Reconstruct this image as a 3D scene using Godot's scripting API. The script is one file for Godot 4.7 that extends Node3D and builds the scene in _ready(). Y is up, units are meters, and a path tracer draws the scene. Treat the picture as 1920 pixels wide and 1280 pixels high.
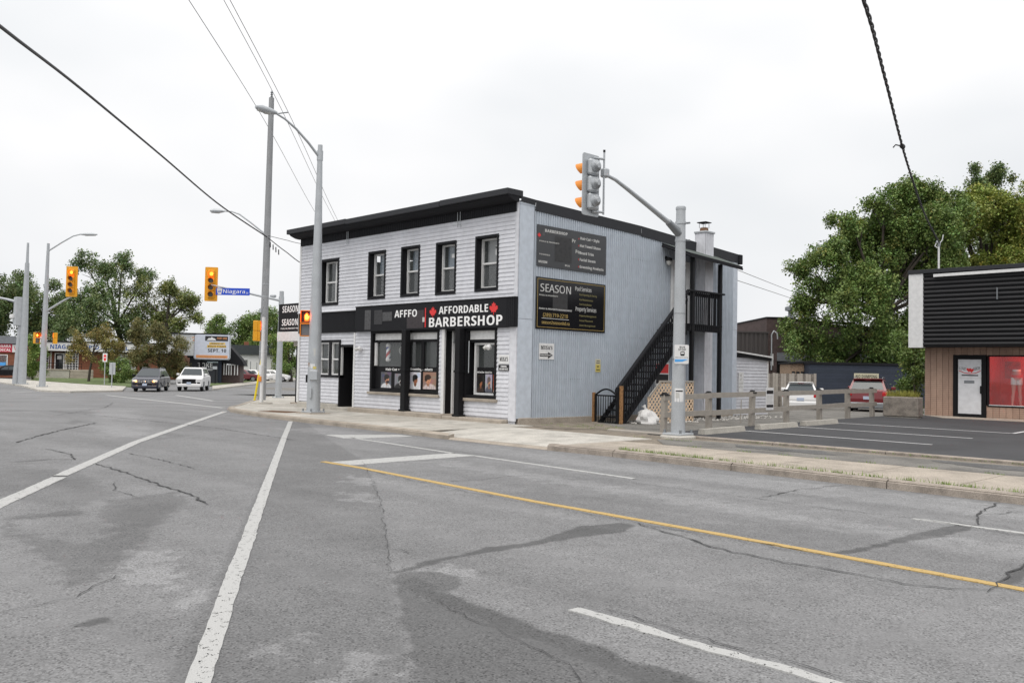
extends Node3D

# ---------------------------------------------------------------- mesh helper
class G:
	var v := PackedVector3Array()
	var n := PackedVector3Array()
	var t := PackedVector2Array()
	var i := PackedInt32Array()

	func tri(a: Vector3, b: Vector3, c: Vector3) -> void:
		var k := v.size()
		var m := (b - a).cross(c - a).normalized()
		v.append_array(PackedVector3Array([a, b, c]))
		n.append_array(PackedVector3Array([m, m, m]))
		t.append_array(PackedVector2Array([Vector2(0, 0), Vector2(1, 0), Vector2(1, 1)]))
		i.append_array(PackedInt32Array([k, k + 2, k + 1]))

	func quad(a: Vector3, b: Vector3, c: Vector3, d: Vector3) -> void:
		var k := v.size()
		var m := (c - a).cross(d - b).normalized()
		v.append_array(PackedVector3Array([a, b, c, d]))
		n.append_array(PackedVector3Array([m, m, m, m]))
		t.append_array(PackedVector2Array([Vector2(0, 1), Vector2(1, 1), Vector2(1, 0), Vector2(0, 0)]))
		i.append_array(PackedInt32Array([k, k + 2, k + 1, k, k + 3, k + 2]))

	func out(pts: Array, inside: Vector3) -> void:
		var a: Vector3 = pts[0]
		var b: Vector3 = pts[1]
		var c: Vector3 = pts[2]
		var mid := (a + b + c) / 3.0
		var flip := (b - a).cross(c - a).dot(mid - inside) < 0.0
		if pts.size() == 3:
			if flip: tri(a, c, b)
			else: tri(a, b, c)
		else:
			var d: Vector3 = pts[3]
			if flip: quad(a, d, c, b)
			else: quad(a, b, c, d)

	func box(a: Vector3, b: Vector3) -> G:
		var x0 := minf(a.x, b.x)
		var x1 := maxf(a.x, b.x)
		var y0 := minf(a.y, b.y)
		var y1 := maxf(a.y, b.y)
		var z0 := minf(a.z, b.z)
		var z1 := maxf(a.z, b.z)
		quad(Vector3(x0, y0, z1), Vector3(x1, y0, z1), Vector3(x1, y1, z1), Vector3(x0, y1, z1))
		quad(Vector3(x1, y0, z0), Vector3(x0, y0, z0), Vector3(x0, y1, z0), Vector3(x1, y1, z0))
		quad(Vector3(x1, y0, z1), Vector3(x1, y0, z0), Vector3(x1, y1, z0), Vector3(x1, y1, z1))
		quad(Vector3(x0, y0, z0), Vector3(x0, y0, z1), Vector3(x0, y1, z1), Vector3(x0, y1, z0))
		quad(Vector3(x0, y1, z1), Vector3(x1, y1, z1), Vector3(x1, y1, z0), Vector3(x0, y1, z0))
		quad(Vector3(x0, y0, z0), Vector3(x1, y0, z0), Vector3(x1, y0, z1), Vector3(x0, y0, z1))
		return self

	func bev(a: Vector3, b: Vector3, r: float) -> G:
		var c := (a + b) / 2.0
		var h := (b - a).abs() / 2.0
		r = minf(r, minf(h.x, minf(h.y, h.z)) * 0.9)
		var p := func(ax: int, sx: int, sy: int, sz: int) -> Vector3:
			var q := Vector3(h.x - r, h.y - r, h.z - r)
			q[ax] = h[ax]
			return c + Vector3(q.x * sx, q.y * sy, q.z * sz)
		for s in [-1, 1]:
			out([p.call(0, s, -1, -1), p.call(0, s, 1, -1), p.call(0, s, 1, 1), p.call(0, s, -1, 1)], c)
			out([p.call(1, -1, s, -1), p.call(1, 1, s, -1), p.call(1, 1, s, 1), p.call(1, -1, s, 1)], c)
			out([p.call(2, -1, -1, s), p.call(2, 1, -1, s), p.call(2, 1, 1, s), p.call(2, -1, 1, s)], c)
			for u in [-1, 1]:
				out([p.call(0, s, u, -1), p.call(0, s, u, 1), p.call(1, s, u, 1), p.call(1, s, u, -1)], c)
				out([p.call(0, s, -1, u), p.call(0, s, 1, u), p.call(2, s, 1, u), p.call(2, s, -1, u)], c)
				out([p.call(1, -1, s, u), p.call(1, 1, s, u), p.call(2, 1, s, u), p.call(2, -1, s, u)], c)
				for w in [-1, 1]:
					out([p.call(0, s, u, w), p.call(1, s, u, w), p.call(2, s, u, w)], c)
		return self

	# tube along points, radius per point (one number or an array), smooth
	func tube(pts: Array, rad, seg := 10, caps := true) -> G:
		var count := pts.size()
		var up := Vector3.UP
		var base := v.size()
		var side := Vector3.ZERO
		for k in count:
			var d: Vector3 = (pts[mini(k + 1, count - 1)] - pts[maxi(k - 1, 0)]).normalized()
			if side == Vector3.ZERO:
				side = d.cross(up if absf(d.y) < 0.95 else Vector3.RIGHT).normalized()
			else:
				side = (side - d * side.dot(d)).normalized()
			var o := side.cross(d).normalized()
			var r: float = rad[k] if rad is Array else rad
			for j in seg + 1:
				var an := TAU * j / seg
				var m := side * cos(an) + o * sin(an)
				v.append(pts[k] + m * r)
				n.append(m)
				t.append(Vector2(float(j) / seg, float(k)))
		for k in count - 1:
			for j in seg:
				var a := base + k * (seg + 1) + j
				var b := a + seg + 1
				i.append_array(PackedInt32Array([a, a + 1, b, a + 1, b + 1, b]))
		if caps:
			for e in 2:
				var k := 0 if e == 0 else count - 1
				var row := base + k * (seg + 1)
				var d: Vector3 = (pts[0] - pts[1]).normalized() if e == 0 else (pts[count - 1] - pts[count - 2]).normalized()
				var c0 := v.size()
				v.append(pts[k])
				n.append(d)
				t.append(Vector2.ZERO)
				for j in seg + 1:
					v.append(v[row + j])
					n.append(d)
					t.append(Vector2.ZERO)
				for j in seg:
					if e == 0: i.append_array(PackedInt32Array([c0, c0 + 2 + j, c0 + 1 + j]))
					else: i.append_array(PackedInt32Array([c0, c0 + 1 + j, c0 + 2 + j]))
		return self

	# profile of (radius, height) turned round the y axis at c; sharp between profile points
	func lathe(c: Vector3, prof: Array, seg := 20) -> G:
		for k in prof.size() - 1:
			var p: Vector2 = prof[k]
			var q: Vector2 = prof[k + 1]
			var sl := Vector2(q.y - p.y, p.x - q.x).normalized()
			var base := v.size()
			for j in seg + 1:
				var an := TAU * j / seg
				var e := Vector3(cos(an), 0, sin(an))
				for w in [p, q]:
					v.append(c + e * w.x + Vector3.UP * w.y)
					n.append(e * sl.x + Vector3.UP * sl.y)
					t.append(Vector2(float(j) / seg, w.y))
			for j in seg:
				var a := base + j * 2
				i.append_array(PackedInt32Array([a, a + 2, a + 1, a + 1, a + 2, a + 3]))
		return self

	# polygon in x,y pushed from z0 to z1
	func prism(poly: PackedVector2Array, z0: float, z1: float) -> G:
		if Geometry2D.is_polygon_clockwise(poly): poly.reverse()
		var tr := Geometry2D.triangulate_polygon(poly)
		for k in range(0, tr.size(), 3):
			var a := poly[tr[k]]
			var b := poly[tr[k + 1]]
			var c := poly[tr[k + 2]]
			if (b - a).cross(c - a) < 0.0:
				var w := b
				b = c
				c = w
			tri(Vector3(a.x, a.y, z1), Vector3(b.x, b.y, z1), Vector3(c.x, c.y, z1))
			tri(Vector3(a.x, a.y, z0), Vector3(c.x, c.y, z0), Vector3(b.x, b.y, z0))
		var m := poly.size()
		for k in m:
			var a := poly[k]
			var b := poly[(k + 1) % m]
			quad(Vector3(a.x, a.y, z0), Vector3(b.x, b.y, z0), Vector3(b.x, b.y, z1), Vector3(a.x, a.y, z1))
		return self

	# polygon of x,z with the height of each corner from a function; h > 0 gives it sides
	func sheet(poly: PackedVector2Array, fy: Callable, h := 0.0) -> G:
		if Geometry2D.is_polygon_clockwise(poly): poly.reverse()
		var tr := Geometry2D.triangulate_polygon(poly)
		for k in range(0, tr.size(), 3):
			var q: Array = []
			for j in 3:
				var a := poly[tr[k + j]]
				q.append(Vector3(a.x, fy.call(a.x, a.y), a.y))
			if (q[1] - q[0]).cross(q[2] - q[0]).y < 0.0: tri(q[0], q[2], q[1])
			else: tri(q[0], q[1], q[2])
		if h > 0.0:
			var m := poly.size()
			for k in m:
				var a := poly[k]
				var b := poly[(k + 1) % m]
				var ya: float = fy.call(a.x, a.y)
				var yb: float = fy.call(b.x, b.y)
				quad(Vector3(a.x, ya, a.y), Vector3(b.x, yb, b.y), Vector3(b.x, yb - h, b.y), Vector3(a.x, ya - h, a.y))
		return self

	func mesh() -> ArrayMesh:
		var arr := []
		arr.resize(Mesh.ARRAY_MAX)
		arr[Mesh.ARRAY_VERTEX] = v
		arr[Mesh.ARRAY_NORMAL] = n
		arr[Mesh.ARRAY_TEX_UV] = t
		arr[Mesh.ARRAY_INDEX] = i
		var m := ArrayMesh.new()
		m.add_surface_from_arrays(Mesh.PRIMITIVE_TRIANGLES, arr)
		return m

# ---------------------------------------------------------------- nodes
var rng := RandomNumberGenerator.new()
var M := {}
var T := {}
var taken := {}
var shared := {}

func numbered(called: String) -> String:
	var k: int = taken.get(called, 0)
	taken[called] = k + 1
	return called if k == 0 else "%s_%03d" % [called, k]

func tag(o: Node3D, label: String, category: String, group := "") -> Node3D:
	o.set_meta("label", label)
	o.set_meta("category", category)
	if group: o.set_meta("group", group)
	return o

func thing(called: String, label: String, category: String, at := Vector3.ZERO, turn := 0.0, group := "") -> Node3D:
	var o := Node3D.new()
	o.name = numbered(called)
	add_child(o)
	o.position = at
	o.rotation_degrees.y = turn
	tag(o, label, category, group)
	return o

func part(parent: Node3D, called: String, m, material: Material, at := Vector3.ZERO, turn := Vector3.ZERO) -> MeshInstance3D:
	var o := MeshInstance3D.new()
	o.name = called
	o.mesh = m.mesh() if m is G else m
	o.material_override = material
	parent.add_child(o, true)
	o.position = at
	o.rotation_degrees = turn
	return o

func solo(called: String, m, material: Material, label: String, category: String, at := Vector3.ZERO, turn := Vector3.ZERO, group := "") -> MeshInstance3D:
	var o := part(self, numbered(called), m, material, at, turn)
	tag(o, label, category, group)
	return o

func struct(called: String, m, material: Material, kind := "structure") -> MeshInstance3D:
	var o := part(self, numbered(called), m, material)
	o.set_meta("kind", kind)
	return o

func group_struct(called: String) -> Node3D:
	var o := Node3D.new()
	o.name = numbered(called)
	add_child(o)
	o.set_meta("kind", "structure")
	return o

func b(x0: float, y0: float, z0: float, x1: float, y1: float, z1: float) -> G:
	return G.new().box(Vector3(x0, y0, z0), Vector3(x1, y1, z1))

func bb(x0: float, y0: float, z0: float, x1: float, y1: float, z1: float, r := 0.01) -> G:
	return G.new().bev(Vector3(x0, y0, z0), Vector3(x1, y1, z1), r)

func V(x: float, y: float, z: float) -> Vector3:
	return Vector3(x, y, z)

func P2(a: Array) -> PackedVector2Array:
	var p := PackedVector2Array()
	for k in range(0, a.size(), 2): p.append(Vector2(a[k], a[k + 1]))
	return p

# lettering in the x,y plane, fitted into a box w wide whose capitals are h high; at = left end of the baseline
func words(parent: Node3D, text: String, at: Vector3, w: float, h: float, material: Material, bold := true, serif := false, turn := Vector3.ZERO) -> MeshInstance3D:
	var f := SystemFont.new()
	f.font_names = PackedStringArray(["Droid Serif" if serif else "Droid Sans"])
	f.font_weight = 700 if bold else 400
	var m := TextMesh.new()
	m.text = text
	m.font = f
	m.font_size = 48
	m.pixel_size = 0.01
	m.depth = 0.02
	m.curve_step = 1.5
	m.horizontal_alignment = HORIZONTAL_ALIGNMENT_LEFT
	var box := m.get_aabb()
	var cap := 0.343
	var o := part(parent, "lettering", m, material, at, turn)
	var sx := w / maxf(box.size.x, 0.01)
	var sy := h / cap
	o.scale = Vector3(sx, sy, 0.2)
	var low := box.position.y
	var has_tail := false
	for ch in "gjpqy,()&Q":
		if text.contains(ch): has_tail = true
	var base := low + (0.1 if has_tail else 0.0)
	o.position = at + Basis.from_euler(turn * PI / 180.0) * Vector3(-box.position.x * sx, -base * sy, 0)
	return o

# ---------------------------------------------------------------- materials
func col(r: float, g: float, bl: float) -> Color:
	return Color(r, g, bl).linear_to_srgb()

func plain(r: float, g: float, bl: float, rough := 0.8, metal := 0.0, spec := 0.5) -> StandardMaterial3D:
	var m := StandardMaterial3D.new()
	m.albedo_color = col(r, g, bl)
	m.roughness = rough
	m.metallic = metal
	m.metallic_specular = spec
	return m

# mottled: fine texture (world mapped) times a coarse one
func mott(r: float, g: float, bl: float, rough: float, fine: String, fs: float, coarse := "", cs := 0.2, bump := 0.0, metal := 0.0) -> StandardMaterial3D:
	var m := plain(r, g, bl, rough, metal)
	m.albedo_texture = T[fine]
	m.uv1_triplanar = true
	m.uv1_world_triplanar = true
	m.uv1_scale = Vector3.ONE * fs
	if bump > 0.0:
		m.heightmap_enabled = true
		m.heightmap_texture = T[fine]
		m.heightmap_scale = bump
	if coarse:
		m.detail_enabled = true
		m.detail_albedo = T[coarse]
		m.detail_blend_mode = BaseMaterial3D.BLEND_MODE_MUL
		m.detail_uv_layer = BaseMaterial3D.DETAIL_UV_2
		m.uv2_triplanar = true
		m.uv2_world_triplanar = true
		m.uv2_scale = Vector3.ONE * cs
	return m

func glow(r: float, g: float, bl: float, e: float) -> StandardMaterial3D:
	var m := plain(r * 0.3, g * 0.3, bl * 0.3, 0.4)
	m.emission_enabled = true
	m.emission = col(r, g, bl)
	m.emission_energy_multiplier = e
	return m

func glass(r: float, g: float, bl: float, a: float) -> StandardMaterial3D:
	var m := plain(r, g, bl, 0.03)
	m.transparency = BaseMaterial3D.TRANSPARENCY_ALPHA
	m.albedo_color.a = a
	return m

# noise picture, seamless, brightness from lo to hi through a ramp
func noise_tex(kind: int, size: int, freq: float, seed_: int, stops: Array, oct := 4, sx := 1.0) -> NoiseTexture2D:
	var f := FastNoiseLite.new()
	f.noise_type = kind
	f.frequency = freq
	f.seed = seed_
	f.fractal_octaves = oct
	if kind == FastNoiseLite.TYPE_CELLULAR:
		f.cellular_return_type = FastNoiseLite.RETURN_CELL_VALUE
		f.fractal_type = FastNoiseLite.FRACTAL_NONE
	var t := NoiseTexture2D.new()
	t.width = size
	t.height = int(size / sx)
	t.seamless = true
	t.seamless_blend_skirt = 0.15
	t.normalize = true
	t.noise = f
	var g := Gradient.new()
	var off := PackedFloat32Array()
	var cs := PackedColorArray()
	for s in stops:
		off.append(s[0])
		cs.append(Color(s[1], s[1] if s.size() < 3 else s[2], s[1] if s.size() < 3 else s[3]))
	g.offsets = off
	g.colors = cs
	t.color_ramp = g
	return t

func make_textures() -> void:
	var sx := FastNoiseLite.TYPE_SIMPLEX_SMOOTH
	var ce := FastNoiseLite.TYPE_CELLULAR
	T.stone = noise_tex(ce, 1024, 0.16, 3, [[0.0, 0.56], [0.1, 0.74], [0.3, 0.83], [0.6, 0.88], [0.85, 0.92], [0.95, 0.99], [1.0, 1.0]])
	T.stone_dark = noise_tex(ce, 1024, 0.16, 9, [[0.0, 0.52], [0.5, 0.72], [0.86, 0.78], [0.93, 0.95], [1.0, 1.0]])
	T.patchy = noise_tex(sx, 1024, 0.006, 5, [[0.0, 0.8], [0.35, 0.9], [0.6, 0.95], [1.0, 1.0]], 6)
	T.blotch = noise_tex(sx, 512, 0.012, 8, [[0.0, 0.72], [0.5, 0.92], [1.0, 1.0]], 5)
	T.soft = noise_tex(sx, 512, 0.01, 12, [[0.0, 0.92], [1.0, 1.0]], 4)
	T.grain = noise_tex(sx, 512, 0.08, 15, [[0.0, 0.82], [1.0, 1.0]], 3)
	T.sand = noise_tex(ce, 512, 0.2, 21, [[0.0, 0.72], [0.5, 0.9], [1.0, 1.0]])
	T.wood = noise_tex(sx, 1024, 0.02, 31, [[0.0, 0.55], [0.4, 0.8], [0.6, 0.9], [1.0, 1.0]], 4)
	T.streak = noise_tex(sx, 512, 0.02, 51, [[0.0, 0.95], [0.45, 0.98], [1.0, 1.0]], 5)
	T.leaf = noise_tex(sx, 256, 0.03, 41, [[0.0, 0.75], [1.0, 1.0]], 3)

func make_materials() -> void:
	M.asphalt = mott(0.3, 0.3, 0.305, 0.86, "stone", 0.55, "patchy", 0.045, 0.35)
	M.asphalt_smooth = mott(0.278, 0.277, 0.28, 0.84, "stone", 0.75, "patchy", 0.06, 0.22)
	M.asphalt_dark = mott(0.262, 0.257, 0.254, 0.86, "stone_dark", 0.55, "blotch", 0.12, 0.3)
	M.asphalt_worn = mott(0.36, 0.36, 0.362, 0.86, "stone", 0.6, "blotch", 0.25, 0.25)
	M.tar = mott(0.2, 0.2, 0.202, 0.7, "stone_dark", 0.5, "blotch", 0.5, 0.2)
	M.crack = plain(0.045, 0.045, 0.046, 0.9)
	M.lot = mott(0.07, 0.07, 0.076, 0.82, "stone", 0.7, "patchy", 0.08, 0.25)
	M.drive = mott(0.29, 0.275, 0.25, 0.9, "stone", 0.5, "blotch", 0.15, 0.3)
	M.concrete = mott(0.63, 0.595, 0.53, 0.9, "sand", 1.3, "patchy", 0.2, 0.12)
	M.concrete_tan = mott(0.56, 0.49, 0.41, 0.9, "sand", 1.3, "patchy", 0.2, 0.12)
	M.concrete_new = mott(0.71, 0.675, 0.61, 0.88, "sand", 1.3, "patchy", 0.2, 0.1)
	M.kerb = mott(0.52, 0.45, 0.385, 0.9, "sand", 1.6, "blotch", 0.4, 0.15)
	M.dirt = mott(0.33, 0.28, 0.22, 0.95, "sand", 0.8, "blotch", 0.3, 0.3)
	M.earth = mott(0.16, 0.17, 0.09, 0.95, "sand", 0.3, "blotch", 0.1, 0.3)
	M.turf = mott(0.16, 0.22, 0.07, 0.95, "sand", 0.8, "blotch", 0.15, 0.4)
	M.siding = mott(0.75, 0.76, 0.81, 0.55, "soft", 0.7, "soft", 0.09)
	M.trim_grey = mott(0.58, 0.635, 0.71, 0.5, "soft", 0.7)
	M.corrugated = mott(0.5, 0.555, 0.62, 0.48, "soft", 0.5, "soft", 0.07)
	M.black = mott(0.014, 0.014, 0.016, 0.6, "grain", 1.5)
	M.black.metallic_specular = 0.28
	M.black_soft = mott(0.02, 0.0205, 0.024, 0.7, "grain", 1.2)
	M.black_soft.metallic_specular = 0.28
	M.roof_black = mott(0.042, 0.044, 0.05, 0.6, "grain", 1.0)
	M.roof_black.metallic_specular = 0.35
	M.white = mott(0.78, 0.78, 0.78, 0.45, "soft", 1.0)
	M.letter = plain(0.85, 0.85, 0.85, 0.5)
	M.letter_board = plain(0.58, 0.58, 0.57, 0.5)
	M.letter_grey = plain(0.5, 0.5, 0.48, 0.6)
	M.letter_dim = plain(0.17, 0.15, 0.06, 0.6)
	M.gold = plain(0.45, 0.32, 0.1, 0.5)
	M.ink = plain(0.012, 0.012, 0.014, 0.6)
	M.red = plain(0.7, 0.03, 0.03, 0.45)
	M.galv = mott(0.6, 0.63, 0.66, 0.5, "grain", 0.9, "soft", 0.4, 0.0, 0.3)
	M.galv_dark = mott(0.3, 0.32, 0.34, 0.5, "grain", 0.9, "", 0.0, 0.0, 0.4)
	M.pole_concrete = mott(0.42, 0.43, 0.445, 0.9, "sand", 1.5, "soft", 0.4, 0.1)
	M.signal_yellow = mott(0.82, 0.38, 0.01, 0.4, "soft", 1.0)
	M.signal_orange = plain(0.78, 0.27, 0.03, 0.5)
	M.lens_dark = plain(0.07, 0.08, 0.07, 0.25)
	M.red_lit = glow(1.0, 0.12, 0.02, 3.0)
	M.amber_core = glow(1.0, 0.42, 0.03, 2.6)
	M.hand_lit = glow(1.0, 0.12, 0.01, 3.0)
	M.hand_core = glow(1.0, 0.5, 0.06, 3.0)
	M.glass = glass(0.5, 0.55, 0.55, 0.05)
	M.glass.metallic_specular = 0.38
	M.glass_dark = glass(0.02, 0.025, 0.03, 0.75)
	M.interior = plain(0.07, 0.07, 0.07, 0.9)
	M.wood_grey = mott(0.46, 0.42, 0.37, 0.9, "grain", 1.6, "soft", 0.8, 0.1)
	M.wood_new = mott(0.42, 0.22, 0.09, 0.8, "wood", 0.6)
	M.lattice = mott(0.85, 0.65, 0.46, 0.8, "grain", 0.8)
	M.bark = mott(0.09, 0.075, 0.06, 0.95, "wood", 1.2, "", 0.0, 0.6)
	M.rubber = plain(0.02, 0.02, 0.021, 0.85)
	M.chrome = plain(0.7, 0.7, 0.72, 0.18, 0.9)
	M.rim = plain(0.45, 0.45, 0.47, 0.3, 0.8)
	M.yellow_tube = plain(0.8, 0.62, 0.02, 0.45)
	M.blue_sign = plain(0.012, 0.07, 0.55, 0.4)
	M.wire = plain(0.03, 0.03, 0.032, 0.6)
	M.wire_grey = plain(0.2, 0.2, 0.2, 0.6)
	M.paint_white = worn(0.5, 0.5, 0.49, 61, 0.24)
	M.paint_yellow = worn(0.56, 0.385, 0.14, 67, 0.2)
	M.paint_lot = plain(0.6, 0.6, 0.6, 0.7)

# road paint with chips worn through to the asphalt
func worn(r: float, g: float, bl: float, seed_: int, loss: float) -> StandardMaterial3D:
	var f := FastNoiseLite.new()
	f.seed = seed_
	f.frequency = 0.035
	f.fractal_octaves = 5
	var a := f.get_seamless_image(512, 512)
	f.frequency = 0.2
	var c := f.get_seamless_image(512, 512)
	var im := Image.create(512, 512, false, Image.FORMAT_RGBA8)
	for y in 512:
		for x in 512:
			var p := a.get_pixel(x, y).r
			var q := c.get_pixel(x, y).r
			var w := 0.86 + 0.14 * q
			im.set_pixel(x, y, Color(w, w, w, 1.0 if p * 0.6 + q * 0.4 > loss + 0.08 else 0.0))
	var m := plain(r, g, bl, 0.75)
	m.albedo_texture = ImageTexture.create_from_image(im)
	m.uv1_triplanar = true
	m.uv1_world_triplanar = true
	m.uv1_scale = Vector3.ONE * 0.7
	m.transparency = BaseMaterial3D.TRANSPARENCY_ALPHA_SCISSOR
	m.alpha_scissor_threshold = 0.5
	return m

# ---------------------------------------------------------------- light, sky, camera
func set_view() -> void:
	var cam := Camera3D.new()
	cam.name = "camera"
	cam.fov = rad_to_deg(2.0 * atan(640.0 / 1671.0))
	cam.near = 0.1
	cam.far = 2500.0
	cam.position = Vector3(18.009, 1.65, 17.702)
	cam.rotation_degrees = Vector3(1.85, 45.8, 1.096)
	add_child(cam)
	cam.current = true
	var sun := DirectionalLight3D.new()
	sun.name = "sun"
	sun.light_color = Color(1.0, 0.98, 0.95)
	sun.light_energy = 0.5
	sun.light_angular_distance = 40.0
	sun.shadow_enabled = true
	sun.rotation_degrees = Vector3(-62, 25, 0)
	add_child(sun)
	# overcast sky: even cloud, a little brighter overhead, faint folds
	var f := FastNoiseLite.new()
	f.seed = 77
	f.frequency = 1.1
	f.fractal_octaves = 5
	var w := 768
	var h := 384
	var im := Image.create(w, h, false, Image.FORMAT_RGBF)
	for y in h:
		var el := (0.5 - (y + 0.5) / h) * PI
		for x in w:
			var az := (x + 0.5) / w * TAU
			var d := Vector3(cos(el) * cos(az), sin(el), cos(el) * sin(az))
			var up := maxf(d.y, 0.0)
			var p := Vector3(d.x, d.y * 2.6, d.z)
			var c := f.get_noise_3dv(p * 1.4)
			var l := (0.775 + 0.38 * up) * (1.0 + 0.15 * c)
			var blue := clampf(0.5 - 1.1 * up - c * 0.9, 0.0, 1.0)
			im.set_pixel(x, y, Color(l * (1.0 - 0.06 * blue), l * (1.0 - 0.025 * blue), l * 1.01))
	var pano := PanoramaSkyMaterial.new()
	pano.panorama = ImageTexture.create_from_image(im)
	pano.filter = true
	var sky := Sky.new()
	sky.sky_material = pano
	var env := Environment.new()
	env.background_mode = Environment.BG_SKY
	env.sky = sky
	env.tonemap_mode = Environment.TONE_MAPPER_LINEAR
	env.tonemap_exposure = 1.12
	env.sdfgi_enabled = true
	env.ssao_enabled = true
	env.ssil_enabled = true
	var we := WorldEnvironment.new()
	we.name = "world"
	we.environment = env
	add_child(we)

# ---------------------------------------------------------------- ground
const SLOPE := Vector2(-0.847, -0.531)

func gy(x: float, z: float) -> float:
	var s := (x + 11.0) * SLOPE.x + (z - 1.0) * SLOPE.y
	return -0.0125 * clampf(s, 0.0, 34.0)

# height of the yard right of the barbershop: level beside it, then falling away behind
func yard(_x: float, z: float) -> float:
	if z > -13.0: return 0.095
	return 0.095 - 0.0108 * minf(-z - 13.0, 19.0)

func lot_y(_x: float, z: float) -> float:
	return 0.125 - 0.011 * z

func split(poly: PackedVector2Array) -> Array:
	var o := Vector2(-11, 1)
	var q := Vector2(-SLOPE.y, SLOPE.x) * 2000.0
	var res := []
	for band in [[-3000.0, 0.0], [0.0, 34.0], [34.0, 3000.0]]:
		var a: Vector2 = o + SLOPE * float(band[0])
		var c: Vector2 = o + SLOPE * float(band[1])
		res.append_array(Geometry2D.intersect_polygons(poly, PackedVector2Array([a - q, c - q, c + q, a + q])))
	return res

func ground_sheet(called: String, poly: PackedVector2Array, off: float, material: Material, h := 0.0, kind := "structure") -> MeshInstance3D:
	var g := G.new()
	if h == 0.0 and off > 0.0 and off < 0.02: h = off + 0.001
	for p in split(poly): g.sheet(p, func(x: float, z: float) -> float: return gy(x, z) + off, h)
	return struct(called, g, material, kind)

# ragged outline: points added along the edges and pushed about
func ragged(poly: PackedVector2Array, step: float, amp: float) -> PackedVector2Array:
	var r := PackedVector2Array()
	var m := poly.size()
	for k in m:
		var a := poly[k]
		var c := poly[(k + 1) % m]
		var cnt := maxi(1, int(a.distance_to(c) / step))
		for j in cnt:
			var p := a.lerp(c, float(j) / cnt)
			r.append(p + Vector2(rng.randf_range(-amp, amp), rng.randf_range(-amp, amp)))
	return r

# a painted line along points
func stripe(called: String, pts: PackedVector2Array, width: float, material: Material, rough_edge := 0.006) -> void:
	var left := PackedVector2Array()
	var right := PackedVector2Array()
	for k in pts.size() - 1:
		var a := pts[k]
		var c := pts[k + 1]
		var d := (c - a).normalized()
		var o := Vector2(-d.y, d.x) * width / 2.0
		var cnt := maxi(1, int(a.distance_to(c) / 0.12))
		for j in cnt + (1 if k == pts.size() - 2 else 0):
			var p := a.lerp(c, float(j) / cnt)
			left.append(p + o * (1.0 + rng.randf_range(-rough_edge, rough_edge) / width * 2.0))
			right.append(p - o * (1.0 + rng.randf_range(-rough_edge, rough_edge) / width * 2.0))
	var g := G.new()
	for k in left.size() - 1:
		var q := [left[k], left[k + 1], right[k + 1], right[k]]
		var w: Array = []
		for e in q: w.append(Vector3(e.x, gy(e.x, e.y) + 0.0085, e.y))
		g.out(w, Vector3(q[0].x, -50, q[0].y))
		var dn := V(0, -0.009, 0)
		g.quad(w[0] + dn, w[1] + dn, w[1], w[0])
		g.quad(w[2] + dn, w[3] + dn, w[3], w[2])
	struct(called, g, material)

func crack(pts: PackedVector2Array, width: float, wob := 0.03, material: Material = null) -> void:
	var line := PackedVector2Array()
	for k in pts.size() - 1:
		var cnt := maxi(2, int(pts[k].distance_to(pts[k + 1]) / 0.11))
		for j in cnt:
			line.append(pts[k].lerp(pts[k + 1], float(j) / cnt) + Vector2(rng.randf_range(-wob, wob), rng.randf_range(-wob, wob)))
	line.append(pts[pts.size() - 1])
	var g := G.new()
	var pw := width * 0.3
	for k in line.size() - 1:
		var a := line[k]
		var c := line[k + 1]
		var d := (c - a).normalized()
		var o := Vector2(-d.y, d.x)
		var w := width * rng.randf_range(0.12, 0.62) * (1.0 if k < line.size() - 3 else 0.4)
		var q := [a + o * pw, c + o * w, c - o * w, a - o * pw]
		var t: Array = []
		for e in q: t.append(Vector3(e.x, gy(e.x, e.y) + 0.0105, e.y))
		g.out(t, Vector3(a.x, -50, a.y))
		pw = w
	struct("road_crack", g, material if material else M.crack)

func kerb_line() -> PackedVector2Array:
	return P2([-29.0, -8.2, -20.5, -2.75, -14.0, 1.35, -12.6, 2.35, -11.2, 2.95, -9.3, 3.35, -7.2, 3.62, -5.3, 3.75, 0.0, 3.95, 2.0, 4.15, 5.2, 4.15, 6.9, 4.08, 12.4, 4.42, 14.3, 4.55, 22.0, 4.75, 40.0, 5.1])

# distance from a point to the outline of a polygon, negative inside
func edge_distance(p: Vector2, poly: PackedVector2Array) -> float:
	var best := 1e9
	var m := poly.size()
	for k in m: best = minf(best, p.distance_squared_to(Geometry2D.get_closest_point_to_segment(p, poly[k], poly[(k + 1) % m])))
	return sqrt(best) * (-1.0 if Geometry2D.is_point_in_polygon(p, poly) else 1.0)

# lighter or darker paving laid, poured or worn within an outline, its edge broken up by noise
func wear(data: PackedFloat32Array, poly: PackedVector2Array, times: float, soft: float, ragged_by: float, n: FastNoiseLite) -> void:
	var box := Rect2(poly[0], Vector2.ZERO)
	for p in poly: box = box.expand(p)
	box = box.grow(soft + ragged_by)
	var x0 := maxi(0, int((box.position.x + 14.0) * 40.0))
	var x1 := mini(1600, int((box.end.x + 14.0) * 40.0))
	var y0 := maxi(0, int((box.position.y - 2.0) * 40.0))
	var y1 := mini(800, int((box.end.y - 2.0) * 40.0))
	for y in range(y0, y1):
		for x in range(x0, x1):
			var p := Vector2(x / 40.0 - 14.0, y / 40.0 + 2.0)
			var d := edge_distance(p, poly) + n.get_noise_2d(p.x * 10.0, p.y * 10.0) * ragged_by
			if d < soft: data[y * 1600 + x] *= lerpf(times, 1.0, smoothstep(-soft, soft, d))

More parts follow.
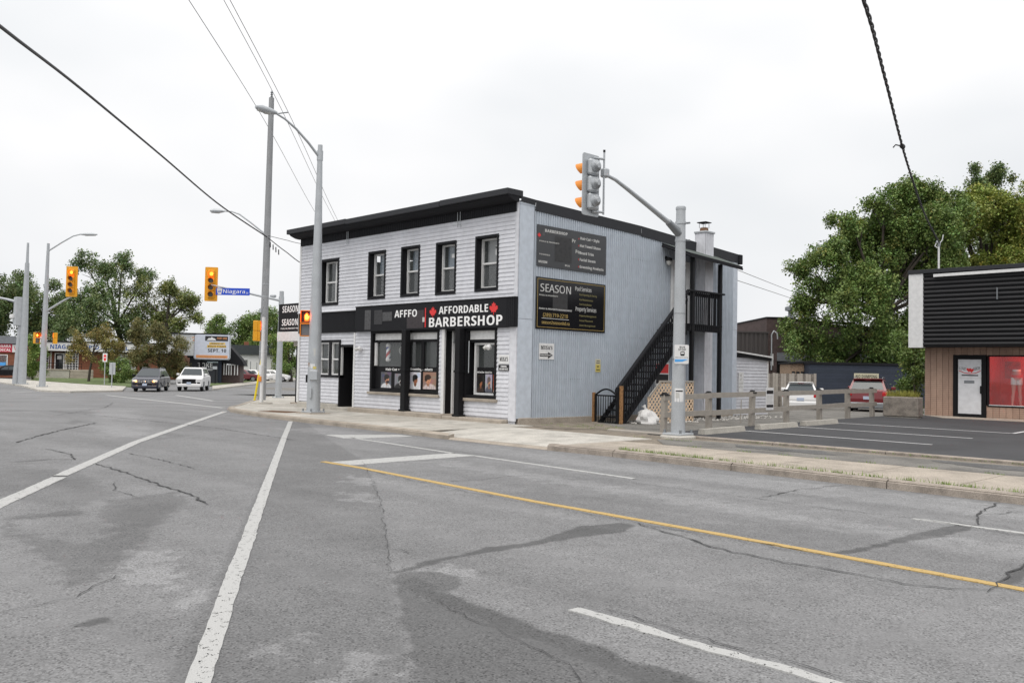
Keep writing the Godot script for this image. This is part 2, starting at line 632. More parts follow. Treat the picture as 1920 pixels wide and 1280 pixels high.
func near_road() -> void:
	var f := FastNoiseLite.new()
	f.seed = 23
	f.fractal_octaves = 5
	f.frequency = 0.008
	var a := f.get_image(1600, 800)
	f.seed = 24
	f.frequency = 0.05
	var c := f.get_image(1600, 800)
	f.seed = 25
	f.frequency = 0.02
	var st := f.get_image(200, 800)
	st.resize(1600, 800, Image.INTERPOLATE_BILINEAR)
	for im in [a, c, st]: im.convert(Image.FORMAT_L8)
	var da := a.get_data()
	var dc := c.get_data()
	var ds := st.get_data()
	var data := PackedFloat32Array()
	data.resize(1600 * 800)
	for k in 1600 * 800: data[k] = 0.735 + 0.0004 * da[k] + 0.0003 * dc[k] + 0.00038 * ds[k]
	var n := FastNoiseLite.new()
	n.seed = 5
	n.frequency = 0.3
	n.fractal_octaves = 4
	# lane laid in a smoother mix
	wear(data, P2([4.9, 8.55, 6.02, 9.24, 8.59, 10.86, 10.24, 11.98, 12.19, 13.34, 13.05, 13.93, 14.31, 14.77, 17.5, 16.9, 14.6, 16.2, 13.5, 15.75, 9.9, 13.5, -5.5, 3.95, -4.6, 3.9, 0.0, 6.2]), 0.91, 0.03, 0.02, n)
	wear(data, P2([12.20, 13.33, 12.26, 13.04, 12.60, 12.98, 12.82, 13.13, 12.95, 13.40, 13.46, 13.44, 13.95, 13.51, 14.44, 13.50, 14.85, 13.56, 15.32, 13.57, 16.8, 13.8, 16.8, 16.4, 14.43, 14.81, 13.49, 14.19, 12.82, 13.76]), 0.8, 0.025, 0.06, n)
	wear(data, P2([12.4, 13.25, 12.95, 13.42, 14.44, 13.52, 15.32, 13.6, 16.8, 13.85, 16.8, 14.1, 14.6, 13.75, 13.2, 13.62, 12.5, 13.5]), 0.9, 0.05, 0.08, n)
	wear(data, P2([8.03, 15.09, 7.44, 14.79, 7.47, 14.15, 7.94, 14.14, 7.04, 13.70, 6.64, 12.69, 7.79, 13.06, 8.98, 13.87, 10.22, 14.62, 10.93, 15.14, 11.03, 15.37, 10.23, 15.27, 8.86, 15.17]), 0.87, 0.06, 0.14, n)
	wear(data, P2([7.7, 13.2, 8.5, 13.7, 9.0, 14.0, 8.2, 14.05, 7.4, 13.6]), 0.94, 0.12, 0.2, n)
	wear(data, P2([7.76, 14.92, 7.79, 14.16, 8.70, 14.24, 9.25, 14.47, 9.50, 14.77, 9.04, 14.95, 8.46, 15.02]), 1.15, 0.08, 0.2, n)
	wear(data, P2([2.13, 13.58, 3.02, 13.37, 3.90, 12.96, 6.5, 13.4, 6.9, 13.7, 7.3, 14.15, 6.5, 14.5, 5.0, 14.6]), 0.91, 0.1, 0.2, n)
	# pale worn spots
	for p in [P2([10.05, 14.60, 10.14, 14.36, 11.13, 14.62, 11.42, 14.82, 11.07, 14.98, 10.61, 14.9]), P2([11.53, 14.82, 11.75, 14.68, 12.09, 14.86, 12.05, 15.01]), P2([13.70, 14.89, 13.62, 14.61, 13.95, 14.74, 14.24, 14.91, 14.03, 15.15]), P2([7.89, 10.98, 8.34, 10.79, 9.01, 11.22, 8.73, 11.46]), P2([6.6, 9.95, 7.1, 9.8, 7.6, 10.4, 7.2, 10.5]), P2([12.3, 13.0, 12.2, 12.7, 12.55, 12.8, 12.6, 12.95]), P2([13.1, 14.95, 13.2, 14.8, 13.45, 14.98, 13.3, 15.1])]:
		wear(data, p, 1.17, 0.06, 0.3, n)
	# strips polished by wheels along the lanes
	for q in [[5.6, 7.5, 26.0, 9.1, 0.55, 1.1], [5.7, 6.55, 26.0, 7.7, 0.3, 1.05], [-3.0, 5.1, 26.0, 5.7, 1.1, 1.11], [-14.0, 6.0, -2.0, 9.8, 1.3, 1.09], [6.2, 9.9, 26.0, 10.7, 0.3, 1.045], [7.0, 8.6, 26.0, 9.3, 0.3, 0.96], [3.0, 5.9, 26.0, 6.4, 0.25, 0.96], [-14.0, 3.5, -6.0, 4.3, 0.8, 1.06]]:
		var p0 := Vector2(q[0], q[1])
		var p1 := Vector2(q[2], q[3])
		var o := (p1 - p0).normalized().orthogonal() * float(q[4]) / 2.0
		wear(data, PackedVector2Array([p0 + o, p1 + o, p1 - o, p0 - o]), q[5], 0.22, 0.5, n)
	# tar run into the cracks
	for p in [P2([12.19, 13.34, 11.97, 12.81, 11.98, 12.45, 11.89, 11.98, 11.96, 11.48, 11.66, 10.43, 11.83, 9.93, 12.02, 9.97, 12.17, 10.44, 12.09, 11.01, 12.06, 11.76, 12.05, 12.38, 12.07, 12.70, 12.17, 12.96]),
			P2([14.04, 9.81, 14.16, 9.35, 14.18, 8.69, 14.17, 8.14, 14.23, 7.41, 14.25, 6.82, 14.47, 6.82, 14.46, 7.88, 14.32, 8.42, 14.28, 8.97, 14.2, 9.55]),
			P2([15.44, 8.53, 15.51, 9.29, 15.56, 9.80, 15.64, 9.8, 15.62, 9.2, 15.55, 8.5]), P2([12.05, 15.70, 12.01, 15.60, 12.03, 15.50, 12.11, 15.52, 12.16, 15.64, 12.10, 15.71])]:
		wear(data, p, 0.73, 0.025, 0.06, n)
	for p in [P2([-8.95, 8.75, -8.0, 8.95, -7.1, 9.5, -8.0, 9.35]), P2([-13.5, 6.9, -12.2, 7.0, -11.8, 7.6, -13.0, 7.5]), P2([-3.0, 8.6, -1.6, 8.9, -1.2, 9.7, -2.6, 9.5]), P2([14.5, 6.6, 15.6, 6.9, 15.3, 7.4, 14.5, 7.2])]:
		wear(data, p, 0.9, 0.1, 0.3, n)
	var bytes := PackedByteArray()
	bytes.resize(1600 * 800)
	for k in 1600 * 800: bytes[k] = int(clampf(data[k], 0.0, 1.0) * 255.0)
	var m: StandardMaterial3D = M.asphalt.duplicate()
	m.detail_albedo = ImageTexture.create_from_image(Image.create_from_data(1600, 800, false, Image.FORMAT_L8, bytes))
	m.albedo_color = col(0.34, 0.34, 0.345)
	m.uv2_triplanar = false
	m.uv2_world_triplanar = false
	m.uv2_scale = Vector3.ONE
	var g := G.new()
	for p in split(P2([-14, 2, 26, 2, 26, 22, -14, 22])): g.sheet(p, gy)
	var uv := PackedVector2Array()
	for q in g.v: uv.append(Vector2((q.x + 14.0) / 40.0, (q.z - 2.0) / 20.0))
	var arr := []
	arr.resize(Mesh.ARRAY_MAX)
	arr[Mesh.ARRAY_VERTEX] = g.v
	arr[Mesh.ARRAY_NORMAL] = g.n
	arr[Mesh.ARRAY_TEX_UV] = g.t
	arr[Mesh.ARRAY_TEX_UV2] = uv
	arr[Mesh.ARRAY_INDEX] = g.i
	var mesh := ArrayMesh.new()
	mesh.add_surface_from_arrays(Mesh.PRIMITIVE_TRIANGLES, arr)
	struct("road", mesh, m)

func build_ground() -> void:
	ground_sheet("ground", P2([-900, -900, 600, -900, 600, 500, -900, 500]), -0.03, M.earth)
	# the carriageway near the shop carries a picture of its wear; the rest of it goes on around
	for q in [[-170, -130, -14, 80], [26, -130, 70, 80], [-14, -130, 26, 2], [-14, 22, 26, 80]]:
		ground_sheet("road", P2([q[0], q[1], q[2], q[1], q[2], q[3], q[0], q[3]]), 0.0, M.asphalt)
	near_road()
	for c in [[P2([14.47, 6.82, 14.16, 6.02, 14.01, 4.79, 14.0, 4.6]), 0.03], [P2([14.2, 6.2, 14.4, 5.4, 14.9, 4.9]), 0.015], [P2([11.72, 6.80, 11.71, 6.21, 11.65, 5.64, 11.76, 4.88, 11.84, 4.5]), 0.022],
			[P2([11.95, 9.85, 13.34, 10.38, 14.18, 10.43, 14.83, 10.42, 15.18, 10.42, 15.64, 10.1]), 0.022], [P2([2.93, 12.39, 4.24, 12.46, 6.02, 12.64, 6.95, 12.68, 8.0, 12.9]), 0.03],
			[P2([-1.83, 12.28, -3.70, 11.23, -5.18, 10.31, -7.25, 8.85]), 0.05], [P2([1.46, 11.32, 2.84, 11.31, 4.68, 11.45]), 0.022], [P2([11.42, 12.77, 11.59, 12.74, 11.89, 12.74]), 0.012],
			[P2([9.68, 7.04, 10.77, 7.04, 11.76, 7.00, 12.84, 7.08, 13.79, 6.94, 15.01, 7.18, 20, 7.4]), 0.014], [P2([7.98, 9.20, 8.11, 8.69, 8.05, 7.97, 8.10, 7.54]), 0.016], [P2([7.73, 14.96, 7.71, 14.71, 7.73, 14.40, 7.79, 14.14]), 0.012],
			[P2([-0.13, 12.24, 1.12, 12.22, 2.09, 12.44, 1.86, 12.79, 1.97, 13.54]), 0.03], [P2([15.44, 8.53, 15.51, 9.29, 15.58, 9.80, 15.62, 10.2]), 0.02], [P2([12.02, 9.9, 12.9, 9.8, 14.04, 9.81]), 0.01],
			[P2([4.9, 8.6, 6.02, 9.26, 8.59, 10.88, 10.24, 12.0, 12.19, 13.36]), 0.006], [P2([13.0, 13.6, 13.8, 13.75, 14.6, 13.9, 15.0, 14.2]), 0.008], [P2([-14, 8, -9, 7.4, -4, 7.0, 0.5, 7.3]), 0.03], [P2([-22, 3, -16, 5.5, -11, 8.8]), 0.03],
			[P2([5.4, 13.0, 6.2, 13.3, 7.0, 13.3]), 0.014], [P2([14.0, 12.86, 14.6, 12.9, 15.3, 12.92, 16.5, 12.95]), 0.01], [P2([6.1, 9.35, 9, 9.72, 11.5, 9.82, 14, 9.9, 16.5, 10.0]), 0.012], [P2([10.9, 15.0, 11.4, 15.5, 11.5, 16.2]), 0.008]]:
		crack(c[0], c[1])
	# paint
	stripe("road_marking", P2([17.6, 18.2, 13.55, 15.59, 11.32, 14.24, 9.93, 13.38]), 0.128, M.paint_white)
	stripe("road_marking", P2([9.92, 13.385, 6.2, 11.11, 0.3, 7.5, -5.61, 3.86]), 0.125, M.paint_white)
	stripe("road_marking", P2([10.0, 16.7, 6.52, 14.70, 4.4, 13.42]), 0.2, M.paint_white)
	stripe("road_marking", P2([4.22, 13.34, -0.8, 10.29, -6.2, 6.65, -11.55, 3.0]), 0.19, M.paint_white)
	stripe("road_marking", P2([4.62, 9.2, 5.78, 9.22, 10.12, 9.60, 12.87, 9.70, 15.77, 9.86, 26.0, 10.3]), 0.11, M.paint_yellow)
	ground_sheet("road_marking", ragged(P2([4.76, 9.12, 4.66, 6.36, 5.30, 6.2, 5.38, 9.12]), 0.2, 0.012), 0.0085, M.paint_white)
	ground_sheet("road_marking", ragged(P2([-0.55, 5.86, 0.29, 4.3, 0.85, 4.32, 0.75, 5.69, 0.50, 6.05]), 0.2, 0.012), 0.0085, M.paint_white)
	stripe("road_marking", P2([0.40, 5.8, 4.66, 6.28]), 0.1, M.paint_white)
	stripe("road_marking", P2([5.32, 6.27, 9.41, 6.63]), 0.1, M.paint_white)
	stripe("road_marking", P2([13.79, 6.98, 20.0, 7.1]), 0.1, M.paint_white)
	stripe("road_marking", P2([13.86, 13.03, 14.27, 13.03, 15.26, 13.06, 15.95, 13.06, 18.5, 13.1]), 0.105, M.paint_white, 0.02)
	stripe("road_marking", P2([-36.5, -1.96, -14.65, 1.49]), 0.2, M.paint_white)
	stripe("road_marking", P2([-36.6, -6.2, -24.0, -2.6]), 0.2, M.paint_white)
	stripe("road_marking", P2([-50.5, -2.9, -43.0, 1.5]), 0.2, M.paint_white)

	build_pavement()
	# far corner beyond the crossing
	ground_sheet("pavement", P2([-90.2, -7.0, -72.5, -5.5, -60.9, -4.1, -46.8, -1.4, -43.3, -2.1, -47.5, -7.0, -57.9, -11.2, -65.1, -10.4, -80.6, -10.5, -91.4, -10.4, -108.5, -11.2]), 0.12, M.concrete_new, 0.16)
	ground_sheet("grass_bank", P2([-85.8, -11.8, -68.1, -11.4, -58.7, -12.0, -76.1, -19.6, -102.9, -28.6, -108.6, -24.4, -109.8, -18.8]), 0.1, M.turf, 0.1)
	ground_sheet("pavement", P2([-50.0, -15.0, -64.7, -25.6, -89.8, -44.9, -133.6, -79.8, -175.3, -106.7, -111.3, -57.4, -76.3, -31.6, -60.2, -19.9]), 0.12, M.concrete, 0.16)
	ground_sheet("grass_bank", P2([-62.0, -20.5, -78.8, -32.9, -115.6, -59.9, -184.3, -112.4, -217.9, -134.0, -145.2, -77.1, -104.3, -47.1, -84.4, -32.5, -75.0, -26.6]), 0.1, M.turf, 0.1)

func build_pavement() -> void:
	var kl := kerb_line()
	# base under the slabs
	var base := PackedVector2Array(kl.slice(0))
	base.append_array(P2([40, -0.3, 6.6, -0.1, 4.3, -0.5, 4.3, -1.2, 0.05, -1.2, 0.05, 0.02, -11.78, 0.02, -11.78, -16, -29, -18]))
	var apron := P2([0.82, 2.44, 5.49, 2.44, 5.49, 4.6, 0.82, 4.6])
	for q in Geometry2D.clip_polygons(base, apron): ground_sheet("pavement_bed", q, 0.116, M.dirt)
	var pave := group_struct("pavement")
	var fy := func(x: float, z: float) -> float: return gy(x, z) + 0.13
	# slabs in front of the shop, on the dropped crossing and along the kerb to the right
	var cuts := [-29.0, -27.0, -25.0, -23.0, -21.0, -19.2, -17.4, -15.6, -13.8, -12.0, -10.4, -8.8, -7.2, -5.6, -4.0, -2.4, -0.8, 0.8, 2.4, 4.0, 5.5, 7.05, 8.6, 10.2, 11.75, 13.3, 14.9, 16.5, 18.1, 19.7, 21.3, 23.0, 25.0, 27.0]
	for k in cuts.size() - 1:
		var x0: float = cuts[k] + 0.009
		var x1: float = cuts[k + 1] - 0.009
		var bands := [[-18.0, -6.0], [-6.0, -3.0], [-3.0, -0.4], [-0.4, 1.9], [1.9, 6.0]] if x1 < -11.9 else [[0.04, 1.75], [1.75, 6.0]] if x1 < 0.9 else [[0.95, 2.45], [2.45, 6.0]] if x1 < 5.6 else [[2.1, 6.0]]
		for bd in bands:
			var cell := PackedVector2Array([Vector2(x0, bd[0] + 0.006), Vector2(x1, bd[0] + 0.006), Vector2(x1, bd[1] - 0.006), Vector2(x0, bd[1] - 0.006)])
			var limit := PackedVector2Array()
			for q in kl: limit.append(q + Vector2(0, -0.19) if q.x > -12 else q + Vector2(0.1, -0.17))
			limit.append_array(P2([40, -40, -11.8, -40, -11.8, -12, -29, -18]))
			for c in Geometry2D.intersect_polygons(cell, limit):
				var g := G.new()
				var top := fy
				if x1 > 0.9 and x1 < 5.6 and bd[0] > 2.0: top = func(_x: float, z: float) -> float: return lerpf(0.13, 0.052, clampf((z - 2.45) / 1.5, 0.0, 1.0))
				for piece in split(c): g.sheet(piece, top, 0.1)
				var m: Material = M.concrete_tan if x1 > 5.6 else M.concrete_new if (k % 3 == 0 or x1 > 0.9) else M.concrete
				part(pave, "slab", g, m)
	# kerb stones
	var kerb := group_struct("kerb")
	for k in kl.size() - 1:
		var a := kl[k]
		var c := kl[k + 1]
		var len := a.distance_to(c)
		var cnt := maxi(1, int(round(len / 2.4)))
		for j in cnt:
			var p := a.lerp(c, float(j) / cnt)
			var q := a.lerp(c, float(j + 1) / cnt)
			var d := (q - p).normalized()
			var o := Vector2(d.y, -d.x) * 0.17
			p += d * 0.008
			q -= d * 0.008
			var hp := 0.05 if p.x > 1.2 and q.x < 5.6 else 0.135
			var g := G.new()
			var ya := gy(p.x, p.y)
			var yb := gy(q.x, q.y)
			var lo := o * 0.25
			var front := 0.04
			var fp := p - o * 0.1
			var fq := q - o * 0.1
			var tp := p + o * front / 0.17
			var tq := q + o * front / 0.17
			var rise := 0.04
			# rounded front: face, shoulder, top
			g.quad(V(fp.x, ya - 0.05, fp.y), V(fq.x, yb - 0.05, fq.y), V(fq.x, yb + hp - rise, fq.y), V(fp.x, ya + hp - rise, fp.y))
			g.quad(V(fp.x, ya + hp - rise, fp.y), V(fq.x, yb + hp - rise, fq.y), V(tq.x, yb + hp, tq.y), V(tp.x, ya + hp, tp.y))
			g.quad(V(tp.x, ya + hp, tp.y), V(tq.x, yb + hp, tq.y), V(q.x + o.x, yb + hp, q.y + o.y), V(p.x + o.x, ya + hp, p.y + o.y))
			g.quad(V(fq.x, yb - 0.05, fq.y), V(q.x + o.x, yb - 0.05, q.y + o.y), V(q.x + o.x, yb + hp, q.y + o.y), V(fq.x, yb + hp - rise, fq.y))
			g.quad(V(p.x + o.x, ya - 0.05, p.y + o.y), V(fp.x, ya - 0.05, fp.y), V(fp.x, ya + hp - rise, fp.y), V(p.x + o.x, ya + hp, p.y + o.y))
			part(kerb, "kerb_stone", g, M.kerb if p.x > 5.0 else M.concrete_tan)
	# strip of old asphalt and dirt between pavement and parking, the yard and the parking lot
	struct("verge", G.new().sheet(ragged(P2([6.2, 0.35, 40, -0.25, 40, 2.05, 6.6, 2.05, 5.6, 0.9]), 0.4, 0.02), func(_x: float, _z: float) -> float: return 0.126), M.drive)
	for p in [P2([11.5, 0.5, 13.2, 0.3, 14.5, 0.9, 12.6, 1.2]), P2([7.5, 0.7, 9.5, 0.5, 10, 1.2, 8, 1.3])]:
		struct("worn_asphalt", G.new().sheet(ragged(p, 0.2, 0.08), func(_x: float, _z: float) -> float: return 0.130), M.asphalt_dark)
	var yd := G.new()
	for zz in [[0.95, -13.0], [-13.0, -32.0], [-32.0, -75.0]]:
		yd.sheet(P2([0.0 if zz[0] > -12 else -40.0, zz[0], 6.2 if zz[0] > -12 else 40.0, zz[0], 6.2 if zz[0] > -12 else 40.0, zz[1], 0.0 if zz[0] > -12 else -40.0, zz[1]]), func(x: float, z: float) -> float: return yard(x, z) + 0.006)
	yd.sheet(P2([-40, -11.4, 0, -11.4, 0, -13.0, -40, -13.0]), func(x: float, z: float) -> float: return yard(x, z) + 0.006)
	struct("yard", yd, M.drive)
	struct("dirt_patch", G.new().sheet(ragged(P2([0.05, -0.1, 1.6, 0.3, 2.6, -0.3, 3.0, -1.3, 2.0, -2.0, 0.1, -3.3]), 0.3, 0.08), func(_x: float, _z: float) -> float: return 0.126), M.dirt)
	struct("parking_lot", G.new().sheet(P2([4.45, -0.25, 40, -0.25, 40, -15.6, 4.9, -15.6, 4.45, -13.2]), func(x: float, z: float) -> float: return lot_y(x, z) + 0.004, 0.2), M.lot)
	struct("pavement", G.new().sheet(P2([5.25, -15.68, 40, -15.68, 40, -14.5, 6.3, -14.5]), func(x: float, z: float) -> float: return lot_y(x, z) + 0.02, 0.06), M.concrete_tan)
	var lk := group_struct("kerb")
	var x := 3.1
	for len in [2.2, 2.6, 2.5, 2.7, 2.6, 2.5, 2.6, 2.7, 2.5, 2.6]:
		part(lk, "kerb_stone", bb(x, 0.02, -0.36 if x > 4 else -0.5, x + len - 0.015, 0.175, -0.22 if x > 4 else -0.3, 0.02), M.kerb if x > 4 else M.wood_grey)
		x += len
	for l in [[5.35, -3.25, 10.25, -3.05], [5.35, -5.9, 10.2, -5.75], [5.35, -8.6, 10.35, -8.5]]:
		lot_stripe(Vector2(l[0], l[1]), Vector2(l[2], l[3]), 0.1)
	lot_stripe(Vector2(10.3, -8.5), Vector2(10.2, -12.4), 0.1)

func lot_stripe(a: Vector2, c: Vector2, w: float) -> void:
	var o := (c - a).normalized().orthogonal() * w / 2.0
	struct("parking_line", G.new().sheet(PackedVector2Array([a + o, c + o, c - o, a - o]), func(x: float, z: float) -> float: return lot_y(x, z) + 0.009), M.paint_lot)

# ---------------------------------------------------------------- the barbershop building
# horizontal siding boards on a wall facing +z of the parent, openings = [x0, x1, y0, y1]
func siding(parent: Node3D, x0: float, x1: float, y0: float, y1: float, z: float, holes: Array, pitch := 0.123, material: Material = null) -> void:
	if not shared.has("board"):
		var g := G.new()
		# unit length, unit pitch drawn at 0.123 m; bottom edge proud, top tucked in
		var h := 0.123
		g.quad(V(0, 0.0, 0.024), V(1, 0.0, 0.024), V(1, h, 0.003), V(0, h, 0.003))
		g.quad(V(0, 0.0, -0.004), V(1, 0.0, -0.004), V(1, 0.0, 0.024), V(0, 0.0, 0.024))
		g.quad(V(1, 0.0, 0.024), V(1, 0.0, -0.004), V(1, h, -0.004), V(1, h, 0.003))
		g.quad(V(0, 0.0, -0.004), V(0, 0.0, 0.024), V(0, h, 0.003), V(0, h, -0.004))
		g.quad(V(0, h, 0.004), V(1, h, 0.004), V(1, h, -0.004), V(0, h, -0.004))
		shared.board = g.mesh()
	var y := y0
	while y < y1 - 0.01:
		var top := minf(y + pitch, y1)
		var mid := (y + top) / 2.0
		var runs := [[x0, x1]]
		for hole in holes:
			if mid > hole[2] and mid < hole[3]:
				var next := []
				for r in runs:
					if hole[1] <= r[0] or hole[0] >= r[1]:
						next.append(r)
					else:
						if hole[0] > r[0]: next.append([r[0], hole[0]])
						if hole[1] < r[1]: next.append([hole[1], r[1]])
				runs = next
		for r in runs:
			if r[1] - r[0] < 0.03: continue
			var o := part(parent, "siding_board", shared.board, material if material else M.boards[rng.randi() % 4], V(r[0], y, z + rng.randf_range(-0.0015, 0.0015)))
			o.scale = V(r[1] - r[0], (top - y) / 0.123, 1)
			o.rotation_degrees.z = rng.randf_range(-0.03, 0.03)
		y = top

# flat wall with rectangular holes, one mesh
func pierced(x0: float, x1: float, y0: float, y1: float, z: float, holes: Array) -> G:
	var xs := [x0, x1]
	var ys := [y0, y1]
	for h in holes:
		xs.append_array([clampf(h[0], x0, x1), clampf(h[1], x0, x1)])
		ys.append_array([clampf(h[2], y0, y1), clampf(h[3], y0, y1)])
	xs.sort()
	ys.sort()
	var g := G.new()
	for a in xs.size() - 1:
		for c in ys.size() - 1:
			if xs[a + 1] - xs[a] < 1e-4 or ys[c + 1] - ys[c] < 1e-4: continue
			var mx: float = (xs[a] + xs[a + 1]) / 2.0
			var my: float = (ys[c] + ys[c + 1]) / 2.0
			var free := true
			for h in holes:
				if mx > h[0] and mx < h[1] and my > h[2] and my < h[3]: free = false
			if free: g.quad(V(xs[a], ys[c], z), V(xs[a + 1], ys[c], z), V(xs[a + 1], ys[c + 1], z), V(xs[a], ys[c + 1], z))
	return g

# four sided frame in the x,y plane from z0 back to z1
func frame(x0: float, x1: float, y0: float, y1: float, w: float, z0: float, z1: float) -> G:
	var g := G.new()
	g.box(V(x0, y0, z1), V(x0 + w, y1, z0))
	g.box(V(x1 - w, y0, z1), V(x1, y1, z0))
	g.box(V(x0 + w, y0, z1), V(x1 - w, y0 + w, z0))
	g.box(V(x0 + w, y1 - w, z1), V(x1 - w, y1, z0))
	return g

func sash_window(parent: Node3D, x0: float, x1: float, y0: float, y1: float, deep: float, blind: Material, wide := false) -> void:
	# black casing lining the opening, white double hung sash set back in it
	var w := part(parent, "window", frame(x0, x1, y0, y1, 0.07, 0.035, -deep), M.black_soft)
	var ix0 := x0 + 0.075
	var ix1 := x1 - 0.075
	var iy0 := y0 + 0.11
	var iy1 := y1 - 0.075
	part(w, "sill", b(ix0 - 0.005, y0 + 0.065, -deep, ix1 + 0.005, iy0, -0.02), M.black_soft)
	if wide: ix0 += 0.1
	part(w, "sash_frame", frame(ix0, ix1, iy0, iy1, 0.045, -deep + 0.1, -deep + 0.02), M.white)
	var mid := (iy0 + iy1) / 2.0
	part(w, "meeting_rail", bb(ix0 + 0.046, mid - 0.028, -deep + 0.02, ix1 - 0.046, mid + 0.028, -deep + 0.085, 0.006), M.white)
	if wide:
		var mx := lerpf(ix0, ix1, 0.62)
		part(w, "mullion", b(mx - 0.03, iy0 + 0.046, -deep + 0.03, mx + 0.03, iy1 - 0.046, -deep + 0.095), M.white)
	part(w, "glass_pane", b(ix0 + 0.046, iy0 + 0.046, -deep + 0.040, ix1 - 0.046, iy1 - 0.046, -deep + 0.044), M.glass)
	part(w, "insect_screen", b(ix0 + 0.05, iy0 + 0.05, -deep + 0.024, ix1 - 0.05, mid - 0.03, -deep + 0.028), M.screen)
	if blind: part(w, "roller_blind", b(ix0 + 0.06, mid - 0.1, -deep - 0.12, ix1 - 0.06, iy1 - 0.02, -deep - 0.11), blind)

func cornice_shape(prof: Array, x0: float, x1: float) -> G:
	# profile of (z, y) swept along x
	var poly := PackedVector2Array()
	for p in prof: poly.append(Vector2(-p[0], p[1]))
	var g := G.new().prism(poly, x0, x1)
	# prism runs along z; turn it so that it runs along x
	for k in g.v.size():
		var q := g.v[k]
		g.v[k] = V(q.z, q.y, -q.x)
		var m := g.n[k]
		g.n[k] = V(m.z, m.y, -m.x)
	return g

func fluted(x0: float, x1: float, y0: float, y1: float, z: float, depth: float, pitch: float) -> G:
	# vertical ribs facing +z
	var g := G.new()
	var cnt := int(round((x1 - x0) / pitch))
	var p := (x1 - x0) / cnt
	for k in cnt:
		var a := x0 + p * k
		var zz := [z, z, z - depth, z - depth, z]
		var xx := [a, a + p * 0.55, a + p * 0.65, a + p * 0.9, a + p]
		for j in 4: g.quad(V(xx[j], y0, zz[j]), V(xx[j + 1], y0, zz[j + 1]), V(xx[j + 1], y1, zz[j + 1]), V(xx[j], y1, zz[j]))
	return g

func streaked(m: StandardMaterial3D) -> StandardMaterial3D:
	m.uv2_scale = V(0.55, 0.05, 0.55)
	return m

